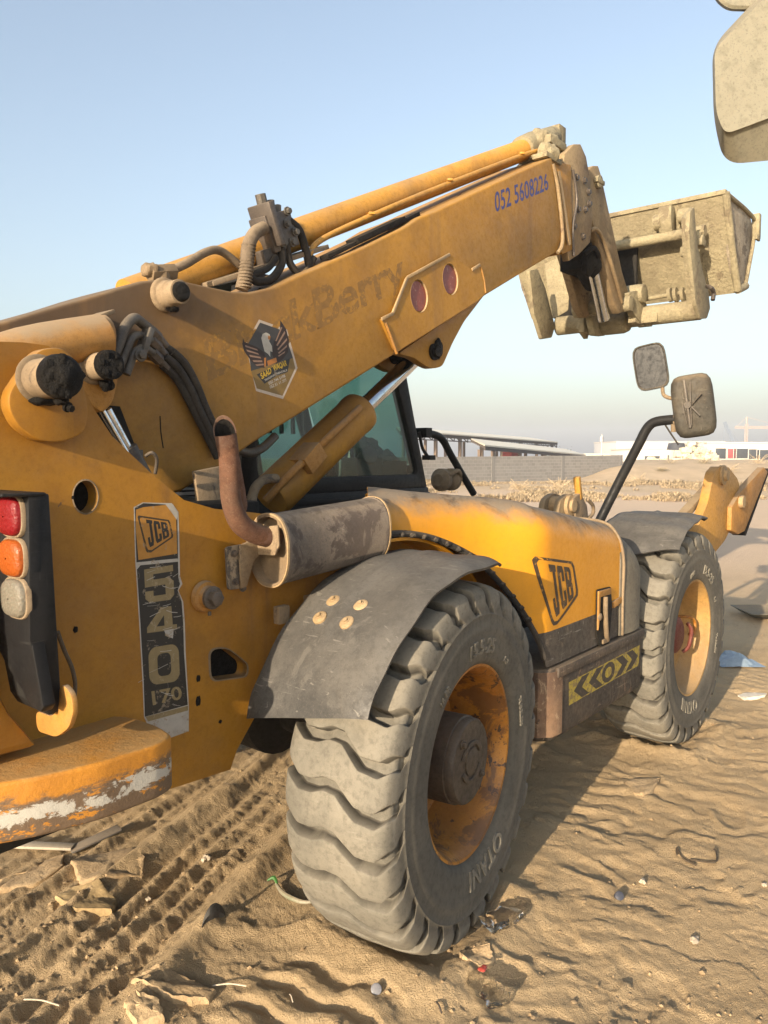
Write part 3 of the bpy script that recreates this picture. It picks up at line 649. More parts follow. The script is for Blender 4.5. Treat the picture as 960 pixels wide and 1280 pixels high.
g = G(); p = gp(773, 1120); g.lathe(p + Vector((0, 0, 0.0)), p + Vector((-0.012, -0.01, 0.014)), [(0, 0.018), (0.9, 0.017), (1, 0.012)], 18); g.obj('litter', mat('dark_cap', (0.05, 0.055, 0.075), None, 0.5), None, label='dark bottle cap half buried in the open sand to the right', cat='bottle cap')
# stones
stone = mat('pale_stone', (0.52, 0.44, 0.33), (0.42, 0.35, 0.26), 0.85, bump=0.4)
for x, y, s, lab in ((868, 1178, 0.026, 'white pebble in the rippled sand at lower right'), (803, 1103, 0.022, 'pale pebble beside the oily patch on the sand'), (955, 1112, 0.018, 'white chip at the right edge of the sand'), (185, 1118, 0.018, 'pale round pebble between the tyre ruts'), (258, 1075, 0.03, 'light clod on the edge of the rut behind the rear tyre')):
    p = gp(x, y); g = G(); g.blob(p + Vector((0, 0, s * 0.3)), (s * 0.75, s * 0.55, s * 0.38), int(x), amp=0.35); g.obj('pebble', stone, None, label=lab, cat='pebble')
# green and white scrap beside the rear tyre
g = G(); o = [gp(x, y) + Vector((0, 0, 0.014)) for x, y in ((345, 1106), (352, 1116), (362, 1124), (378, 1130), (390, 1132))]; g.tube(o, [0.005, 0.009, 0.010, 0.008, 0.005], 8, 4); ws = g.obj('packet_scrap', mat('white_scrap', (0.26, 0.24, 0.18), (0.13, 0.15, 0.08), 0.6, dust=0.4), None, label='twisted white and green wrapper on the sand left of the rear tyre', cat='wrapper')
g = G(); p = gp(347, 1108); g.tube([p + Vector((0, 0, 0.01)), p + Vector((0.01, 0.03, 0.03)), p + Vector((-0.01, 0.05, 0.02))], [0.003, 0.009, 0.003], 6, 3); g.obj('green_end', flat('dull_green', (0.03, 0.12, 0.02), 0.6), ws)
# far right: blue bag, tray, paper
g = G(); p = gp(921, 829); rr = random.Random(8); P_ = []
for i in range(9):
    row = []
    for j in range(9): row.append(p + Vector((RW.x * (i - 4) * 0.045 + FW.x * (j - 4) * 0.03, RW.y * (i - 4) * 0.045 + FW.y * (j - 4) * 0.03, 0.01 + max(0, 0.10 - 0.006 * ((i - 3) ** 2 + (j - 4) ** 2)) * rr.uniform(0.6, 1.1))))
    P_.append(row)
g.grid(P_, 0.002); g.obj('plastic_bag', flat('pale_blue_plastic', (0.24, 0.31, 0.38), 0.4), None, label='crumpled pale blue plastic bag on the sand beyond the front wheel', cat='plastic bag', sharp=20)
g = G(); p = gp(952, 773); P_ = []
for i in range(7):
    row = []
    for j in range(7):
        u, v = (i - 3) / 3, (j - 3) / 3; row.append(p + Vector((RW.x * u * 0.22 + FW.x * v * 0.25, RW.y * u * 0.22 + FW.y * v * 0.25, 0.02 + 0.07 * max(abs(u), abs(v)) ** 3)))
    P_.append(row)
g.grid(P_, 0.008); g.obj('tray', mat('olive_tray', (0.10, 0.10, 0.075), None, 0.6, dust=0.4), None, label='dusty dark tray lying on the sand at the right edge', cat='tray')
slab([(922, 870), (930, 867), (958, 869), (955, 873), (930, 874)], 0.012, flat('white_paper', (0.62, 0.56, 0.46), 0.8), 'paper_scrap', 'flat white paper scrap past the front wheel in the sun', 'paper', 9)

# ================================================================== BACKGROUND
def bgp(px_, depth, z=None):
    p = AD(px_, 570, depth); z = gz(p.x, p.y) if z is None else z; return Vector((p.x, p.y, z))
# concrete block wall
def wallmat():
    k = NT('concrete_block'); tc = k.n('ShaderNodeTexCoord'); br = k.n('ShaderNodeTexBrick')
    br.inputs['Scale'].default_value = 1.0; br.inputs['Brick Width'].default_value = 0.42; br.inputs['Row Height'].default_value = 0.21; br.inputs['Mortar Size'].default_value = 0.014
    br.inputs['Color1'].default_value = (0.25, 0.238, 0.22, 1); br.inputs['Color2'].default_value = (0.195, 0.185, 0.17, 1); br.inputs['Mortar'].default_value = (0.31, 0.295, 0.27, 1)
    k.l(tc.outputs['UV'], br.inputs['Vector']); c = k.mix(k.ramp(k.noise(0.7, 6, 0.7), 0.4, 0.7, 0, 0.4), br.outputs[0], (0.24, 0.22, 0.2))
    k.l(c, k.b.inputs['Base Color']); k.b.inputs['Roughness'].default_value = 0.95; k.bump(br.outputs['Fac'], -0.4, 0.01); return k.m
def uvwall(o, a, b):
    me = o.data; uv = me.uv_layers.new(name='UVMap'); d = (b - a); d.z = 0; d.normalize(); w = o.matrix_world if False else Matrix.Translation(o.location)
    for l in me.loops:
        p = w @ me.vertices[l.vertex_index].co; uv.data[l.index].uv = ((p - a).dot(d), p.z)
wa, wb_ = bgp(440, 41, -0.1), bgp(777, 58, 0.05)
g = G(); d = (wb_ - wa); n = d.normalized(); H = 1.72; g.bar(wa + Vector((0, 0, H / 2)), wb_ + Vector((0, 0, H / 2)), 0.2, H)
wall = g.obj('block_wall', wallmat(), None, label='long grey concrete block wall running across the desert behind the machine', cat='wall'); uvwall(wall, wa, wb_)
g = G(); L = d.length; k_ = 4.0
while k_ < L: g.box(wa + n * k_ + Vector((0, 0, H / 2)), (0.30, 0.24, H + 0.02), Matrix.Rotation(math.atan2(d.y, d.x), 3, 'Z')); k_ += 7.3
g.obj('pier', M_wall2 if False else flat('wall_pier', (0.22, 0.21, 0.195), 0.95, bump=0.3), wall)
# end return of the wall
# open shed with a sheet roof
concr = flat('pale_render', (0.58, 0.54, 0.47), 0.9, bump=0.2); steelb = flat('rusty_steel_column', (0.16, 0.115, 0.08), 0.8); roofm = flat('cream_roof_sheet', (0.72, 0.66, 0.53), 0.7); dark = flat('dark_underside', (0.07, 0.055, 0.045), 0.9)
def shed(name, x0, x1, d0, d1, ztop0, ztop1, deep, label, cols=7, th=0.45, rise=1.5):
    a = bgp(x0, d0, 0); b = bgp(x1, d1, 0); t = thing(name, ((a + b) / 2).to_tuple(), label, 'shed'); back = Vector((FW.x, FW.y, 0)) * deep
    g = G(); P_ = []; za, zb = ztop0, ztop1
    g.add([a + Vector((0, 0, za)), b + Vector((0, 0, zb)), b + back + Vector((0, 0, zb + rise)), a + back + Vector((0, 0, za + rise)), a + Vector((0, 0, za - 0.10)), b + Vector((0, 0, zb - 0.10)), b + back + Vector((0, 0, zb + rise - 0.1)), a + back + Vector((0, 0, za + rise - 0.1))], [(0, 1, 2, 3), (7, 6, 5, 4), (0, 4, 5, 1), (1, 5, 6, 2), (2, 6, 7, 3), (3, 7, 4, 0)]); g.obj('roof', roofm, t)
    g = G(); g.bar(a + Vector((0, 0, za - 0.25)) + back * 0.02, b + Vector((0, 0, zb - 0.2)) + back * 0.02, 0.10, 0.22)
    m = 26
    for i in range(m):                                             # lattice of the edge truss
        p, q = a.lerp(b, i / m), a.lerp(b, (i + 1) / m); zz = za + (zb - za) * i / m
        g.bar(p + Vector((0, 0, zz - 0.15)) + back * 0.03, q + Vector((0, 0, zz - th)) + back * 0.03, 0.06, 0.06); g.bar(q + Vector((0, 0, zz - th)) + back * 0.03, q + Vector((0, 0, zz - 0.12)) + back * 0.03, 0.06, 0.06)
    g.bar(a + Vector((0, 0, za - th)) + back * 0.03, b + Vector((0, 0, zb - th * 0.7)) + back * 0.03, 0.08, 0.08)
    for i in range(8): f = back * (0.1 + i * 0.12); g.bar(a + f + Vector((0, 0, za - 0.2 + rise * (0.1 + i * 0.12))), b + f + Vector((0, 0, zb - 0.2 + rise * (0.1 + i * 0.12))), 0.15, 0.12)
    g.obj('truss', dark, t)
    for i in range(cols):
        for f in (0.04, 0.96):
            p = a.lerp(b, (i + 0.3) / (cols - 0.4)) + back * f; zz = za + (zb - za) * (i + 0.3) / (cols - 0.4); g = G(); g.box(p + Vector((0, 0, zz / 2 - 0.1)), (0.22, 0.22, zz - 0.2)); g.obj('column', steelb, t)
    return t
shed('open_shed', 500, 697, 54, 78, 3.55, 3.15, 16, 'large open-sided shed with pale flat roof on steel columns behind the block wall', 8, 0.6, 0.85)
shed('low_shed', 606, 732, 50, 70, 2.45, 1.85, 8, 'lower lean-to shed with cream sloping roof in front of the larger shed', 5, 0.3, 0.6)
g = G(); p = bgp(638, 60, 0); g.box(p + Vector((0, 0, 1.9)), (1.1, 0.8, 0.9)); g.obj('red_cabinet', flat('red_paint', (0.38, 0.04, 0.03), 0.5), None, bevel=0.05, label='small red box under the low shed roof behind the wall', cat='box')
# white buildings at the right
whitew = flat('white_render', (0.74, 0.70, 0.62), 0.9, bump=0.15); win = flat('dark_window', (0.05, 0.055, 0.06), 0.3); redp = flat('red_shutter', (0.5, 0.06, 0.06), 0.5); gatew = flat('grey_door', (0.4, 0.4, 0.38), 0.6)
def house(name, x0, x1, depth, h, dp, label, openings, cat='building', m=None, z0=-0.2, roofc=None):
    a = bgp(x0, depth, z0); b = bgp(x1, depth, z0); c = (a + b) / 2; rz = math.atan2((b - a).y, (b - a).x); rot = Matrix.Rotation(rz, 3, 'Z'); back = Vector((FW.x, FW.y, 0)); L = (b - a).length
    t = thing(name, c.to_tuple(), label, cat); g = G(); g.box(c + back * dp / 2 + Vector((0, 0, h / 2)), (L, dp, h), rot); g.obj('wall', m or whitew, t, bevel=0.03)
    g = G(); g.box(c + back * dp / 2 + Vector((0, 0, h + 0.10)), (L + 0.3, dp + 0.3, 0.2), rot); g.obj('roof', roofc or concr, t)
    for (u, v, w, hh, mm, nm) in openings:
        p = a.lerp(b, u) + Vector((0, 0, v * h)); g = G(); g.box(p - back * 0.02, (w, 0.14, hh), rot); f = g.obj(nm, mm, t, bevel=0.01)
        g = G(); 
        for sx, sz, bw, bh in ((-w / 2, 0, 0.08, hh), (w / 2, 0, 0.08, hh), (0, hh / 2, w + 0.08, 0.08), (0, -hh / 2, w + 0.2, 0.10)): g.box(p - back * 0.06 + rot @ Vector((sx, 0, sz)), (bw, 0.12, bh), rot)
        g.obj('frame', concr, f)
    return t
house('white_building', 884, 1010, 104, 3.6, 14, 'long white flat-roofed building with dark windows and a red panel at the right edge', [(0.13, 0.62, 1.5, 1.5, win, 'window'), (0.24, 0.62, 1.2, 1.4, redp, 'shutter'), (0.33, 0.62, 2.0, 1.4, win, 'window'), (0.46, 0.6, 1.5, 1.4, win, 'window'), (0.56, 0.55, 2.0, 1.6, win, 'window'), (0.25, 0.25, 1.2, 1.2, gatew, 'door')])
house('white_building', 792, 884, 118, 2.9, 12, 'low white building behind the rubble heap with a dark roof edge', [(0.25, 0.5, 2.4, 1.0, win, 'window'), (0.52, 0.55, 1.5, 1.0, win, 'window')])
house('cream_building', 700, 792, 150, 2.2, 10, 'pale long low building beyond the end of the block wall', [(0.45, 0.4, 1.6, 1.3, gatew, 'door'), (0.75, 0.5, 1.6, 0.8, win, 'window')])
house('warehouse', 770, 905, 190, 5.4, 20, 'far long pale warehouse roof above the white buildings', [(0.25, 0.5, 3.0, 2.0, gatew, 'door')], m=flat('grey_sheet', (0.5, 0.5, 0.5), 0.8))
g = G(); p = bgp(845, 112, 0)
g.lathe(p + Vector((0, 0, 2.6)), p + Vector((0, 0, 3.7)), [(0, 1.3), (0.5, 1.2), (0.9, 1.1), (1, 0.1)], 16); g.obj('dark_dome', flat('dark_tarp', (0.03, 0.03, 0.035), 0.7), None, label='small dark rounded tarpaulin hump on the low white roof', cat='tarpaulin')
# rubble heap: pale broken blocks
rub = mat('rubble_cream', (0.66, 0.58, 0.44), (0.55, 0.47, 0.35), 0.95, bump=0.6, bscale=3, bdist=0.1)
def heap(x, depth, w, h, label, seed, cnt=60):
    rr = random.Random(seed); c = bgp(x, depth, -0.2); t = thing('rubble_heap', c.to_tuple(), label, 'rubble'); g = G(); P_ = []
    for i in range(13):
        row = []
        for j in range(25):
            a = 2 * math.pi * j / 24; r = i / 12; q = 1 + 0.25 * math.sin(3 * a + seed) + 0.15 * math.sin(7 * a + seed * 2)
            hh = h * (1 - r ** 1.7) * (0.75 + 0.4 * math.sin(a * 2 + seed) * r) + (rr.uniform(-0.15, 0.15) * h if 0 < i < 12 and j < 24 else 0); row.append(c + Vector((RW.x * math.cos(a) * w * r * q + FW.x * math.sin(a) * w * 0.5 * r * q, RW.y * math.cos(a) * w * r * q + FW.y * math.sin(a) * w * 0.5 * r * q, max(-0.3, hh))))
        row[-1] = row[0].copy(); P_.append(row)
    g.grid(P_); g.obj('mound', rub, t, sharp=20)
    g = G()
    for k_ in range(cnt):
        u = rr.gauss(0, 0.45); v = rr.uniform(-0.5, 0.2); zz = h * max(0.05, (1 - abs(u) ** 1.5)) * rr.uniform(0.2, 1.0); s = rr.uniform(0.2, 0.8)
        g.box(c + Vector((RW.x * u * w + FW.x * v * w * 0.5, RW.y * u * w + FW.y * v * w * 0.5, zz)), (s * 1.4, s, s * 0.7), Matrix.Rotation(rr.uniform(0, 6), 3, 'Z') @ Matrix.Rotation(rr.uniform(-0.7, 0.7), 3, 'X'))
    g.obj('broken_blocks', rub, t, kind='stuff'); return t
heap(868, 84, 3.4, 3.4, 'tall pale heap of broken rubble in front of the white buildings', 2, 110)
heap(822, 92, 4.2, 1.5, 'lower pale rubble heap left of the tall heap', 5, 70)
# pole, cranes, palms
g = G(); p = bgp(752, 150, 0); g.cyl(p, p + Vector((0, 0, 6.0)), 0.28, 0.12, n=10); g.box(p + Vector((0, 0, 5.0)), (0.7, 0.5, 1.0)); g.obj('pole', flat('mast_grey', (0.45, 0.45, 0.45), 0.6), None, label='lone slim mast beyond the end of the block wall', cat='mast')
def lattice(g, a, b, w, n):
    a, b = Vector(a), Vector(b); d, u, v = frame_of(b - a)
    for i in range(n):
        p, q = a.lerp(b, i / n), a.lerp(b, (i + 1) / n)
        for s in (-1, 1):
            g.bar(p + u * s * w, q + u * s * w, 0.22, 0.22); g.bar(p + v * s * w, q + v * s * w, 0.22, 0.22)
        g.bar(p + u * w, q - u * w, 0.14, 0.14); g.bar(p + v * w, q - v * w, 0.14, 0.14)
pale = flat('crane_yellow_far', (0.42, 0.30, 0.22), 0.7); palb = flat('crane_blue_far', (0.16, 0.2, 0.26), 0.7)
t = thing('tower_crane', bgp(932, 330, 0).to_tuple(), 'distant orange tower crane with horizontal jib on the horizon', 'crane'); p = bgp(932, 330, 0)
g = G(); lattice(g, p, p + Vector((0, 0, 15.5)), 0.6, 8); g.obj('mast', pale, t)
g = G(); r3 = Vector((RW.x, RW.y, 0)); lattice(g, p + Vector((0, 0, 14.0)) - r3 * 5, p + Vector((0, 0, 14.0)) + r3 * 26, 0.45, 14); g.obj('jib', pale, t)
g = G(); g.bar(p + Vector((0, 0, 15.5)), p + Vector((0, 0, 18.5)), 0.5, 0.5); g.bar(p + Vector((0, 0, 18.4)), p + Vector((0, 0, 14.3)) + r3 * 16, 0.12, 0.12); g.bar(p + Vector((0, 0, 18.4)), p + Vector((0, 0, 14.3)) - r3 * 4.5, 0.12, 0.12); g.obj('tower_head', pale, t)
t = thing('lattice_crane', bgp(925, 300, 0).to_tuple(), 'distant blue-grey lattice boom crane leaning beside the tower crane', 'crane'); p = bgp(925, 300, 0)
g = G(); lattice(g, p + Vector((0, 0, 1)), p + Vector((0, 0, 15)) - r3 * 6.5, 0.5, 9); g.obj('boom', palb, t)
g = G(); g.bar(p + Vector((0, 0, 15)) - r3 * 6.5, p + Vector((0, 0, 6)) - r3 * 6.6, 0.12, 0.12); g.bar(p + Vector((0, 0, 15)) - r3 * 6.5, p + Vector((0, 0, 3)) + r3 * 2.5, 0.12, 0.12); g.obj('cable', palb, t)
for x, dpt, hh, lab in ((705, 120, 2.6, 'clump of far dark trees behind the low shed'), (690, 125, 2.2, 'second far dark tree left of the clump behind the low shed')):
    rr = random.Random(int(x)); p = bgp(x, dpt, 0); t = thing('far_tree', p.to_tuple(), lab, 'tree'); g = G(); g.cyl(p, p + Vector((0, 0, hh * 0.6)), 0.12, 0.08, n=8); g.obj('trunk', dark, t); g = G()
    for k_ in range(420):
        v = Vector((rr.gauss(0, 1), rr.gauss(0, 1), rr.gauss(0, 0.6))) * 0.55; a = rr.uniform(0, 6.28); s = rr.uniform(0.08, 0.2); c = p + Vector((v.x * 1.6, v.y * 1.6, hh * 0.8 + v.z)); u = Vector((math.cos(a), math.sin(a), rr.uniform(-0.5, 0.5))) * s; w = Vector((rr.uniform(-1, 1), rr.uniform(-1, 1), rr.uniform(-1, 1))) * s; g.add([c - u, c + w, c + u], [(0, 1, 2)])
    g.obj('crown', flat('far_leaf', (0.07, 0.075, 0.045), 0.9), t, fix=False)
# dry scrub: nobody could count the stems
def scrub(name, n, region, hgt, m, seed, label):
    rr = random.Random(seed); xs, ys_, ss = [], [], []
    while len(xs) < n:
        d = rr.uniform(*region[0]); l = rr.uniform(*region[1]) * d; p = CAM + Vector((FW.x * d + RW.x * l, FW.y * d + RW.y * l, 0)); xs.append(p.x); ys_.append(p.y)
    xs, ys_ = np.array(xs), np.array(ys_); dens_ = fbm(xs * 0.30, ys_ * 0.30, 4, seed); zs = gh(xs, ys_); g = G()
    for i in range(n):
        if dens_[i] < 0.53: continue
        c = Vector((xs[i], ys_[i], zs[i])); hh = hgt * rr.uniform(0.4, 1.0) * (0.5 + (dens_[i] - 0.5) * 4)
        for k_ in range(7):
            a = rr.uniform(0, 6.28); tip = c + Vector((math.cos(a), math.sin(a), 0)) * hh * rr.uniform(0.2, 0.8) + Vector((0, 0, hh * rr.uniform(0.5, 1.0))); s = Vector((-math.sin(a), math.cos(a), 0)) * 0.010; m_ = c.lerp(tip, 0.55) + Vector((0, 0, hh * 0.12)); g.add([c - s, c + s, m_ + s * 0.8, tip, m_ - s * 0.8], [(0, 1, 2, 3, 4)])
    return g.obj(name, m, None, kind='stuff', fix=False, label=label)
strawm = flat('straw', (0.50, 0.39, 0.245), 0.9); oliv = flat('dry_olive_leaf', (0.22, 0.18, 0.095), 0.9)
scrub('dry_grass', 16000, ((29, 46), (-0.02, 0.5)), 0.26, strawm, 3, 'pale dry grass and scrub along the foot of the wall')
for k_, (x, dpt, s, lab) in enumerate(((838, 60, 0.9, 'dark round desert shrub on the sandy bank left of the rubble'), (880, 58, 0.7, 'low olive shrub on the bank under the rubble heap'), (912, 52, 0.9, 'dry grey shrub on the bank behind the stabiliser arm'), (948, 56, 1.0, 'wide dry shrub on the bank at the right edge'), (780, 44, 0.9, 'straw coloured bush beside the mirror arm, left of the bank'), (798, 48, 0.7, 'small tan bush right of the mirror arm'), (700, 38, 0.8, 'straw bush at the wall foot behind the far stabiliser'), (650, 38, 0.7, 'low tan bush at the wall foot above the bonnet'), (828, 52, 0.5, 'tiny olive tuft on the bank between the mirror arm and the dark shrub'))):
    rr = random.Random(40 + k_); p = bgp(x, dpt); t = thing('desert_shrub', p.to_tuple(), lab, 'shrub', 'shrubs on the dry ground'); g = G(); g2 = G()
    for i in range(14):
        a = rr.uniform(0, 6.28); tip = p + Vector((math.cos(a) * s * 0.7, math.sin(a) * s * 0.7, s * rr.uniform(0.3, 0.8))); g2.tube([p, p.lerp(tip, 0.5) + Vector((0, 0, 0.05)), tip], 0.012, 4, 2)
    g2.obj('stem', strawm, t, fix=False)
    for i in range(1100):
        v = Vector((rr.gauss(0, 0.42), rr.gauss(0, 0.42), abs(rr.gauss(0, 0.22)))) * s; a = rr.uniform(0, 6.28); q = rr.uniform(0.012, 0.035); u = Vector((math.cos(a), math.sin(a), rr.uniform(-0.5, 0.8))) * q; w = Vector((rr.uniform(-1, 1), rr.uniform(-1, 1), rr.uniform(-0.2, 1))) * q; c = p + v; g.add([c - u, c + w, c + u], [(0, 1, 2)])
    g.obj('foliage', (oliv if k_ in (0, 1, 8) else strawm), t, fix=False)

# ================================================================== THE TELEHANDLER
T = thing('telehandler', (1.2, 0, 0), 'worn yellow telescopic handler with raised boom, grey bucket and big dusty tyres', 'telehandler')

# ---- chassis
YP = -0.62
def px(l, Y): return [A(x, y, Y) for x, y in l]
g = G()
side = px([(-110, 415), (0, 427), (30, 428), (60, 432), (82, 446), (100, 475), (118, 512), (140, 545), (166, 570), (195, 597), (230, 625), (268, 636), (310, 640), (470, 660), (640, 700), (640, 800), (420, 812), (350, 860), (322, 890), (296, 938), (288, 962), (214, 986), (100, 1018), (-110, 1080)], YP)
hole1 = circ(A(107, 621, YP), 0.036, rz=0.044)
hole2 = rounded(px([(262, 812), (284, 810), (309, 830), (308, 845), (264, 851)], YP), 0.03)
g.prism(side, (0, 0.05, 0), [hole1, hole2])
plate = g.obj('chassis_side_plate', M['yellow'], T)
for h in (hole1, hole2):
    g = G(); c = sum(h, Vector()) / len(h); o = [c + (p - c) * 1.10 + NY * 0.001 for p in h]; i_ = [p + NY * 0.002 for p in h]; k = [p + Vector((0, 0.02, 0)) for p in h]
    n = len(h); g.add(o + i_ + k, [(i, (i + 1) % n, n + (i + 1) % n, n + i) for i in range(n)] + [(n + i, n + (i + 1) % n, 2 * n + (i + 1) % n, 2 * n + i) for i in range(n)])
    g.obj('hole_lip', M['tan_plate'], plate)
    g = G(); dk = [c + (p - c) * 1.6 + Vector((0, 0.056, 0)) for p in h]; g.prism(dk, (0, 0.01, 0)); g.obj('hole_shade_sheet', M['grease'], plate)  # black sheet added to stand in for the shade inside the hole
g = G(); g.prism([p + Vector((0, 1.05, 0)) for p in side], (0, -0.05, 0)); g.obj('chassis_side_plate', M['yellow'], T)
g = G(); g.box((-0.95, -0.08, 1.18), (1.0, 0.9, 0.75)); g.box((0.2, -0.1, 0.95), (2.0, 0.7, 0.35)); g.box((1.6, -0.05, 0.72), (2.4, 0.55, 0.3)); g.box((-0.2, -0.38, 1.45), (0.9, 0.34, 0.02))
g.obj('chassis_frame', M['black_matt'], T, bevel=0.01)
for X in (0.0, 2.454):
    g = G(); g.lathe((X, -0.72, 0.62), (X, 0.72, 0.62), [(0, 0.12), (0.12, 0.10), (0.35, 0.085), (0.40, 0.2), (0.6, 0.2), (0.65, 0.085), (0.88, 0.10), (1, 0.12)], 24)
    g.obj('axle', M['black_matt'], T, sharp=50)
g = G()
g.box((-0.12, -0.52, 0.80), (0.16, 0.10, 0.035)).box((-0.12, -0.50, 0.72), (0.14, 0.10, 0.04)).box((-0.05, -0.55, 0.68), (0.2, 0.06, 0.22))
g.obj('axle_bracket', M['rim'], T, bevel=0.006)
# inner arch panel and the yellow strip under the bonnet
g = G()
P_ = []
for i in range(25):
    a = R(102 - i * 2.4); P_.append([Vector((0.772 * math.cos(a), y, 0.62 + 0.772 * math.sin(a))) for y in (-0.40, -0.55, -0.66, -0.78)])
g.grid(P_, 0.012); g.obj('arch_panel', M['yellow_clean'], T)

# ---- counterweight bulge at the rear corner
g = G(); plan_ = rounded([Vector((x, y, 0.832)) for x, y in ((-1.095, -0.58), (-1.05, -0.66), (-1.045, -0.78), (-1.062, -0.872), (-1.12, -0.895), (-1.28, -0.892), (-1.42, -0.855), (-1.60, -0.77), (-1.8, -0.66), (-1.8, -0.58))], 0.03, 4)
g.prism(plan_, (0, 0, 0.144)); cw = g.obj('counterweight', M['bumper'], T, bevel=0.052, seg=6, sharp=60)
g = G(); g.box((-1.5, -0.64, 0.79), (0.8, 0.10, 0.10)); g.obj('counterweight_mount', M['black_matt'], cw, bevel=0.01)
g = G(); g.prism(px([(-160, 700), (-30, 760), (-8, 850), (14, 892), (38, 920), (52, 934), (-160, 990)], -0.74), (0, 0.15, 0))
g.obj('counterweight_flank', M['yellow'], cw, bevel=0.02)

g = G(); g.box((-1.62, -0.10, 1.18), (0.36, 0.86, 0.74)); g.obj('counterweight_block', M['yellow'], cw, bevel=0.06, seg=4)

# ---- pivot boss, pins
g = G(); boss = rounded(px([(36, 438), (66, 436), (84, 452), (99, 510), (96, 540), (70, 553), (38, 553), (10, 533), (-1, 510), (0, 492)], YP), 0.03)
g.prism([p + NY * 0.05 for p in boss], (0, 0.05, 0)); boss_o = g.obj('pivot_boss', M['yellow'], T, bevel=0.006)
c = A(50, 474, YP - 0.05)
g = G(); g.lathe(c, c + NY * 0.10, [(0, 0.062), (0.03, 0.060), (0.06, 0.050), (0.75, 0.050), (0.8, 0.049)], 32); pin = g.obj('pivot_pin', M['tan_plate'], boss_o, sharp=50)
g = G(); e = c + NY * 0.080
g.lathe(e, e + NY * 0.04, [(0, 0.050), (0.3, 0.054), (0.8, 0.053), (1.0, 0.046), (1.02, 0.028), (1.2, 0.024), (1.25, 0.0)], 30)
for a in range(16): g.blob(e + Vector((0.042 * math.cos(a * 0.8) * (0.5 + 0.5 * (a % 3) / 2), -0.038, 0.042 * math.sin(a * 0.8) * (0.5 + 0.5 * (a % 3) / 2))), (0.012, 0.004, 0.012), a, n=6)
g.blob(c + Vector((-0.005, -0.015, -0.056)), (0.035, 0.016, 0.010), 3); g.blob(c + Vector((0.02, -0.06, -0.056)), (0.018, 0.02, 0.010), 5)
bolt(g, c + Vector((0.035, -0.06, -0.068)), (0.3, -1, -0.4), 0.009, 0.02)
g.obj('grease', M['grease'], boss_o, sharp=60)
# second boss behind it, with its own smaller pin, beside the boom
yb = -0.42
g = G(); g.prism(rounded(px([(86, 425), (128, 406), (146, 432), (150, 470), (142, 505), (128, 518), (108, 500), (92, 470)], yb), 0.03), (0, 0.10, 0)); arm = g.obj('pivot_lug', M['yellow_dusty'], T, bevel=0.01)
g = G(); g.tube([A(-60, 475, -0.40), A(30, 440, -0.40), A(128, 421, -0.40)], [0.068, 0.068, 0.068], 24, 4); g.blob(A(128, 421, -0.40), (0.03, 0.06, 0.066), 2, amp=0.01); g.obj('pivot_tube', M['yellow_dusty'], arm)
g = G(); g.bar(A(96, 405, -0.33), A(133, 391, -0.33), 0.10, 0.012); g.obj('cover_strip', M['mudcream'], arm, bevel=0.002)
c = A(116, 459, yb)
g = G(); g.lathe(c, c + NY * 0.10, [(0, 0.052), (0.08, 0.048), (0.1, 0.040), (0.85, 0.040)], 26); pin2 = g.obj('lug_pin', M['tan_plate'], arm, sharp=50)
g = G(); e = c + NY * 0.075; g.lathe(e, e + NY * 0.03, [(0, 0.040), (0.2, 0.044), (0.9, 0.042), (1, 0.03), (1.03, 0.0)], 24)
for a in range(7): g.blob(e + Vector((0.03 * math.cos(a), -0.028, 0.03 * math.sin(a))), (0.011, 0.006, 0.011), a + 20)
g.blob(c + Vector((0.03, -0.02, -0.05)), (0.02, 0.02, 0.02), 9); g.obj('grease', M['grease'], arm, sharp=60)

# small displacement cylinder in the slot
g = G(); g.cyl(A(134, 512, -0.36), A(166, 572, -0.36), 0.015).cyl(A(125, 508, -0.40), A(160, 570, -0.40), 0.010); g.obj('displacement_rod', M['chrome'], T)
g = G(); g.cyl(A(159, 560, -0.36), A(184, 608, -0.36), 0.032).box(A(165, 572, -0.36), (0.05, 0.05, 0.05)); g.tube([A(182, 570, -0.40), A(190, 566, -0.42), A(196, 574, -0.42), A(194, 592, -0.40)], 0.006, 8)
g.obj('displacement_cylinder', M['steel'], T, bevel=0.004)
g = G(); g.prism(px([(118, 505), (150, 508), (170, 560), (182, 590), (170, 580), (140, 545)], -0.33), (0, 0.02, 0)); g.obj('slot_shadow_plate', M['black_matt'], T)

# ---- the boom
YB, WB = -0.28, 0.40
outline = [(-120, 470), (-20, 409), (60, 386), (110, 372), (150, 359), (178, 351), (205, 349), (230, 351), (262, 358), (290, 364), (312, 365), (345, 358), (385, 339), (450, 311), (505, 284), (525, 271), (548, 262), (620, 228), (690, 196), (703, 300), (700, 313), (650, 343), (606, 370), (598, 378), (497, 441), (400, 502), (318, 553), (276, 583), (226, 615), (214, 617), (203, 610), (160, 570), (90, 500), (-60, 560)]
g = G(); g.prism(px(outline, YB), (0, WB, 0)); boom = g.obj('boom', M['yellow_boom'], T, bevel=0.012, seg=3)
g = G(); g.prism(px([(142, 470), (172, 450), (200, 452), (232, 482), (258, 525), (273, 556), (273, 580), (226, 612), (214, 615), (204, 608), (168, 575), (150, 545), (134, 505)], YB - 0.008), (0, 0.008, 0)); g.obj('boom_doubler', M['yellow_boom'], boom, bevel=0.004)
for pts in ([(200, 520), (201, 540), (204, 560)],):
    g = G(); g.tube([A(x, y, YB - 0.0082) for x, y in pts], 0.0022, 6, 3); g.obj('scratch', M['black_matt'], boom)
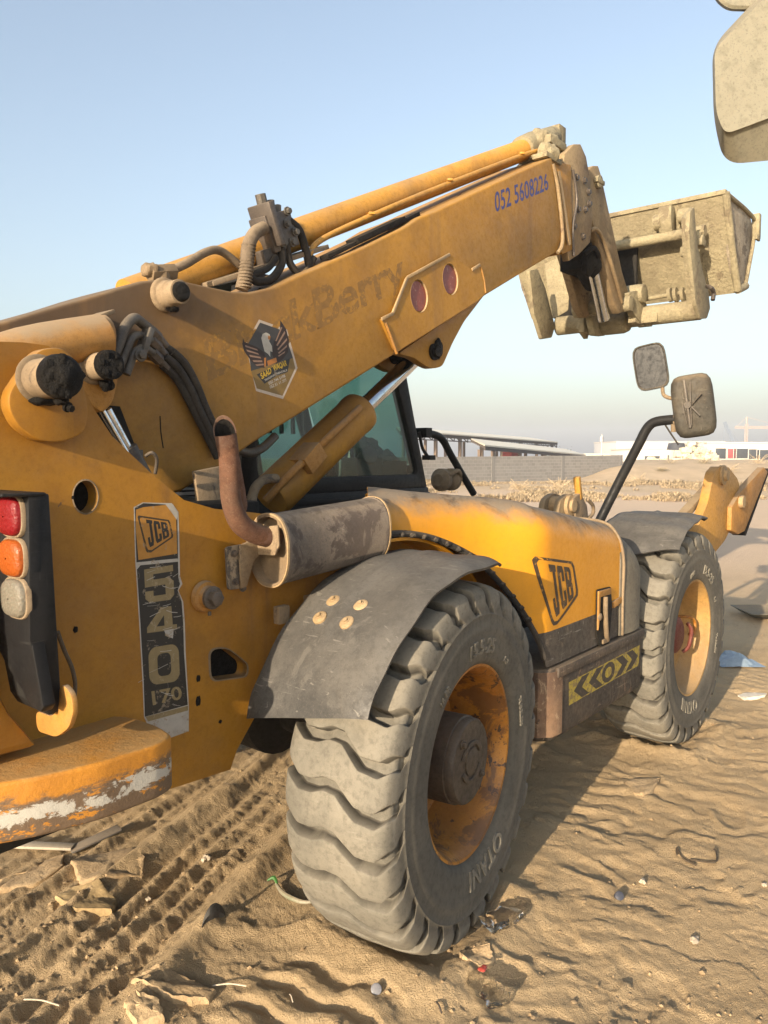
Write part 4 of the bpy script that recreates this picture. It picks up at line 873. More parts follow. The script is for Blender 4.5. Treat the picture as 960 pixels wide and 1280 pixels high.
# side strengthening plate with two reflectors
YR = YB - 0.014
rein = px([(477, 399), (491, 392), (509, 347), (562, 318), (590, 337), (600, 331), (607, 366), (597, 376), (497, 439), (493, 436)], YR)
h1 = circ(A(524, 370, YR), 0.070, 32, rz=0.078); h2 = circ(A(563, 349, YR), 0.070, 32, rz=0.078)
g = G(); g.prism(rein, (0, 0.0135, 0), [h1, h2]); rp = g.obj('boom_side_plate', M['yellow_boom'], boom, bevel=0.0)
for seg_ in ((((477, 399), (491, 392)), ((491, 392), (509, 347)), ((509, 347), (562, 318))), (((590, 337), (600, 331)),)):
  g = G()
  for a, b in seg_: g.bar(A(*a, YR - 0.002), A(*b, YR - 0.002), 0.016, 0.009, up=(0, 1, 0))
  g.obj('sunlit_edge', M['plate_edge'], rp, bevel=0.003)  # pale bars put the sunlight on the plate's upper and rear edges into colour
g = G(); g.tube([A(482, 404, YR), A(490, 425, YR - 0.002), A(496, 442, YR)], 0.007, 8); g.obj('weld_bead', M['yellow_dusty'], rp); g = G(); g.tube([A(601, 334, YR), A(605, 350, YR), A(607, 366, YR)], 0.005, 8); g.obj('weld_bead', M['yellow_dusty'], rp)
for h in (h1, h2):
    c = sum(h, Vector()) / len(h)
    g = G(); g.cyl(c + Vector((0, 0.0125, 0)), c + Vector((0, 0.0085, 0)), 0.0705, n=32); g.obj('reflector', M['reflector'], rp)
    g = G(); n = len(h); o = [c + (p - c) * 1.0 + NY * 0.001 for p in h]; i_ = [c + (p - c) * 0.985 + Vector((0, 0.010, 0)) for p in h]
    g.add(o + i_, [(i, (i + 1) % n, n + (i + 1) % n, n + i) for i in range(n)]); g.obj('reflector_lip', M['plate_edge'], rp)
# lift-ram lug under the boom
g = G(); yl = -0.235
lug = rounded(px([(498, 442), (606, 368), (580, 402), (566, 428), (553, 458), (541, 461), (530, 456), (518, 447)], yl), 0.03)
g.prism(lug, (0, 0.05, 0)); g.prism([p + Vector((0, 0.26, 0)) for p in lug], (0, 0.05, 0)); lg = g.obj('lift_lug', M['yellow_boom'], boom, bevel=0.006)
g = G(); c = A(542, 440, yl); g.cyl(c + NY * 0.012, c + Vector((0, 0.34, 0)), 0.042, n=22).cyl(c + NY * 0.03, c, 0.025, n=18); g.blob(c + Vector((0.03, -0.01, 0.02)), (0.03, 0.012, 0.05), 4); g.obj('lug_pin', M['grease'], lg)
# side pin near the boom's crest
c = A(206, 369, YB)
g = G(); g.lathe(c, c + NY * 0.09, [(0, 0.060), (0.15, 0.056), (0.2, 0.046), (0.5, 0.046), (0.55, 0.041), (1.0, 0.041)], 24)
bp = g.obj('boom_pin', M['tan_plate'], boom, bevel=0.003)
g = G(); e = c + NY * 0.088; g.lathe(e, e + NY * 0.02, [(0, 0.034), (0.5, 0.032), (0.9, 0.026), (1, 0.0)], 20); g.blob(c + Vector((0.01, -0.03, -0.048)), (0.022, 0.02, 0.010), 3); g.obj('grease', M['grease'], boom)
g = G(); c = A(202, 341, -0.22); g.cyl(c + Vector((-0.05, 0, -0.01)), c + Vector((0.05, 0, 0.012)), 0.030, n=6).cyl(c + Vector((0, -0.0, -0.05)), c, 0.03, n=12); g.blob(c + Vector((-0.045, 0, 0)), (0.03, 0.03, 0.025), 2)
g.obj('pipe_union', M['tan_plate'], boom, bevel=0.003)

# writing on the boom
yt = YB - 0.0003
g = G(); put_text(g, '052 5608226', quad([A(619, 266, yt), A(686, 237, yt), A(684, 216, yt), A(618, 240, yt)]), NY, 0.001, bold=0.012); g.obj('phone_number', M['blue_dec'], boom, fix=False)
g = G(); put_text(g, 'BlackBerry', quad([A(262, 494, yt), A(512, 372, yt), A(500, 312, yt), A(254, 424, yt)]), NY, 0.0005, bold=0.02, space=0.95); g.obj('faded_lettering', M['faded'], boom, fix=False)
# club-style sticker with a bird
def s_(x, y): return A(280 + x / 8, 390 + y / 8, yt)
def flatpoly(g, pts, lift):
    vs = [s_(*p) + NY * lift * LS for p in pts]
    for tri in tessellate_polygon([vs]): g.add([vs[i] for i in tri], [(0, 1, 2)])
    return g
g = G(); flatpoly(g, [(350, 75), (630, 175), (735, 560), (590, 870), (320, 790), (215, 320)], 0.0005); stk = g.obj('sticker', flat('sticker_border', (0.50, 0.42, 0.34), 0.5, worn=0.1, worncol=(0.4, 0.25, 0.1)), boom, fix=False)
g = G(); flatpoly(g, [(360, 105), (600, 190), (690, 460), (270, 590), (240, 320)], 0.0010); g.obj('sticker_field', flat('sticker_charcoal', (0.045, 0.042, 0.040), 0.5), stk, fix=False)
g = G(); flatpoly(g, [(270, 590), (690, 460), (712, 560), (585, 838), (328, 765)], 0.0010); g.obj('sticker_field', flat('sticker_bronze', (0.20, 0.125, 0.032), 0.5), stk, fix=False)
wing = flat('wing_brown', (0.032, 0.018, 0.014), 0.6); feather = flat('feather_tan', (0.27, 0.17, 0.12), 0.6)
g = G(); flatpoly(g, [(190, 262), (205, 300), (330, 350), (400, 405), (440, 520), (400, 560), (330, 545), (270, 490), (200, 390), (182, 320)], 0.0015)
flatpoly(g, [(562, 80), (560, 170), (500, 300), (480, 420), (520, 520), (590, 470), (640, 400), (650, 290), (620, 170)], 0.0015); g.obj('wing', wing, stk, fix=False)
g = G()
for q in ([(210, 330), (330, 372), (340, 388), (215, 350)], [(222, 375), (340, 412), (350, 428), (235, 396)], [(250, 428), (362, 448), (370, 466), (262, 448)], [(285, 482), (380, 484), (384, 502), (296, 500)], [(310, 525), (395, 515), (398, 532), (330, 540)],
          [(570, 150), (582, 156), (524, 292), (512, 290)], [(604, 190), (612, 210), (535, 340), (522, 332)], [(628, 260), (630, 282), (545, 380), (532, 372)], [(628, 330), (626, 352), (550, 418), (540, 408)], [(612, 390), (604, 410), (548, 446), (540, 438)]): flatpoly(g, q, 0.002)
g.obj('feather', feather, stk, fix=False, kind='stuff')
g = G(); flatpoly(g, [(372, 260), (385, 220), (420, 205), (455, 222), (462, 262), (450, 290), (478, 340), (484, 400), (460, 392), (462, 450), (440, 420), (405, 395), (388, 330)], 0.0025); g.obj('bird_head', flat('bird_white', (0.42, 0.40, 0.35), 0.6), stk, fix=False)
g = G(); flatpoly(g, [(440, 235), (465, 245), (458, 282), (438, 268)], 0.003); flatpoly(g, [(430, 490), (520, 455), (530, 500), (440, 540)], 0.0025); flatpoly(g, [(400, 460), (420, 455), (418, 545), (402, 548)], 0.0025); g.obj('bird_beak', flat('beak_orange', (0.40, 0.16, 0.035), 0.6), stk, fix=False)
g = G(); flatpoly(g, [(325, 625), (500, 545), (660, 460), (635, 600), (520, 640), (405, 718)], 0.0022); g.obj('banner', M['black_dec'], stk, fix=False)
g = G(); put_text(g, 'SAAD', quad([s_(378, 675), s_(478, 610), s_(462, 548), s_(360, 615)]), NY, 0.003, bold=0.03); put_text(g, 'WAQAR', quad([s_(498, 600), s_(632, 545), s_(622, 478), s_(482, 540)]), NY, 0.003, bold=0.03)
g.obj('sticker_name', flat('sticker_yellow', (0.50, 0.33, 0.02), 0.5), stk, fix=False)
g = G(); put_text(g, 'TRANSPORT', quad([s_(410, 695), s_(520, 632), s_(515, 612), s_(402, 675)]), NY, 0.003, bold=0.02); put_text(g, 'RENTALS', quad([s_(528, 628), s_(630, 590), s_(628, 570), s_(522, 608)]), NY, 0.003, bold=0.02)
put_text(g, '050 744 5108', quad([s_(450, 730), s_(615, 650), s_(605, 622), s_(440, 700)]), NY, 0.003, bold=0.02); put_text(g, '052 51 11 285', quad([s_(462, 768), s_(625, 690), s_(617, 662), s_(452, 738)]), NY, 0.003, bold=0.02)
g.obj('sticker_numbers', M['white_dec'], stk, fix=False)

# ---- extension ram on top of the boom, pipes, valve block
ye = -0.08
g = G(); g.lathe(A(160, 372, ye), A(664, 184, ye), [(0, 0.066), (0.40, 0.066), (0.97, 0.064), (0.975, 0.074), (1.0, 0.074)], 28); ram = g.obj('extension_ram', M['yellow_bright'], boom, sharp=40)
g = G(); g.lathe(A(652, 188, ye), A(690, 172, ye), [(0, 0.082), (0.3, 0.086), (0.6, 0.078), (1.0, 0.07)], 24); g.box(A(672, 186, ye), (0.22, 0.30, 0.05)).box(A(690, 176, 0.02), (0.10, 0.16, 0.16)).box(A(684, 200, YB + 0.05), (0.20, 0.10, 0.03)); g.blob(A(676, 183, ye - 0.04), (0.12, 0.10, 0.09), 5); g.blob(A(684, 192, YB + 0.05), (0.07, 0.06, 0.06), 6)
g.obj('ram_mount', M['mud'], boom, bevel=0.004)
g = G(); g.tube([A(382, 352, -0.20), A(390, 340, -0.20), A(388, 318, -0.19), A(396, 304, -0.18), A(420, 290, -0.17), A(455, 274, -0.17)], 0.013, 12); g.tube([A(455, 274, -0.17), A(540, 238, -0.17), A(660, 192, -0.17), A(684, 189, -0.17)], 0.014, 12)
rp_ = g.obj('ram_pipe', M['yellow_bright'], boom)
g = G()
for x, y in ((462, 268), (560, 226), (650, 193)): g.bar(A(x, y + 3, -0.12), A(x + 3, y - 2, -0.19), 0.03, 0.012)
g.obj('pipe_clip', M['yellow_bright'], boom, bevel=0.002)
# top plates of the inner boom, seen along the crest
g = G(); g.bar(A(395, 330, -0.10), A(690, 200, -0.10), 0.22, 0.015); g.bar(A(250, 358, -0.12), A(395, 312, -0.12), 0.16, 0.02); g.obj('inner_boom_top', M['mudcream'], boom, bevel=0.003)
g = G(); g.bar(A(405, 322, -0.22), A(520, 268, -0.22), 0.05, 0.018); g.bar(A(440, 303, -0.22), A(500, 275, -0.22), 0.07, 0.025); g.obj('wear_pad', M['black_matt'], boom, bevel=0.002)
vb = A(343, 291, -0.16)
bd = (A(455, 274, -0.17) - A(660, 192, -0.17)).normalized(); rotv = Matrix.Rotation(R(-24), 3, 'Y')
g = G(); g.box(vb, (0.15, 0.10, 0.145), rotv).box(vb + Vector((-0.06, -0.02, 0.01)), (0.03, 0.13, 0.17), rotv).box(vb + Vector((-0.02, 0.02, -0.10)), (0.13, 0.10, 0.07), rotv); valve = g.obj('valve_block', M['steel'], boom, bevel=0.005)
g = G()
for dx, dz in ((0.03, 0.02), (0.065, -0.02), (0.03, -0.055), (-0.02, -0.045), (0.055, 0.065)): bolt(g, vb + rotv @ Vector((dx, -0.05, dz)), NY, 0.012, 0.02)
g.cyl(vb + Vector((-0.05, 0, 0.06)), vb + Vector((-0.075, 0, 0.135)), 0.022, n=8).cyl(vb + Vector((-0.01, 0, 0.06)), vb + Vector((-0.02, 0, 0.125)), 0.016, n=8).cyl(vb + Vector((0.03, 0.01, 0.06)), vb + Vector((0.03, 0.01, 0.12)), 0.014, n=8)
g.obj('valve_fitting', M['pipe'], valve)
g = G(); g.tube([A(208, 340, -0.2), A(232, 330, -0.2), A(258, 315, -0.19), A(276, 314, -0.18), A(300, 332, -0.18), A(315, 345, -0.17)], 0.016, 10); g.obj('hydraulic_pipe', M['hose_wrap'], boom)
g = G(); g.tube([A(330, 285, -0.20), A(318, 292, -0.21), A(310, 310, -0.22), A(308, 335, -0.22), A(302, 362, -0.21)], 0.026, 14)
for t in range(14): g.cyl(A(311 - t * 0.45, 306 + t * 4.0, -0.22), A(311 - t * 0.45, 307.6 + t * 4.0, -0.22), 0.029, n=14)
g.obj('wrapped_hose', M['hose_wrap'], boom)
for pts, r in (([(352, 310), (352, 330), (340, 348), (322, 352), (312, 345)], 0.017), ([(358, 305), (362, 328), (374, 342), (384, 338), (392, 322)], 0.016), ([(362, 276), (374, 288), (382, 312), (386, 330)], 0.017), ([(386, 330), (380, 350), (352, 362), (325, 364)], 0.014), ([(345, 322), (335, 335), (320, 342), (300, 352)], 0.014)):
    g = G(); g.tube([A(x, y, -0.20) for x, y in pts], r, 10); g.obj('hydraulic_hose', M['hose'], boom)

# ---- three bent steel pipes and the hoses that run down the boom
for k_, (a, b, c_, d, r) in enumerate((((140, 452), (157, 408), (168, 398), (190, 414), 0.017), ((150, 458), (164, 424), (172, 419), (190, 426), 0.013), ((158, 468), (168, 441), (178, 435), (192, 442), 0.013))):
    g = G(); y0 = -0.38 - 0.0 * k_; g.tube([A(*a, y0), A((a[0] + b[0]) / 2, (a[1] + b[1]) / 2, y0), A(*b, y0), A(*c_, y0 + 0.01), A((c_[0] + d[0]) / 2, (c_[1] + d[1]) / 2 - 1, y0 + 0.03), A(*d, -0.32)], r, 12); g.obj('steel_pipe', M['pipe'], boom)
    g = G(); g.cyl(A(d[0] - 2, d[1] - 1, -0.32), A(d[0] + 8, d[1] + 9, -0.315), 0.02, n=6).cyl(A(d[0] + 7, d[1] + 7, -0.315), A(d[0] + 17, d[1] + 19, -0.31), 0.015, n=12); g.obj('hose_fitting', M['steel'], boom)
g = G(); g.bar(A(186, 411, -0.37), A(174, 447, -0.37), 0.018, 0.05, up=(0, 1, 0)); bolt(g, A(175, 444, -0.40), NY, 0.014, 0.02); g.obj('pipe_clamp', M['pipe'], boom, bevel=0.002)
for k_, pts in enumerate(([(207, 434), (222, 446), (238, 470), (252, 505), (265, 533), (280, 560)], [(206, 446), (222, 460), (238, 486), (250, 514), (263, 540), (276, 566)], [(203, 456), (220, 472), (234, 496), (247, 522), (260, 547), (272, 572)], [(216, 440), (232, 456), (246, 482), (258, 512), (270, 536), (284, 556)])):
    g = G(); g.tube([A(x, y, -0.31 - 0.012 * (k_ % 2)) for x, y in pts], 0.015, 10); g.obj('hydraulic_hose', M['hose'], boom)
g = G(); g.tube([A(296, 562, -0.22), A(312, 566, -0.2), A(328, 560, -0.2), A(344, 545, -0.19)], 0.018, 10); g.obj('hydraulic_hose', M['pipe'], boom)

# ---- boom nose, tilt linkage, quick hitch
g = G(); g.prism(px([(690, 200), (714, 206), (716, 312), (703, 318), (697, 300)], YB + 0.015), (0, WB - 0.03, 0)); g.obj('inner_boom', M['yellow_boom'], T, bevel=0.006)
g = G(); g.bar(A(698, 214, YB - 0.002), A(712, 306, YB - 0.002), 0.03, 0.012, up=(0, 1, 0)); g.obj('wear_strip', M['plate_edge'], T)
g = G(); g.tube([A(691, 205, YB), A(698, 240, YB - 0.005), A(703, 290, YB - 0.005), A(702, 308, YB - 0.02), A(697, 316, YB - 0.01)], 0.012, 8); g.obj('boom_end_band', M['link'], boom)
ynp = YB + 0.02
nose = px([(706, 192), (718, 180), (726, 180), (733, 196), (738, 225), (741, 270), (738, 303), (724, 318), (712, 326), (708, 310), (713, 262), (704, 215)], ynp)
g = G(); g.prism(nose, (0, 0.05, 0)); g.prism([p + Vector((0, 0.31, 0)) for p in nose], (0, 0.05, 0)); g.box(A(722, 250, ynp) + Vector((0.06, 0.18, 0)), (0.16, 0.32, 0.55)); nz = g.obj('boom_nose', M['link'], T, bevel=0.006)
g = G()
for x, y in ((720, 222), (730, 226), (722, 262), (731, 262), (717, 283), (728, 296), (736, 255), (735, 240)): bolt(g, A(x, y, ynp), NY, 0.016, 0.02)
g.tube([A(716, 212, ynp - 0.008), A(721, 250, ynp - 0.008), A(716, 285, ynp - 0.008), A(717, 320, ynp - 0.008)], 0.010, 8); g.obj('nose_bolt', M['steel'], nz)
yk = -0.20
link = px([(736, 212), (742, 207), (748, 207), (752, 220), (764, 276), (778, 340), (788, 372), (785, 386), (775, 392), (768, 380), (758, 340), (746, 296), (737, 262)], yk)
g = G(); g.prism(link, (0, 0.06, 0)); g.prism([p + Vector((0, 0.28, 0)) for p in link], (0, 0.06, 0)); lk = g.obj('tilt_link', M['link'], T, bevel=0.008)
g = G(); c = A(746, 228, yk); g.cyl(c + NY * 0.03, c + Vector((0, 0.4, 0)), 0.045, n=18).box(c + NY * 0.02, (0.12, 0.03, 0.03)); g.obj('link_pin', M['mud'], lk, bevel=0.003); g = G(); c = A(782, 380, yk); g.cyl(c + NY * 0.05, c + Vector((0, 0.42, 0)), 0.06, n=20); c = A(795, 368, yk); g.lathe(c + NY * 0.07, c + Vector((0, 0.1, 0)), [(0, 0.07), (0.3, 0.075), (1, 0.075)], 20)
g.obj('link_pin', M['mud'], lk, bevel=0.003)
g = G(); g.tube([A(738, 288, yk - 0.02), A(746, 287, yk - 0.03), A(756, 305, yk - 0.02), A(770, 350, yk - 0.02), A(777, 378, yk)], 0.014, 8); g.obj('hydraulic_hose', M['link'], lk)
yc = -0.06
g = G(); g.lathe(A(722, 300, yc), A(746, 352, yc), [(0, 0.09), (0.7, 0.11), (1, 0.10)], 18); g.blob(A(738, 328, yc - 0.06), (0.10, 0.07, 0.10), 5); g.box(A(728, 315, yc) + Vector((0.1, 0.05, 0)), (0.3, 0.2, 0.25)); g.tube([A(730, 318, yc - 0.10), A(742, 310, yc - 0.14), A(748, 322, yc - 0.12), A(742, 334, yc - 0.1)], 0.018, 8)
tc = g.obj('tilt_ram', M['black_matt'], T, bevel=0.01)
g = G(); g.cyl(A(742, 340, yc - 0.06), A(755, 400, yc - 0.06), 0.042).cyl(A(747, 340, yc), A(760, 398, yc), 0.02); g.obj('tilt_rod', M['chrome'], tc)
# hitch frame: a tall plate each side, cross tubes, knuckles
XC = 3.86
def hx(x, y): return AX(x, y, XC)
R0 = A(880, 385, -0.70); L0 = hx(700, 408)
hitch = thing('quick_hitch', (XC, 0, 0), None, None); hitch.parent = T; hitch.location = Vector((XC, -0.08, 2.7)) - T.location
def hp(Y, l, th, name='hitch_plate', m='mud'):
    g = G(); g.prism(rounded(px(l, Y), 0.02), (0, th, 0)); return g.obj(name, M[m], hitch, bevel=0.004)
hp(-0.70, [(863, 264), (868, 258), (871, 300), (879, 340), (886, 366), (888, 385), (884, 398), (876, 399), (870, 380), (865, 330), (861, 290)], 0.03)
hp(-0.62, [(858, 272), (864, 262), (868, 300), (871, 350), (874, 392), (866, 390), (860, 320)], 0.04)
hp(-0.24, [(786, 366), (796, 363), (806, 372), (812, 395), (816, 408), (806, 409), (792, 392)], 0.05)
hp(0.10, [(738, 392), (752, 385), (765, 402), (756, 420), (744, 419)], 0.05)
hp(0.50, [(662, 338), (672, 336), (682, 360), (694, 408), (690, 422), (678, 424), (668, 392)], 0.035)
g = G(); g.prism(rounded([AX(x, y, XC + 0.02) for x, y in ((680, 330), (706, 318), (713, 345), (710, 388), (691, 399), (686, 370))], 0.02), (0.03, 0, 0)); g.obj('hitch_plate', M['mud'], hitch, bevel=0.004)
g = G(); g.cyl(Vector((XC, -0.66, R0.z + 0.0)), Vector((XC, 0.52, R0.z)), 0.078, n=26); g.cyl(Vector((XC, -0.68, A(862, 273, -0.68).z)), Vector((XC, 0.2, A(862, 273, -0.68).z)), 0.040, n=18)
g.obj('cross_tube', M['mud'], hitch, sharp=50)
g = G(); c = AX(772, 402, XC - 0.03); g.lathe(c + Vector((0, -0.09, 0)), c + Vector((0, 0.14, 0)), [(0, 0.085), (0.2, 0.1), (0.8, 0.1), (1, 0.085)], 20); g.box(c + Vector((-0.05, -0.18, 0.03)), (0.22, 0.06, 0.16)).box(c + Vector((0.0, -0.26, -0.01)), (0.12, 0.16, 0.07)).box(c + Vector((-0.06, 0.24, 0.1)), (0.2, 0.05, 0.36)); g.box(AX(735, 385, XC), (0.16, 0.04, 0.5), Matrix.Rotation(R(25), 3, 'Y'))
g.obj('knuckle', M['mud'], hitch, bevel=0.004)
g = G(); g.box(AX(720, 372, XC + 0.05), (0.05, 0.34, 0.5)); g.box(AX(760, 340, XC + 0.12), (0.04, 0.5, 0.7)); g.obj('hitch_back', M['black_matt'], hitch, bevel=0.01)
c = AX(838, 273, XC - 0.02)
g = G(); g.prism(rounded([c + Vector((dx, -0.02, dz)) for dx, dz in ((-0.05, 0.09), (0.06, 0.09), (0.07, -0.10), (0.0, -0.12), (-0.05, -0.02))], 0.02), (0, 0.10, 0)); c2 = AX(828, 277, XC - 0.02); g.cyl(c2, c2 + Vector((0, 0.06, 0)), 0.06, n=18); c3 = AX(854, 270, XC); g.cyl(c3 + Vector((0, -0.06, 0)), c3 + Vector((0, 0.03, 0)), 0.055, n=18)
g.obj('locking_hook', M['mud'], hitch, bevel=0.004)
g = G(); c = AX(873, 300, XC - 0.05); g.cyl(c + Vector((0, -0.04, 0)), c + Vector((0, 0.06, 0)), 0.035, n=12).box(c + Vector((-0.02, -0.01, -0.03)), (0.1, 0.08, 0.05)).tube([AX(874, 290, XC - 0.08), AX(870, 300, XC - 0.1), AX(862, 310, XC - 0.1), AX(857, 318, XC - 0.08)], 0.02, 8).box(AX(860, 314, XC - 0.06), (0.06, 0.1, 0.07))
g.obj('locking_lever', M['mud'], hitch, bevel=0.005)
g = G(); g.tube([A(884, 358, -0.74), A(889, 360, -0.78), A(892, 366, -0.78), A(891, 375, -0.78)], 0.016, 10, 3); g.obj('hitch_pin', M['steel'], hitch)
g = G(); p0 = AX(800, 375, XC); p1 = AX(868, 363, XC); g.cyl(p0, p1, 0.018, n=10)
for x in (838, 845, 854): g.cyl(AX(x - 2, 369, XC - 0.02), AX(x + 2, 368, XC - 0.02), 0.055, n=14)
g.obj('hitch_rod', M['mud'], hitch)
# bucket
YE, YW = -0.80, 1.0
prof = px([(905, 241), (938, 270), (942, 290), (930, 358), (920, 363), (912, 320)], YE)
bucket = thing('bucket', (4.2, 0, 0), None, None); bucket.parent = T; bucket.location = Vector((4.2, -0.07, 2.75)) - T.location
tb, lip, lip2, bf, bb, mid = prof
g = G(); D = Vector((0, YW - YE, 0)); rows = [tb, mid * 0.5 + (tb * 0.5 + bb * 0.5) * 0.5, bb + Vector((-0.02, 0, 0.04)), bb, bf]
nY = 10; g.grid([[p + D * (j / nY) for j in range(nY + 1)] for p in rows], 0.02); g.obj('bucket_back', M['mud'], bucket, sharp=50)
bsm = (mat('bucket_side_scraped', (0.30, 0.25, 0.18), (0.42, 0.36, 0.27), 0.85, dust=0.3, patch=0.35, patchcol=(0.16, 0.125, 0.085), bump=0.8, bdist=0.012, scratch=0.5, scratchcol=(0.5, 0.45, 0.37)))
g = G(); g.prism(prof, (0, 0.022, 0)); g.obj('bucket_side', bsm, bucket, bevel=0.005); g = G(); g.prism([p + D for p in prof], (0, -0.022, 0)); g.obj('bucket_side', bsm, bucket, bevel=0.005)
g = G(); g.tube([tb + NY * 0.012, (tb + bb) / 2 * 0.6 + mid * 0.4 + NY * 0.012, bb + NY * 0.012], 0.03, 10); g.tube([bb + NY * 0.012, bf + NY * 0.012], 0.03, 10, 2); g.tube([tb + NY * 0.01, lip + NY * 0.01, lip2 + NY * 0.01, bf + NY * 0.01], 0.016, 8, 3); g.obj('bucket_edge', M['mud'], bucket)
g = G(); g.bar(tb + Vector((0, -0.02, 0.0)), tb + D, 0.06, 0.035); g.obj('bucket_rim', M['mud'], bucket, bevel=0.004)
g = G(); c = A(942, 287, YE); g.box(c + Vector((0.0, -0.02, 0.02)), (0.06, 0.06, 0.20)).box(c + Vector((-0.03, -0.04, -0.08)), (0.10, 0.02, 0.04)); g.obj('bucket_wear_block', M['mud'], bucket, bevel=0.004)

# ---- lift ram under the boom
yr = -0.07
b0, b1, b2 = A(338, 622, yr), A(452, 512, yr), A(516, 450, yr)
g = G(); g.lathe(b0, b1, [(0, 0.085), (0.02, 0.098), (0.86, 0.098), (0.93, 0.102), (0.97, 0.100), (0.99, 0.088), (1.0, 0.07)], 32); lr = g.obj('lift_ram', M['yellow_boom'], T, sharp=45)
g = G(); g.cyl(b1, b2, 0.043, n=24); g.obj('lift_rod', M['chrome'], lr)
dd = (b1 - b0).normalized(); tocam = Vector((-0.5, -0.8, 0.35)).normalized(); sdv = (tocam - dd * tocam.dot(dd)).normalized()
g = G(); g.tube([b0 + dd * 0.30 + sdv * 0.11, b0 + dd * 0.36 + sdv * 0.135, b0 + dd * 0.5 + sdv * 0.125, (b0 + b1) / 2 + sdv * 0.12, b1 - dd * 0.1 + sdv * 0.118], 0.017, 10); g.box(b0 + dd * 0.22 + sdv * 0.10, (0.12, 0.10, 0.08), Matrix.Rotation(R(-40), 3, 'Y')); g.tube([b0 + dd * 0.2 + sdv * 0.12, b0 + dd * 0.12 + sdv * 0.13, b0 + dd * 0.02 + sdv * 0.10, b0 - dd * 0.06 + sdv * 0.05], 0.018, 10)
g.obj('ram_pipe', M['yellow_dusty'], lr, bevel=0.004)
g = G(); g.tube([A(312, 640, -0.22), A(318, 612, -0.2), A(330, 600, -0.18), A(345, 598, -0.16)], 0.02, 10); g.obj('hydraulic_hose', M['tan_plate'], T)
g = G(); g.box(A(262, 612, -0.36), (0.12, 0.02, 0.15), Matrix.Rotation(R(-8), 3, 'Y')); g.obj('mount_plate', M['tan_plate'], T, bevel=0.004)
for k_ in range(9):
    g = G(); z = A(222, 602, -0.3).z - k_ * 0.018; g.box((-0.62, -0.26, z), (0.5, 0.02, 0.006)); g.obj('cooler_fin', M['black_matt'], T)

# ---- exhaust
ym = -0.715
m0, m1 = A(336, 688, ym), A(466, 660, ym)
g = G(); P_ = []
def oval(c, ry, rz, n=40):
    out = []
    for i in range(n):
        a = 2 * math.pi * i / n; ca, sa = math.cos(a), math.sin(a); k_ = (abs(ca) ** 2.4 + abs(sa) ** 2.4) ** (-1 / 2.4); out.append(c + Vector((0, ry * ca * k_, rz * sa * k_)))
    return out
md = m1 - m0
for t, s1 in ((0.0, 0.985), (0.008, 1.03), (0.03, 1.03), (0.04, 1.0), (0.96, 0.98), (0.965, 1.01), (0.99, 1.01), (1.0, 0.98)): P_.append(oval(m0 + md * t, 0.088 * s1, 0.116 * s1) + [oval(m0 + md * t, 0.088 * s1, 0.116 * s1)[0]])
g.grid(P_); c = oval(m1, 0.086, 0.113); g.add(c, [tuple(range(40))]); mf = g.obj('muffler', M['muffler'], T, sharp=50)
g = G(); P_ = [oval(m0 + Vector((dx, 0, 0)), 0.088 * s1, 0.116 * s1) for dx, s1 in ((-0.004, 1.0), (-0.002, 0.93), (0.030, 0.90), (0.034, 0.5), (0.034, 0.02))]; P_ = [p + [p[0]] for p in P_]; g.grid(P_); g.obj('muffler_end', M['tan_plate'], mf, sharp=50)
g = G(); P_ = [oval(m0 + md * t, 0.088 * s1, 0.116 * s1) for t, s1 in ((-0.006, 1.0), (-0.004, 1.04), (0.012, 1.04), (0.014, 1.0))]; P_ = [p + [p[0]] for p in P_]; g.grid(P_); g.obj('muffler_seam', M['plate_edge'], mf); g = G(); P_ = [oval(m0 + md * t, 0.088 * s1, 0.116 * s1) for t, s1 in ((0.984, 1.0), (0.986, 1.03), (1.0, 1.03), (1.002, 0.96))]; P_ = [p + [p[0]] for p in P_]; g.grid(P_); g.obj('muffler_seam', M['plate_edge'], mf)
yx = -0.715
ex = [m0 + Vector((0.035, 0.0, 0.045)), m0 + Vector((-0.03, 0.0, 0.05)), A(302, 656, yx), A(290, 630, yx), A(287, 600, yx), A(286, 570, yx), A(282, 540, yx) + Vector((-0.006, -0.004, 0))]
g = G(); g.tube(ex, [0.033, 0.033, 0.033, 0.031, 0.031, 0.031, 0.034], 24, 8, caps=False)
pth = catmull(ex, 8); tip = pth[-1]
# slash-cut mouth: drop the ring on the camera side
n = 24; base = len(g.v) - n; dirv = (pth[-1] - pth[-2]).normalized(); cutn = (Vector((-0.62, -0.66, 0.42))).normalized()
for i in range(n):
    p = g.v[base + i]; t = -(p - tip).dot(cutn) / dirv.dot(cutn); g.v[base + i] = p + dirv * max(-0.045, min(0.05, t))
ring = g.v[base:base + n]
inner = [tip + (p - tip) * 0.90 for p in ring]; deep = [p - dirv * 0.22 for p in inner]; b = len(g.v); g.v += inner + deep
for i in range(n):
    j = (i + 1) % n; g.f.append((base + i, base + j, b + j, b + i)); g.f.append((b + i, b + j, b + n + j, b + n + i))
st = g.obj('exhaust_stack', M['exhaust'], T, sharp=50)
g = G(); i2 = [tip + (p - tip) * 0.89 - dirv * 0.006 for p in ring]; d2 = [p - dirv * 0.2 for p in i2]; g.add(i2 + d2, [(i, (i + 1) % n, n + (i + 1) % n, n + i) for i in range(n)] + [tuple(n + i for i in range(n))]); g.obj('soot_lining', M['grease'], st)
g = G(); g.prism(rounded(px([(283, 684), (306, 680), (306, 735), (286, 738)], -0.66), 0.012), (0, 0.012, 0)); g.obj('exhaust_bracket', mat('sooty_bracket', (0.07, 0.06, 0.05), (0.16, 0.13, 0.1), 0.8, dust=0.25, patch=0.3, patchcol=(0.28, 0.22, 0.15)), T, bevel=0.003)
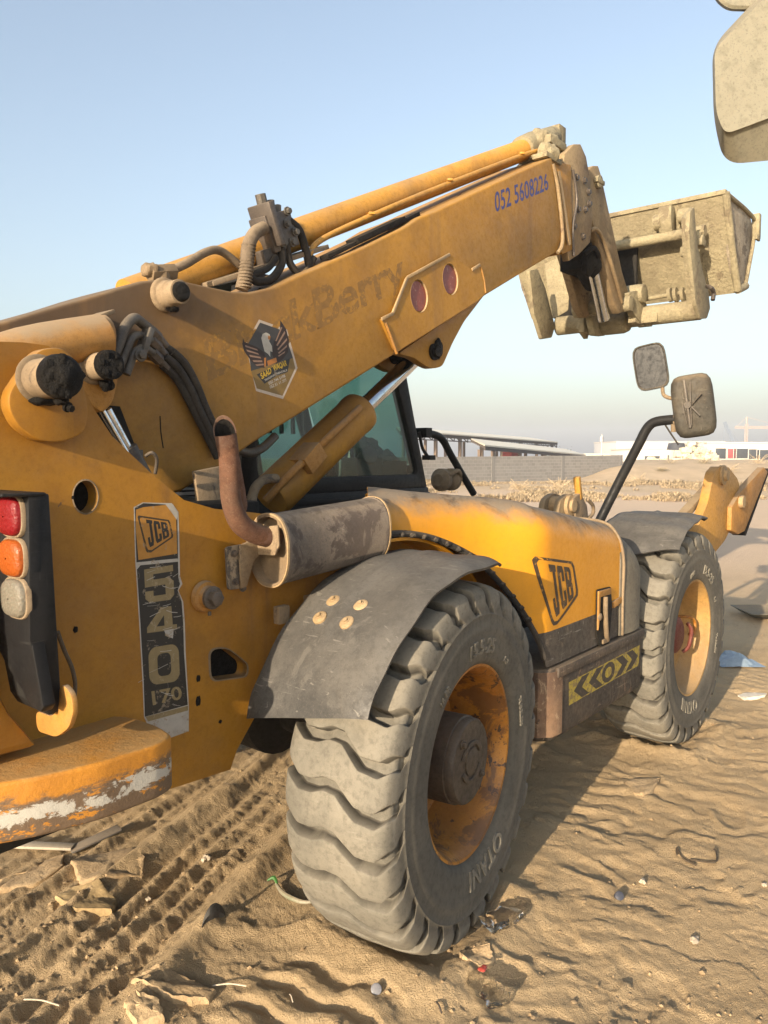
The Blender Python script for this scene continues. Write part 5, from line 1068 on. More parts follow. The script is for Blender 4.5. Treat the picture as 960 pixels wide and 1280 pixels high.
g = G(); g.prism(px([(300, 682), (318, 674), (334, 672), (336, 684), (318, 700), (309, 733), (302, 736)], -0.675), (0, 0.010, 0)); g.prism([m0 + Vector((-0.012, dy, dz)) for dy, dz in ((0.03, 0.075), (-0.055, 0.085), (-0.06, 0.02), (-0.04, -0.012), (0.10, -0.02), (0.1, 0.03))], (0.008, 0, 0)); g.obj('exhaust_bracket', M['tan_plate'], T, bevel=0.002)
for x, y in ((292, 692), (294, 727), (303, 735)): g = G(); bolt(g, A(x, y, -0.662), NY, 0.008, 0.012); g.obj('bracket_bolt', M['steel'], T)
g = G(); c = A(254, 745, YP); g.lathe(c, c + NY * 0.06, [(0, 0.046), (0.1, 0.05), (0.35, 0.046), (0.4, 0.036), (0.7, 0.034)], 22); wb = g.obj('axle_stop', M['yellow_dusty'], T, sharp=45)
g = G(); bolt(g, c + NY * 0.04, NY, 0.024, 0.035); g.cyl(c + Vector((0.0, -0.03, -0.045)), c + Vector((0, -0.03, -0.058)), 0.006, n=8); g.obj('stop_bolt', M['steel'], wb, bevel=0.002)
g = G(); g.blob(A(94, 787, YP), (0.007, 0.004, 0.009), 3).blob(A(275, 902, YP), (0.006, 0.006, 0.006), 4).blob(A(248, 848, YP), (0.008, 0.002, 0.01), 5).blob(A(248, 876, YP), (0.010, 0.002, 0.016), 6).blob(A(91, 622, YP), (0.004, 0.003, 0.006), 7); g.obj('paint_blister', M['grease'], plate)

# ---- decal strip 540
yd = YP - 0.0003
def dq(l, lift, m, name, par):
    vs = [A(x, y, yd) + NY * lift * LS for x, y in l]; g = G()
    for tri in tessellate_polygon([vs]): g.add([vs[i] for i in tri], [(0, 1, 2)])
    return g.obj(name, m, par, fix=False)
dec = dq([(167, 634), (178, 628), (215, 629), (223, 640), (224, 668), (225, 720), (228, 730), (223, 738), (229, 752), (231, 778), (232, 815), (234, 850), (236, 882), (236, 914), (208, 924), (186, 910), (180, 896), (178, 850), (174, 780), (169, 700)], 0.0004, M['white_dec'], 'model_decal', T)
dq([(168.5, 635), (179, 629), (214, 631), (221.5, 642), (222.5, 697), (223, 722), (225, 730), (222, 738), (227, 752), (229, 779), (230, 816), (232.5, 851), (234.5, 881), (181, 896), (179.5, 850), (175.5, 780), (170.5, 702)], 0.001, M['black_dec'], 'decal_panel', dec)
dq([(182, 896), (235, 882), (235, 888), (185, 902)], 0.0012, M['olive_dec'], 'decal_panel', dec)
dq([(170, 637), (179, 634), (209, 631), (220, 646), (221.5, 692), (173, 700), (169.5, 660)], 0.0016, M['yel_dec'], 'decal_panel', dec)
gf, gl = G(), G()
badge(gf, gl, quad([A(169, 692, yd), A(222, 692, yd), A(212, 650, yd), A(172, 644, yd)]), quad([A(186, 685, yd), A(212.5, 670, yd), A(209.5, 653.5, yd), A(181, 649, yd)]), NY, 0.0022)
gf.obj('badge_frame', M['logo_line'], dec, fix=False); gl.obj('badge_letters', M['black_dec'], dec, fix=False)
S5 = [(0, 0.46), (0, 1), (1, 1), (1, 0.82), (0.30, 0.82), (0.30, 0.66), (0.85, 0.66), (1, 0.54), (1, 0.14), (0.85, 0), (0.14, 0), (0, 0.12), (0, 0.34), (0.28, 0.34), (0.28, 0.18), (0.70, 0.18), (0.70, 0.47), (0.28, 0.47)]
S4 = [[(0.5, 1), (0.8, 1), (0.30, 0.34), (0, 0.34), (0, 0.36)], [(0, 0.18), (1, 0.18), (1, 0.36), (0, 0.36)], [(0.58, 0), (0.86, 0), (0.86, 1), (0.58, 1)]]
def digit(polys, c4, name):
    q = quad([A(x, y, yd) for x, y in c4]); g = G()
    for k_, po in enumerate(polys): poly_on(g, po, q, NY, 0.0018 + 0.0001 * k_)
    return g.obj(name, M['olive_dec'], dec, fix=False)
digit([S5], [(182, 754), (218, 749), (216, 706), (180, 712)], 'digit_five')
digit(S4, [(184, 798), (222, 793), (219, 757), (183, 761)], 'digit_four')
q0 = quad([A(x, y, yd) for x, y in [(187, 857), (225, 851), (223, 804), (185, 810)]]); g = G(); o = _rr(0, 0, 1, 1, 0.26, 6); i_ = _rr(0.28, 0.20, 0.72, 0.80, 0.14, 6); ring_on(g, o, i_, q0, NY, 0.0018); g.obj('digit_zero', M['olive_dec'], dec, fix=False)
g = G(); put_text(g, '170', quad([A(191, 882, yd), A(228, 874, yd), A(226, 857, yd), A(189, 864, yd)]), NY, 0.0018, bold=0.02); g.obj('small_number', M['olive_dec'], dec, fix=False)
g = G(); rr = random.Random(3)                                     # cracks that show the white backing
for k_ in range(34):
    x = rr.uniform(172, 222); y = rr.uniform(704, 882); L = rr.uniform(5, 15); dy = rr.uniform(-3.5, 2.5) ; vert = rr.random() < 0.3
    a = (x, y); m_ = (x + (L * 0.1 if vert else L * 0.5), y + (L * 0.4 if vert else dy)); e_ = (x + (0 if vert else L), y + (L * 0.8 if vert else dy * 1.6 - 1))
    e_ = (min(e_[0], 224 + (y - 700) * 0.04), e_[1]); m_ = (min(m_[0], 223 + (y - 700) * 0.04), m_[1]); w = rr.uniform(0.3, 0.9)
    pts = [A(*a, yd), A(*m_, yd), A(*e_, yd)]
    for p, q_ in zip(pts[:-1], pts[1:]):
        u = Vector((0, 0, 0.0011 * w)); g.add([p - u + NY * 0.0005, q_ - u + NY * 0.0005, q_ + u + NY * 0.0005, p + u + NY * 0.0005], [(0, 1, 2, 3)])
g.add([A(x, y, yd) + NY * 0.00052 for x, y in ((170, 703), (222, 698), (223, 702), (171, 707))], [(0, 1, 2, 3)])
g.add([A(x, y, yd) + NY * 0.00052 for x, y in ((170, 704), (176, 706), (171, 712))], [(0, 1, 2)]); g.add([A(x, y, yd) + NY * 0.00052 for x, y in ((205, 788), (217, 786), (216, 798), (208, 795))], [(0, 1, 2, 3)]); g.add([A(x, y, yd) + NY * 0.00052 for x, y in ((206, 629.5), (216, 630), (222, 641), (221, 650), (214, 640))], [(0, 1, 2, 3, 4)])
g.obj('decal_crack', M['white_dec'], dec, fix=False, kind='stuff')

# ---- tail light unit
yl = -0.85
g = G(); g.prism(px([(35, 619), (62, 617), (77, 872), (73, 890), (62, 895), (52, 880), (37, 800)], yl), (0, 0.16, 0)); tl = g.obj('tail_light', M['black'], T, bevel=0.005)
XL = A(35, 619, yl).x
g = G(); g.prism([AX(x, y, XL - 0.003) for x, y in ((35, 619), (38, 795), (54, 884), (50, 891), (40, 884), (8, 832), (-40, 740), (-90, 700), (-90, 619))], (0.03, 0, 0)); g.bar((XL - 0.012, yl - 0.01, 1.624), (XL - 0.012, -0.5, 1.624), 0.10, 0.008); g.obj('light_plate', M['black'], tl, bevel=0.004)
for (x, y, m_, nm, rz) in ((17, 645, 'lens_red', 'red_lens', 0.045), (20, 697, 'lens_amber', 'amber_lens', 0.043), (23, 747, 'lens_white', 'white_lens', 0.044)):
    c = AX(x, y, XL - 0.004); P_ = []; ry = 0.052
    for dx, k_ in ((0.0, 1.0), (-0.013, 0.985), (-0.019, 0.90), (-0.0225, 0.62), (-0.024, 0.05)):
        row = []
        for i in range(32):
            a = 2 * math.pi * i / 32; q_ = (abs(math.cos(a)) ** 3.2 + abs(math.sin(a)) ** 3.2) ** (-1 / 3.2); row.append(c + Vector((dx, ry * k_ * q_ * math.cos(a), rz * k_ * q_ * math.sin(a))))
        P_.append(row + [row[0]])
    g = G(); g.grid(P_); g.obj(nm, M[m_], tl, sharp=60)
    g = G(); P_ = []
    for dx, k_ in ((0.004, 1.10), (-0.007, 1.10), (-0.009, 1.06), (-0.008, 1.0)):
        row = []
        for i in range(32):
            a = 2 * math.pi * i / 32; q_ = (abs(math.cos(a)) ** 3.2 + abs(math.sin(a)) ** 3.2) ** (-1 / 3.2); row.append(c + Vector((dx, ry * k_ * q_ * math.cos(a), rz * k_ * q_ * math.sin(a))))
        P_.append(row + [row[0]])
    g.grid(P_); g.obj('lens_surround', M['mudcream'], tl, sharp=60)
g = G(); XB = XL + 0.055; g.prism(rounded([AX(x, y, XB) for x, y in ((44, 888), (46, 914), (70, 922), (86, 910), (92, 888), (88, 866), (78, 856), (74, 860), (73, 886), (64, 896))], 0.022), (0.014, 0, 0)); g.obj('light_bracket', M['yellow_dusty'], T, bevel=0.002)
g = G(); g.tube([A(72, 790, -0.70), A(80, 812, -0.68), A(90, 835, -0.66), A(94, 855, -0.65), A(93, 872, -0.64)], 0.0055, 8); g.obj('light_cable', M['pipe'], T)

# ---- bonnet
def lerp(x, xs, ys):
    return float(np.interp(x, xs, ys))
YS = -1.04
plan = [(-0.085, -0.752), (-0.03, -0.763), (0.02, -0.772), (0.14, -0.79), (0.26, -0.815), (0.37, -0.85), (0.47, -0.895), (0.55, -0.945), (0.61, -0.99), (0.66, -1.020), (0.71, -1.036), (0.78, YS), (0.95, YS), (1.15, YS), (1.35, YS), (1.52, YS)]
plan = [Vector((x, y, 0)) for x, y in plan]
_pf = catmull(plan, 4)
_bo = [p for p in _pf if p.y < -0.76]
def bonnetY(x): return lerp(x, [p.x for p in _bo], [p.y for p in _bo])
def ztop(x): return lerp(x, [-0.12, -0.07, -0.02, 0.06, 0.16, 0.5, 1.0, 1.5, 1.85], [1.48, 1.525, 1.553, 1.572, 1.572, 1.535, 1.455, 1.37, 1.245])
RA = 0.735
def zarch(x):
    ra = lerp(x, [0.0, 0.42, 0.63], [0.812, 0.795, RA]); return 0.62 + math.sqrt(max(ra * ra - x * x, 0.0)) if abs(x) < ra else 0
ZB, ZS = 0.955, 0.80
def shell(path, zlow, top_r=0.14, spine=-0.34, topf=ztop):
    P_ = []
    for i, p in enumerate(path):
        d = (path[min(i + 1, len(path) - 1)] - path[max(i - 1, 0)]).normalized(); nin = Vector((-d.y, d.x, 0))
        if nin.y < 0 and abs(nin.y) > 0.05: nin = -nin
        if abs(nin.y) <= 0.3: nin = Vector((1 if path[i].x < 0 else -1, 0.0, 0)) if abs(nin.y) < 0.05 else nin
        zl = zlow(p.x); zt = topf(p.x); spine = lerp(p.x, [-0.10, 0.34], [-0.725, -0.34]); r = min(top_r, max(0.03, (spine - p.y) * 0.8)); row = []
        for k_ in range(6): row.append(Vector((p.x, p.y, zl + (zt - r - zl) * k_ / 6)))
        for k_ in range(9):
            a = R(90 * k_ / 8); o = r * (1 - math.cos(a)); row.append(Vector((p.x, p.y, 0)) + nin * o + Vector((0, 0, zt - r + r * math.sin(a))))
        e = row[-1]; ex_ = max(min(e.x, 1.79), -0.08); spine = lerp(ex_, [-0.10, 0.34], [-0.725, -0.34])
        for k_ in range(1, 5):
            t = k_ / 4; x = e.x + (ex_ - e.x) * t; row.append(Vector((x, e.y + (spine - e.y) * t, topf(x) + (e.z - topf(e.x)) * (1 - t) + 0.012 * math.sin(t * 1.57))))
        P_.append(row)
    return P_
path = [p for p in _pf]
g = G(); g.grid(shell(path, lambda x: max(zarch(x), ZB)), 0.008); g.grid([[Vector((-0.085 + 0.425 * t, -0.748 + 0.408 * t, 1.15 + (ztop(-0.085 + 0.425 * t) - 0.012 - 1.15) * k_ / 4)) for k_ in range(5)] for t in [i / 8 for i in range(9)]], 0.008); bonnet = g.obj('bonnet', M['yellow_clean'], T, sharp=50)
g = G(); low = [p for p in _pf if p.x > 0.52]
P_ = []
for p in low:
    z0 = max(zarch(p.x), ZS); z1 = max(ZB, z0 + 0.001); P_.append([Vector((p.x, p.y, z0 + (z1 - z0) * k_ / 4)) for k_ in range(5)])
g.grid(P_, 0.008); g.obj('bonnet_band', M['band'], bonnet, sharp=50)
g = G(); e = []
for p in _pf:
    if -0.03 < p.x < 0.70: e.append(Vector((p.x, p.y, max(zarch(p.x), ZS))) + Vector((0, -0.004, -0.012)))
g.tube(e, 0.013, 8, 1); 
for i in range(4, len(e) - 6, 2): g.blob(e[i] + Vector((0, -0.012, -0.004)), (0.014, 0.012, 0.010), i)
g.obj('arch_trim', M['hose'], bonnet)
g = G(); path2 = [Vector((x, y, 0)) for x, y in ((1.48, YS - 0.008), (1.60, YS - 0.022), (1.72, -1.055), (1.80, -1.02), (1.845, -0.94), (1.86, -0.80), (1.86, -0.60), (1.86, -0.36))]
path2 = catmull(path2, 3)
def shell2(path):
    P_ = []
    for i, p in enumerate(path):
        c = Vector((1.45, -0.7, 0)); zt = ztop(p.x) + 0.006; row = []; r = 0.21
        d = (path[min(i + 1, len(path) - 1)] - path[max(i - 1, 0)]).normalized(); nin = Vector((-d.y, d.x, 0))
        for k_ in range(6): row.append(Vector((p.x, p.y, ZS + (zt - r - ZS) * k_ / 6)))
        for k_ in range(8):
            a = R(90 * k_ / 7); row.append(p + nin * r * (1 - math.cos(a)) + Vector((0, 0, zt - r + r * math.sin(a))))
        e = row[-1]
        for k_ in range(1, 4):
            t = k_ / 3; x = e.x + (1.50 - e.x) * t; row.append(Vector((x, e.y + (-0.34 - e.y) * t * (0 if i < 4 else 1) + (-0.34 - e.y) * t * (1 if i < 4 else 0), ztop(x) + 0.008)))
        P_.append(row)
    return P_
g.grid(shell2(path2), 0.008); g.obj('front_grille_cover', M['grille'], bonnet, sharp=55)
g = G(); g.tube([Vector((1.505, YS - 0.012, ZS)), Vector((1.50, YS - 0.012, 1.0)), Vector((1.50, YS - 0.012, 1.2)), Vector((1.50, YS + 0.03, 1.32)), Vector((1.50, YS + 0.13, ztop(1.5) + 0.008)), Vector((1.50, -0.6, ztop(1.5) + 0.012))], 0.008, 8, 4); g.obj('rubber_seal', M['tan_plate'], bonnet)
# badge pressed on the bonnet side
def on_bonnet(g):
    g.v = [Vector((v.x, bonnetY(v.x) - 0.0015, v.z)) for v in g.v]; return g
def dens(poly, n=7):
    o = []
    for i in range(len(poly)):
        a, b = poly[i], poly[(i + 1) % len(poly)]
        for k_ in range(n): o.append((a[0] + (b[0] - a[0]) * k_ / n, a[1] + (b[1] - a[1]) * k_ / n))
    return o
qf = quad([A(667, 790, YS), A(729, 781, YS), A(716.5, 702, YS), A(674.5, 696, YS)]); ql = quad([A(693.5, 773, YS), A(718, 745, YS), A(713, 709.5, YS), A(684.5, 705, YS)])
gf, gl = G(), G()
o = [(0.03, 1.0), (0.95, 1.0), (1.0, 0.93), (1.0, 0.56), (0.97, 0.47), (0.44, 0.06), (0.37, 0.05), (0.33, 0.10), (0.0, 0.95)]; i_ = [(0.56 + (x - 0.56) * 0.88, 0.62 + (y - 0.62) * 0.9) for x, y in o]
ring_on(gf, dens(o), dens(i_), qf, NY, 0)
for k_, gl_ in enumerate((GLYPH_J, GLYPH_C, GLYPH_B)):
    for po in gl_: poly_on(gl, [((k_ + 0.05 + x * 0.86) / 3, y) for x, y in dens(po, 3)], ql, NY, 0)
on_bonnet(gf).obj('badge_frame', M['logo_line'], bonnet, fix=False); on_bonnet(gl).obj('badge_letters', M['logo_line'], bonnet, fix=False)
# latch on the bonnet side
g = G(); g.prism(rounded(px([(745, 737), (762, 733), (764, 757), (760, 806), (748, 808), (744, 790)], YS - 0.002), 0.012), (0, -0.006, 0)); la = g.obj('latch_plate', M['black_matt'], bonnet, bevel=0.001)
g = G(); g.prism(rounded(px([(746, 739), (761, 735), (761.5, 742), (748, 746), (747, 775), (745, 788)], YS - 0.004), 0.004), (0, -0.012, 0)); g.prism(px([(764, 752), (776, 745), (776, 752), (765, 760)], YS - 0.002), (0, -0.01, 0)); g.obj('latch_edge', M['yellow_dusty'], la, bevel=0.001)
g = G(); g.tube([A(757, 746, YS - 0.016), A(757, 770, YS - 0.022), A(758, 792, YS - 0.018), A(759, 800, YS - 0.01)], 0.012, 10); c = A(749, 771, YS - 0.012); g.lathe(c, c + NY * 0.012, [(0, 0.018), (0.6, 0.018), (0.9, 0.012), (0.9, 0.006), (1, 0.004)], 16); g.box(A(756, 801, YS - 0.01), (0.06, 0.014, 0.02)); g.obj('latch_handle', M['tan_plate'], la)

# ---- step box below
g = G(); zs0, zs1 = 0.455, 0.785
ft = [(0.69, -0.55), (0.69, -0.93), (0.705, -1.00), (0.75, -1.045), (0.80, -1.052), (1.775, -1.052), (1.80, -1.03), (1.80, -0.55)]
P_ = []
for z, k_ in ((zs1, 0.985), (zs1 - 0.012, 1.0), (zs0 + 0.05, 1.0), (zs0 + 0.012, 0.985), (zs0, 0.96)):
    row = [Vector((1.25 + (x - 1.25) * k_, -0.55 + (y + 0.55) * k_, z)) for x, y in ft]; P_.append(row + [row[0]])
g.grid(P_); n = len(ft); g.add([p for p in P_[0][:-1]], [tuple(range(n))]); g.add([p for p in P_[-1][:-1]], [tuple(range(n))]); sb = g.obj('step_box', M['step'], T, bevel=0.006)
g = G(); g.grid([[Vector((x, y, z)) for z in (zs0 + 0.03, 0.56, 0.66, zs1 - 0.012)] for x, y in ((0.700, -0.945), (0.700, -1.005), (0.747, -1.051), (0.80, -1.058), (0.83, -1.058))], 0.004); g.obj('corner_guard', M['step_rust'], sb)
g = G(); g.bar((0.78, -1.056, zs1 - 0.02), (1.78, -1.056, zs1 - 0.02), 0.02, 0.045, up=(0, 0, 1)); g.obj('step_lip', M['step'], sb, bevel=0.006)
YH = -1.0525
hz = quad([A(711, 882, YH), A(798, 832, YH), A(800, 806, YH), A(711, 853, YH)])
g = G(); poly_on(g, [(0, 0), (1, 0), (1, 1), (0, 1)], hz, NY, 0.0005); hs = g.obj('hazard_strip', M['haz_yel'], sb, fix=False)
for u, s1 in ((0.06, -1), (0.25, -1), (0.62, 1), (0.78, 1)):
    w = 0.10; t_ = 0.10
    po = [(u + t_, 0.95), (u + t_ + w, 0.95), (u + w, 0.5), (u + t_ + w, 0.05), (u + t_, 0.05), (u, 0.5)] if s1 < 0 else [(u, 0.95), (u + w, 0.95), (u + w + t_, 0.5), (u + w, 0.05), (u, 0.05), (u + t_, 0.5)]
    g = G(); poly_on(g, po, hz, NY, 0.0012); g.obj('chevron', M['haz_blk'], hs, fix=False)
g = G(); ring_on(g, [(0.52 + 0.095 * math.cos(t), 0.5 + 0.46 * math.sin(t)) for t in [i * 0.5236 for i in range(12)]], [(0.52 + 0.05 * math.cos(t), 0.5 + 0.24 * math.sin(t)) for t in [i * 0.5236 for i in range(12)]], hz, NY, 0.0013); g.obj('warning_ring', M['haz_blk'], hs, fix=False)

# ---- fenders
def fender(X, Yc, a0, a1, rad, name_m='fender', rot=0.0, seed=0, y0=-1.165, y1=-0.70, slant=8):
    g = G(); P_ = []; n = 40; rr = random.Random(seed)
    cs, sn = math.cos(R(rot)), math.sin(R(rot))
    def pt(a, y, r):
        x = r * math.cos(a); yy = y - Yc
        return Vector((X + x * cs - yy * sn, Yc + x * sn + yy * cs, 0.62 + r * math.sin(a)))
    for i in range(n + 1):
        row = []
        for j in range(25):
            v = j / 24; y = y1 + (y0 - y1) * v; a = R(a0 - slant * v + (a1 - a0 + slant * v) * i / n)
            droop = 0.020 * max(0, (v - 0.80) / 0.20) ** 2 + 0.012 * max(0, (0.12 - v) / 0.12) ** 2
            wav = 0.004 * math.sin(i * 0.33 + seed) * v + 0.003 * math.sin(i * 0.7 + j * 0.3)
            if i > n - 5: y = y + (0.10 * ((i - n + 5) / 5) ** 1.5) * max(0, v - 0.5) * 2 * 0.4
            cr = 0.007 * math.exp(-((v - 0.42) / 0.022) ** 2) * min(1, max(0, (i / n - 0.17) * 8))
            row.append(pt(a, y, rad - droop + wav + cr - 0.01 * max(0, (3 - i)) / 3))
        P_.append(row)
    g.grid(P_, 0.010); f = g.obj('fender', M[name_m], T, sharp=50)
    return f, pt
fr, ptr = fender(0, -0.935, 159, 76, 0.725, seed=1)
for a, y in ((123.5, -0.835), (129.5, -0.832), (123.5, -0.955), (129.5, -0.950)):
    p = ptr(R(a), y, 0.736); d = Vector((math.cos(R(a)), 0, math.sin(R(a)))); g = G(); g.lathe(p - d * 0.006, p + d * 0.008, [(0, 0.026), (0.5, 0.025), (0.8, 0.019), (0.85, 0.010), (1.0, 0.008)], 22); bolt(g, p + d * 0.004, d, 0.008, 0.010); g.obj('fender_bolt', M['plate_edge'], fr)
g = G(); g.box(A(352, 768, -0.68), (0.05, 0.03, 0.06)); g.box((-0.2, -0.66, 1.20), (0.3, 0.05, 0.04)); g.obj('fender_bracket', M['tan_plate'], fr, bevel=0.004)
ff, ptf = fender(2.454, -0.935, 140, 78, 0.735, seed=4, y0=-1.15, y1=-0.66, slant=14)

# ---- wheels
RT = 0.645
def make_wheel(name, rear):
    # tyre
    NL = 27
    prof = [(0.150, 0.335), (0.172, 0.345), (0.186, 0.365), (0.194, 0.40), (0.1975, 0.445), (0.1985, 0.485), (0.197, 0.522), (0.1945, 0.552), (0.192, 0.577), (0.189, 0.596), (0.183, 0.614), (0.172, 0.626), (0.156, 0.633), (0.13, 0.638), (0.09, 0.642), (0.045, 0.6445), (0.0, 0.645)]
    full = prof + [(-y, r) for y, r in prof[-2::-1]]
    yy = np.array([p[0] for p in full]); rr_ = np.array([p[1] for p in full]); s = np.concatenate([[0], np.cumsum(np.hypot(np.diff(yy), np.diff(rr_)))])
    sv = np.concatenate([np.linspace(0, s[6], 14)[:-1], np.linspace(s[6], s[-7], 76), np.linspace(s[-7], s[-1], 14)[1:]])
    Yv = np.interp(sv, s, yy); Rv = np.interp(sv, s, rr_); t = -Yv / 0.19
    # travel of the groove across the tread, from the inner side (+Y) to the outer side (-Y)
    tt = np.linspace(-1.1, 1.1, 221); o_ = np.interp(tt, [-1.1, -0.97, -0.64, -0.36, -0.14, 0.10, 0.46, 0.80, 0.96, 1.1], [0.0, 0.0, 0.34, 0.34, 0.24, 0.28, 0.70, 0.76, 0.60, 0.58]); o_ = np.convolve(np.pad(o_, 2, mode='edge'), np.ones(5) / 5, 'valid')
    off = np.interp(t, tt, o_) * np.interp(Rv, [0.49, 0.575], [0, 1])
    w_ = np.interp(np.abs(t), [0, 0.6, 0.9, 1.0], [0.125, 0.135, 0.165, 0.17])
    dep = np.interp(Rv, [0.535, 0.548, 0.575, 0.62], [0.0, 0.014, 0.052, 0.052]) * np.interp(np.abs(t), [0, 0.10, 0.30, 0.5], [0.6, 0.65, 0.95, 1.0])
    nodes = [(0, 0.0, 0.0), (0, 0.13, 0.0), (0, 0.25, 0.0), (-1, -0.05, 0.0), (-1, -0.015, 0.01), (-1, 0.0, 0.08), (-1, 0.016, 0.80), (-1, 0.032, 1.0), (0, 0.5, 0.97), (1, -0.05, 1.0), (1, -0.025, 0.80), (1, 0.0, 0.08), (1, 0.015, 0.01), (1, 0.05, 0.0), (0, 0.77, 0.0), (0, 0.89, 0.0)]
    SU = len(nodes); NU = NL * SU
    pos = np.stack([(np.full_like(w_, b_) if a_ == 0 else 0.5 + a_ * w_ + b_) for a_, b_, _d in nodes]); dp = np.array([n_[2] for n_ in nodes])
    lug = np.arange(NL); ph = (lug[:, None, None] + pos[None] + off[None, None, :]) * 2 * np.pi / NL                    # (NL, SU, nv)
    jit = np.random.default_rng(5).uniform(-1, 1, NL)
    ph = ph.reshape(NU, -1); gm = np.broadcast_to(np.tile(dp, NL)[:, None], ph.shape)
    crown = np.tile(np.array([0.0, 0, 0, 0.0008, 0.002, 0.003, 0, 0, 0, 0, 0, 0.003, 0.002, 0.0008, 0, 0]), NL)[:, None] * (Rv > 0.57)
    wob = 0.0010 * np.sin(ph * 7) + 0.0008 * np.sin(ph * NL * 0.37 + 9 * t[None, :]) + np.repeat(jit, SU)[:, None] * 0.0015
    Rr = Rv[None, :] - gm * dep[None, :] - crown + wob * (Rv[None, :] > 0.56)
    Yo = np.broadcast_to(Yv[None, :], Rr.shape).copy()
    ringz = 0.004 * np.exp(-((Rv - 0.475) / 0.004) ** 2) + 0.003 * np.exp(-((Rv - 0.372) / 0.005) ** 2) + 0.0025 * np.exp(-((Rv - 0.530) / 0.004) ** 2)
    Yo += np.sign(Yo) * ringz[None, :]
    Yo -= np.sign(Yo) * gm * np.interp(Rv, [0.535, 0.552, 0.60, 0.63], [0, 0.016, 0.012, 0.0])[None, :]
    X_ = Rr * np.cos(ph); Z_ = Rr * np.sin(ph)
    V = np.stack([X_, Yo, Z_], -1).reshape(-1, 3); nv = len(sv)
    I = np.arange(NU)[:, None] * nv; J = ((np.arange(NU) + 1) % NU)[:, None] * nv; k_ = np.arange(nv - 1)[None, :]
    Fq = np.stack([I + k_, J + k_, J + k_ + 1, I + k_ + 1], -1).reshape(-1, 4)
    me = bpy.data.meshes.new('tyre'); me.from_pydata(V.tolist(), [], Fq[:, ::1].tolist()); me.update()
    bm = bmesh.new(); bm.from_mesh(me); bmesh.ops.recalc_face_normals(bm, faces=bm.faces); bm.to_mesh(me); bm.free()
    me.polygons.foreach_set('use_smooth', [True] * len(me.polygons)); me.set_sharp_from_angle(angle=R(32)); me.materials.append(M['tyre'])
    groove_shade = np.clip(np.minimum(gm / 0.35, (1.06 - gm) / 0.25), 0, 1) * np.clip(dep / 0.02, 0, 1)[None, :] * np.clip(fbm(ph * 9, np.broadcast_to(Yv[None, :] * 30, ph.shape), 3, 8) * 2.4 - 0.2, 0.45, 1)  # groove walls coloured dark in place of shade, so the lugs read deeper
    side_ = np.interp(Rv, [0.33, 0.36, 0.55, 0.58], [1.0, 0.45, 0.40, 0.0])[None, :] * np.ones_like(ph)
    at_ = me.attributes.new('rubber', 'FLOAT', 'POINT'); at_.data.foreach_set('value', np.clip(np.maximum(groove_shade * 0.9, side_), 0, 1).astype(np.float32).ravel())
    # rim
    g = G()
    if rear: pr = [(-0.150, 0.336), (-0.166, 0.350), (-0.172, 0.350), (-0.170, 0.338), (-0.150, 0.328), (-0.135, 0.318), (-0.06, 0.308), (0.0, 0.296), (0.05, 0.285), (0.062, 0.262), (0.055, 0.18), (0.045, 0.10), (0.045, 0.0)]
    else: pr = [(-0.150, 0.336), (-0.168, 0.354), (-0.176, 0.354), (-0.174, 0.340), (-0.150, 0.330), (-0.135, 0.318), (-0.10, 0.310), (-0.05, 0.300), (-0.025, 0.285), (-0.02, 0.25), (-0.02, 0.12), (-0.02, 0.0)]
    g.lathe((0, 0, 0), (0, 1, 0), pr, 72, caps=False, absolute=True); g.lathe((0, 0, 0), (0, 1, 0), [(0.15, 0.335), (0.13, 0.31), (0.0, 0.315), (-0.14, 0.325)], 48, caps=False, absolute=True)
    rim = g.obj(name, M['rim'] if rear else M['rim_front'], T, local=True, sharp=50)
    ty = bpy.data.objects.new('tyre', me); col.objects.link(ty); ty.parent = rim
    g = G()
    if rear:
        g.lathe((0, 0.06, 0), (0, -0.168, 0), [(0, 0.170), (0.06, 0.170), (0.09, 0.158), (0.85, 0.158), (0.86, 0.152), (0.97, 0.152), (1.0, 0.146), (1.0, 0.0)], 48)
    else:
        g.lathe((0, 0.0, 0), (0, -0.095, 0), [(0, 0.15), (0.25, 0.15), (0.3, 0.115), (0.85, 0.11), (1.0, 0.09), (1.0, 0.0)], 36)
        for a in range(10): bolt(g, Vector((0.115 * math.cos(a * 0.628), -0.02, 0.115 * math.sin(a * 0.628))), NY, 0.012, 0.03)
        g.tube([(0.03, -0.12, 0.09), (0.03, -0.15, 0.05), (0.03, -0.15, -0.05), (0.03, -0.12, -0.09)], 0.012, 8)
    hub = g.obj('hub', M['hub'] if rear else M['hub_red'], rim, local=True, sharp=45)
    if rear:
        g = G(); y = -0.1685
        for a0, sg in ((0, 1), (180, 1)):
            o = []
            for k2 in range(9):
                a = R(a0 + 20 + k2 * 17.5); o.append(Vector((0.062 * math.cos(a), y, 0.062 * math.sin(a))))
            i2 = []
            for k2 in range(9):
                a = R(a0 + 20 + k2 * 17.5); r_ = 0.085 - 0.010 * math.sin(k2 / 8 * math.pi); i2.append(Vector((r_ * math.cos(a), y, r_ * math.sin(a))))
            g.prism(o + i2[::-1], (0, -0.008, 0))
        g.cyl((0, y, 0), (0, y - 0.006, 0), 0.05, n=26); bolt(g, (-0.075, y, 0.085), NY, 0.012, 0.016); bolt(g, (0.09, y, -0.075), NY, 0.010, 0.012)
        g.obj('hub_relief', M['hub'], rim, local=True, bevel=0.001)
    else:
        g = G(); g.tube([(0.10, -0.03, 0.14), (0.12, -0.10, 0.15), (0.17, -0.12, 0.13), (0.18, -0.12, 0.06), (0.15, -0.1, 0.05)], 0.010, 8); g.obj('valve_guard', M['rim'], rim, local=True)
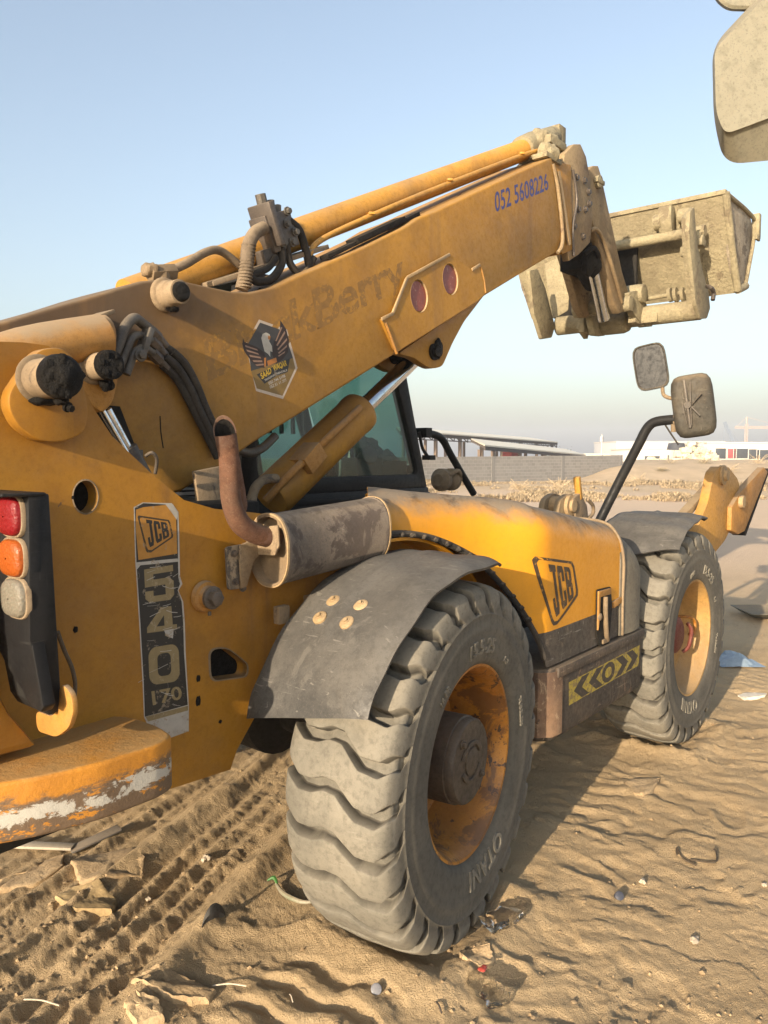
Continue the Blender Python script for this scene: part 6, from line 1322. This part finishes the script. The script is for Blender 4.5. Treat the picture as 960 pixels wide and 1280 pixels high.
    # raised lettering on the outer sidewall
    def arc_text(body, r, size, a_mid, bold=0.01):
        g = G(); vs, fs = text_geo(body, bold=bold, extrude=0.09); x0 = min(v.x for v in vs); x1 = max(v.x for v in vs); mid = (x0 + x1) / 2; out = []
        for v in vs:
            rad = r + (v.y - 0.35) * size; a = R(a_mid) - (v.x - mid) * size / r
            yo = -float(np.interp(rad, [0.345, 0.365, 0.40, 0.445, 0.485, 0.522, 0.552], [0.172, 0.186, 0.194, 0.1975, 0.1985, 0.197, 0.194]))
            out.append(Vector((rad * math.cos(a), yo - (0.006 if v.z > 0 else -0.002), rad * math.sin(a))))
        g.add(out, fs); g.obj('sidewall_lettering', M['tyre'], rim, local=True, fix=False)
    arc_text('OTANI', 0.415, 0.095, 281, 0.02); arc_text('15.5-25', 0.418, 0.075, 86, 0.02); arc_text('L-3', 0.40, 0.03, 52); arc_text('TUBELESS', 0.415, 0.03, 10); arc_text('16 PR', 0.415, 0.035, 130)
    return rim
def put_wheel(w, x, y, rz, ry=0.0):
    w.location = Vector((x, y, 0.62)) - T.location; w.rotation_euler = (0, R(ry), R(rz))
def copy_tree(o, parent):
    c = o.copy(); col.objects.link(c); c.parent = parent
    for ch in [x for x in bpy.data.objects if x.parent == o]: copy_tree(ch, c)
    return c
w1 = make_wheel('rear_wheel', True); put_wheel(w1, 0.0, -0.935, 8.1)
w2 = make_wheel('front_wheel', False); put_wheel(w2, 2.454, -0.935, 0, 25)
for w, x, rz in ((w1, 0.0, 180 + 8), (w2, 2.454, 180)): put_wheel(copy_tree(w, T), x, 0.935, rz)

# ---- cab on the far side
yg = 0.22
g = G(); ft_, fb = A(508, 462, yg), A(534, 592, yg); dv = (ft_ - fb); top = fb + dv * ((2.50 - fb.z) / dv.z)
outer = [Vector((0.10, yg, 1.52)), Vector((0.10, yg, 2.50)), top, Vector((fb.x, yg, 1.52)), ]
gi = [Vector((0.20, yg, 1.60)), Vector((0.20, yg, 2.42)), top + Vector((-0.10, 0, -0.08)), Vector((fb.x - 0.085, yg, 1.60))]
g.prism(outer, (0, 0.06, 0), [rounded(gi, 0.05)]); g.prism([p + Vector((0, 0.86, 0)) for p in outer], (0, 0.06, 0), [rounded([p + Vector((0, 0.86, 0)) for p in gi], 0.05)])
g.box(((0.10 + top.x) / 2, yg + 0.46, 2.53), (top.x - 0.05, 0.98, 0.06)); g.bar(fb + Vector((0, 0.06, 0)), fb + Vector((0, 0.86, 0)), 0.08, 0.10); g.bar(Vector((0.12, yg + 0.06, 2.1)), Vector((0.12, yg + 0.86, 2.1)), 0.05, 0.05)
cab = g.obj('cab', M['black'], T, bevel=0.008)
for Y in (yg + 0.02, yg + 0.88):
    g = G(); g.add([p + Vector((0, Y - yg, 0)) for p in gi], [(0, 1, 2, 3)]); g.obj('side_window', M['glass'], cab, fix=False)
g = G(); a, b = top + Vector((-0.02, 0.07, -0.06)), fb + Vector((-0.02, 0.07, 0.06)); g.add([a, b, b + Vector((0, 0.78, 0)), a + Vector((0, 0.78, 0))], [(0, 1, 2, 3)]); g.obj('windscreen', M['glass'], cab)
g = G(); g.box((0.84, yg + 0.03, 1.24), (1.47, 0.06, 0.56)); g.box((0.84, yg + 0.5, 1.0), (1.4, 0.9, 0.1)); g.box((0.84, yg + 0.9, 1.3), (1.47, 0.06, 0.5)); g.box((0.12, yg + 0.46, 1.3), (0.05, 0.9, 0.5)); g.box((1.55, yg + 0.46, 1.25), (0.05, 0.9, 0.55)); g.obj('cab_lower_panel', M['black'], cab, bevel=0.008)
g = G(); g.bar((0.3, yg - 0.004, 1.475), (1.57, yg - 0.004, 1.475), 0.02, 0.03); g.bar((1.1, yg - 0.004, 1.40), (1.57, yg - 0.004, 1.40), 0.015, 0.012); g.box((1.06, yg - 0.004, 1.38), (0.07, 0.02, 0.05)); g.obj('door_rail', M['black'], cab, bevel=0.003)
for k_ in range(11):
    x = 0.30 + k_ * 0.10; g = G(); g.bar((x, yg + 0.80, 1.85), (x - 0.02, yg + 0.80, 2.45), 0.02, 0.02); g.obj('guard_bar', M['black'], cab)
g = G(); g.box((0.58, yg + 0.45, 1.42), (0.46, 0.46, 0.14)); g.box((0.36, yg + 0.45, 1.75), (0.14, 0.44, 0.62), Matrix.Rotation(R(-10), 3, 'Y')); g.box((0.33, yg + 0.45, 2.12), (0.09, 0.26, 0.16)); g.box((0.6, yg + 0.2, 1.58), (0.34, 0.08, 0.06)); g.obj('seat', M['seat'], cab, bevel=0.04, seg=3)
g = G(); c = Vector((1.02, yg + 0.40, 1.74)); rot = Matrix.Rotation(R(-38), 3, 'Y'); g.tube([c + rot @ Vector((0.17 * math.cos(i * 0.3491), 0.17 * math.sin(i * 0.3491), 0)) for i in range(19)], 0.016, 8, 2); g.cyl(c, c + rot @ Vector((0, 0, -0.45)), 0.03)
for a in (0.5, 2.6, 4.7): g.bar(c, c + rot @ Vector((0.17 * math.cos(a), 0.17 * math.sin(a), 0)), 0.03, 0.012)
g.obj('steering_wheel', M['black_matt'], cab)
g = G(); g.box((1.36, yg + 0.45, 1.56), (0.25, 0.7, 0.24)); g.box((1.10, yg + 0.14, 1.60), (0.22, 0.14, 0.2)); g.cyl((1.12, yg + 0.12, 1.70), (1.08, yg + 0.05, 1.72), 0.05); g.tube([(1.05, yg + 0.16, 1.7), (1.03, yg + 0.16, 1.85)], 0.012, 8, 2); g.blob((1.03, yg + 0.16, 1.87), (0.025, 0.025, 0.03), 1); g.obj('dashboard', M['seat'], cab, bevel=0.01)
g = G(); g.blob((1.34, yg + 0.2, 1.66), (0.16, 0.10, 0.08), 8, amp=0.4); g.blob((1.22, yg + 0.25, 1.72), (0.12, 0.10, 0.10), 9, amp=0.4); g.obj('cloth_bundle', M['bag'], cab)
# things at the cab's front corner
g = G(); x = A(547, 600, 0.35)
for k_ in range(2): g.lathe(x + Vector((0.11 * k_, 0, 0)), x + Vector((0.11 * k_ + 0.09, 0, 0)), [(0, 0.04), (0.3, 0.075), (0.7, 0.075), (1, 0.04)], 18)
g.tube([x + Vector((0.05, -0.06, 0.03)), x + Vector((0.12, -0.08, 0.06)), x + Vector((0.2, -0.06, 0.0))], 0.015, 8)
g.obj('filter_housing', M['mudcream'], T)
g = G(); g.tube([A(528, 541, 0.28), A(545, 544, 0.28), A(554, 551, 0.28), A(562, 566, 0.28), A(577, 592, 0.28), A(592, 617, 0.28)], 0.024, 12); g.tube([A(524, 540, 0.28), A(528, 560, 0.28), A(536, 572, 0.26)], 0.010, 8); g.box(A(536, 572, 0.26), (0.06, 0.06, 0.03)).box(A(530, 541, 0.28), (0.06, 0.08, 0.06)); g.obj('grab_rail', M['black'], T)

# ---- rear-view mirror arm on the bonnet's front corner
mb = A(746, 658, -0.62); me_ = mb.x
def MM(x, y): return AX(x, y, me_ + 0.02)
k0, k1 = Vector((mb.x, mb.y, mb.z - 0.05)), MM(812, 530)
g = G(); g.tube([A(741, 668, -0.62), MM(770, 610), MM(798, 556), MM(806, 540), MM(814, 530), MM(826, 526), MM(850, 524)], 0.028, 14, 5); ma = g.obj('mirror_arm', M['black'], T)
def pod(c, w, h, d, rz, roll, flip, name):
    rot = Matrix.Rotation(R(rz), 3, 'Z') @ Matrix.Rotation(R(roll), 3, 'X'); P_ = []
    def rr(sx, sz, dx, r=0.5):
        o = []
        for i in range(36):
            a = 2 * math.pi * i / 36; q_ = (abs(math.cos(a)) ** 5 + abs(math.sin(a)) ** 5) ** (-1 / 5); o.append(c + rot @ Vector((dx, sx * q_ * math.cos(a), sz * q_ * math.sin(a))))
        return o + [o[0]]
    g = G(); g.grid([rr(w * 0.88, h * 0.92, -d * 0.35), rr(w * 0.93, h * 0.95, -d * 0.48), rr(w * 1.0, h * 1.0, -d * 0.48), rr(w * 1.0, h * 1.0, -d * 0.1), rr(w * 0.93, h * 0.94, d * 0.35), rr(w * 0.75, h * 0.8, d * 0.5), rr(0.001, 0.001, d * 0.52)]); o = g.obj(name, M['mirror_plastic'], ma, sharp=50)
    g = G(); g.grid([rr(w * 0.90, h * 0.93, -d * 0.36), rr(0.001, 0.001, -d * 0.36)]); g.obj('mirror_glass', M['mirror'], o)
    return rot
c1, c2 = MM(814, 459), MM(867, 507)
pod(c1, 0.090, 0.130, 0.06, 12, -10, False, 'mirror_head')
rot = pod(c2, 0.110, 0.175, 0.07, 200, 8, True, 'mirror_head')
g = G(); g.tube([MM(828, 484), MM(830, 494), MM(840, 498), MM(852, 497)], 0.011, 10); g.obj('mirror_stay', M['tan_plate'], ma); g = G(); g.tube([MM(846, 523), MM(856, 521), MM(862, 518)], 0.018, 10); g.box(MM(850, 524), (0.05, 0.06, 0.05)); g.cyl(MM(842, 530), MM(842, 540), 0.016, n=10); g.obj('mirror_stay', M['tan_plate'], ma)
g = G(); xb = -0.045
for a, b in (((852, 480), (862, 530)), ((848, 488), (878, 520)), ((880, 492), (850, 528)), ((866, 478), (868, 532))): g.tube([MM(*a) + Vector((xb, 0, 0)), (MM(*a) + MM(*b)) / 2 + Vector((xb - 0.006, 0, 0)), MM(*b) + Vector((xb, 0, 0))], 0.0045, 6, 2)
g.tube([MM(858, 476) + Vector((xb, 0, 0)), MM(862, 500) + Vector((xb - 0.01, 0, 0)), MM(866, 535) + Vector((xb, 0, 0))], 0.010, 8); g.cyl(MM(864, 507) + Vector((xb - 0.02, 0, 0)), MM(864, 507) + Vector((0, 0, 0)), 0.02, n=12); g.obj('binding_wire', M['pipe'], ma)
g = G(); g.tube([MM(826, 521), MM(834, 535), MM(848, 556)], 0.005, 6); g.obj('loose_wire', M['hose'], ma)

# ---- stabilisers at the front
ys = -0.98
g = G(); pl = rounded(px([(893, 590), (900, 583), (911, 584), (922, 598), (925, 609), (916, 626), (913, 645), (914, 660), (906, 676), (888, 698), (862, 690), (876, 650), (885, 628)], ys), 0.03); g.prism(pl, (0, 0.06, 0)); sbz = g.obj('stabiliser_arm', M['yellow_bright'], T, bevel=0.006)
g = G(); c = A(903, 594, ys); g.lathe(c + Vector((0, 0.08, 0)), c + NY * 0.04, [(0, 0.06), (0.5, 0.06), (0.52, 0.07), (0.8, 0.07), (0.82, 0.042), (1, 0.038)], 20); g.obj('stabiliser_pin', M['plate_edge'], sbz)
g = G(); ft2 = px([(955, 584), (960, 590), (931, 664), (923, 668), (914, 663), (915, 634), (926, 615)], ys - 0.03); g.prism(ft2, (0, 0.05, 0)); fo = g.obj('stabiliser_foot', M['yellow_dusty'], T, bevel=0.005)
g = G(); c = A(925, 627, ys - 0.03); g.lathe(c + Vector((0, 0.08, 0)), c + NY * 0.03, [(0, 0.04), (0.6, 0.04), (0.62, 0.05), (1, 0.045)], 16); g.obj('stabiliser_pin', M['plate_edge'], fo)
g = G(); a, b = A(958, 587, ys), A(928, 668, ys); g.bar(a + Vector((0.015, 0.03, 0)), b + Vector((0.015, 0.03, 0)), 0.10, 0.03, up=(1, 0, 0.3)); g.obj('foot_pad', M['black_matt'], fo, bevel=0.004)
g = G(); g.bar(A(853, 645, ys + 0.10), A(888, 606, ys + 0.10), 0.06, 0.05); g.bar(A(846, 656, ys + 0.12), A(856, 640, ys + 0.12), 0.03, 0.03); g.obj('stabiliser_strut', M['link'], sbz, bevel=0.004)
yz = 0.12
g = G(); pl = rounded(px([(698, 642), (701, 625), (712, 617), (724, 622), (728, 650), (698, 656)], yz), 0.04); g.prism(pl, (0, 0.05, 0)); g.prism([p + Vector((0.02, 0.14, 0.0)) for p in pl], (0, 0.05, 0)); sl = g.obj('stabiliser_arm', M['link'], T, bevel=0.006)
g = G(); c = A(711, 632, yz); g.lathe(c + Vector((0, 0.2, 0)), c + NY * 0.05, [(0, 0.07), (0.75, 0.07), (0.76, 0.085), (0.9, 0.08), (0.91, 0.05), (1, 0.048)], 20); g.obj('stabiliser_pin', M['plate_edge'], sl)
g = G(); g.bar(A(724, 624, yz - 0.02), A(721, 596, yz - 0.02), 0.05, 0.04); g.obj('lock_pin', M['yellow_bright'], sl, bevel=0.006)
g = G(); g.prism(rounded(px([(716, 624), (726, 616), (734, 632), (736, 652), (722, 654)], yz - 0.04), 0.02), (0, 0.04, 0)); g.tube([A(734, 624, yz - 0.03), A(741, 632, yz - 0.03), A(741, 642, yz - 0.03), A(735, 648, yz - 0.03)], 0.016, 8); g.obj('stabiliser_bracket', M['tan_plate'], sl, bevel=0.004)
g = G(); g.box((3.15, -0.1, 0.66), (0.4, 1.0, 0.2)); g.obj('front_frame', M['yellow_dusty'], T, bevel=0.01)
# green rag and blue bottle tucked by the front fender
g = G(); c = A(806, 688, -0.86); rr = random.Random(5)
for k_ in range(14):
    a = rr.uniform(0, 6.28); p = c + Vector((rr.uniform(-0.02, 0.02), rr.uniform(-0.02, 0.02), rr.uniform(-0.03, 0.03))); d = Vector((math.cos(a), rr.uniform(-1, 0.2), math.sin(a))) * rr.uniform(0.03, 0.05); g.tube([p, p + d * 0.5 + Vector((0, 0, 0.01)), p + d], [0.009, 0.011, 0.004], 5, 2)
tag(g.obj('green_rag', flat('green_plastic', (0.01, 0.22, 0.03), 0.5), None), 'crumpled bright green plastic scrap tucked behind the front fender', 'plastic scrap')
g = G(); c = A(808, 712, -0.86); g.lathe(c + Vector((0, 0, -0.10)), c + Vector((0, 0, 0.10)), [(0, 0.030), (0.05, 0.034), (0.7, 0.034), (0.85, 0.015), (1, 0.014)], 18); tag(g.obj('water_bottle', mat('blue_grey_plastic', (0.06, 0.085, 0.13), None, 0.4, dust=0.3), None), 'dark blue-grey bottle wedged between bonnet and front fender under the green scrap', 'bottle')

# ================================================================== MIRROR HEADS OF THE TRUCK BESIDE THE PHOTOGRAPHER
DM = 1.5
mt = thing('truck_mirror', AD(985, 110, DM + 0.05).to_tuple(), 'large dusty beige mirror housing with a second one above it, at the upper right corner', 'vehicle mirror')
rm_ = cam.rotation_euler.to_matrix()
def rpx(pts, r, n=7): return [(p.x, p.y) for p in rounded([Vector((x, y, 0)) for x, y in pts], r, n)]
def shellbox(rows_, name):
    """outlines in photo pixels, each at its own distance: a face, a chamfer, the body and its back"""
    rows = [[AD(x, y, d) for x, y in o] for o, d in rows_]; n = len(rows[0]); rows = [r + [r[0]] for r in rows]; g = G(); g.grid(rows); g.add(rows[0][:-1], [tuple(range(n))]); g.add(rows[-1][:-1], [tuple(range(n))])
    return g.obj(name, M['beige'], mt, sharp=24)
oo = [(890, 58), (948, -4), (1060, -62), (1078, 165), (1010, 196), (905, 206), (892, 150)]
fi = [(893, 62), (950, 3), (1060, -52), (1076, 110), (1008, 130), (906, 168), (895, 140)]
sc_ = lambda o, k_: [(960 + (x - 960) * k_, 80 + (y - 80) * k_) for x, y in o]
shellbox([(rpx(fi, 12), DM), (rpx(sc_(fi, 1.012), 14), DM + 0.006), (rpx(oo, 24), DM + 0.06), (rpx(sc_(oo, 1.0), 24), DM + 0.12), (rpx(sc_(oo, 0.93), 24), DM + 0.19), (rpx(sc_(oo, 0.8), 20), DM + 0.21)], 'mirror_housing')
o2 = [(886, -80), (990, -150), (1010, -20), (952, 15), (908, 14), (892, 0)]
sc2 = lambda o, k_: [(950 + (x - 950) * k_, -60 + (y + 60) * k_) for x, y in o]
shellbox([(rpx(sc2(o2, 0.9), 10), DM + 0.10), (rpx(sc2(o2, 0.96), 12), DM + 0.105), (rpx(o2, 14), DM + 0.15), (rpx(o2, 14), DM + 0.2), (rpx(sc2(o2, 0.9), 12), DM + 0.26)], 'mirror_housing')
g = G(); g.tube([AD(1040, -160, DM + 0.1), AD(1050, 0, DM + 0.12), AD(1050, 120, DM + 0.12), AD(1060, 300, DM + 0.1), AD(1150, 420, DM - 0.1)], 0.02, 12); g.obj('mirror_bracket', M['black'], mt)

# ================================================================== HAZE
g = G(); g.box((CAM.x, CAM.y, 12.5), (1340, 1340, 28)); hz_ = bpy.data.materials.new('haze_air'); hz_.use_nodes = True; ht = hz_.node_tree
for nd in list(ht.nodes):
    if nd.type == 'BSDF_PRINCIPLED': ht.nodes.remove(nd)
pv = ht.nodes.new('ShaderNodeVolumePrincipled'); pv.inputs['Density'].default_value = 0.0013; pv.inputs['Color'].default_value = (0.80, 0.86, 1.0, 1); pv.inputs['Anisotropy'].default_value = 0.0
ht.links.new(pv.outputs[0], ht.nodes['Material Output'].inputs['Volume'])
hzo = g.obj('haze', hz_, None, kind='stuff', label='thin dusty desert haze over the whole plain'); hzo.display_type = 'WIRE'
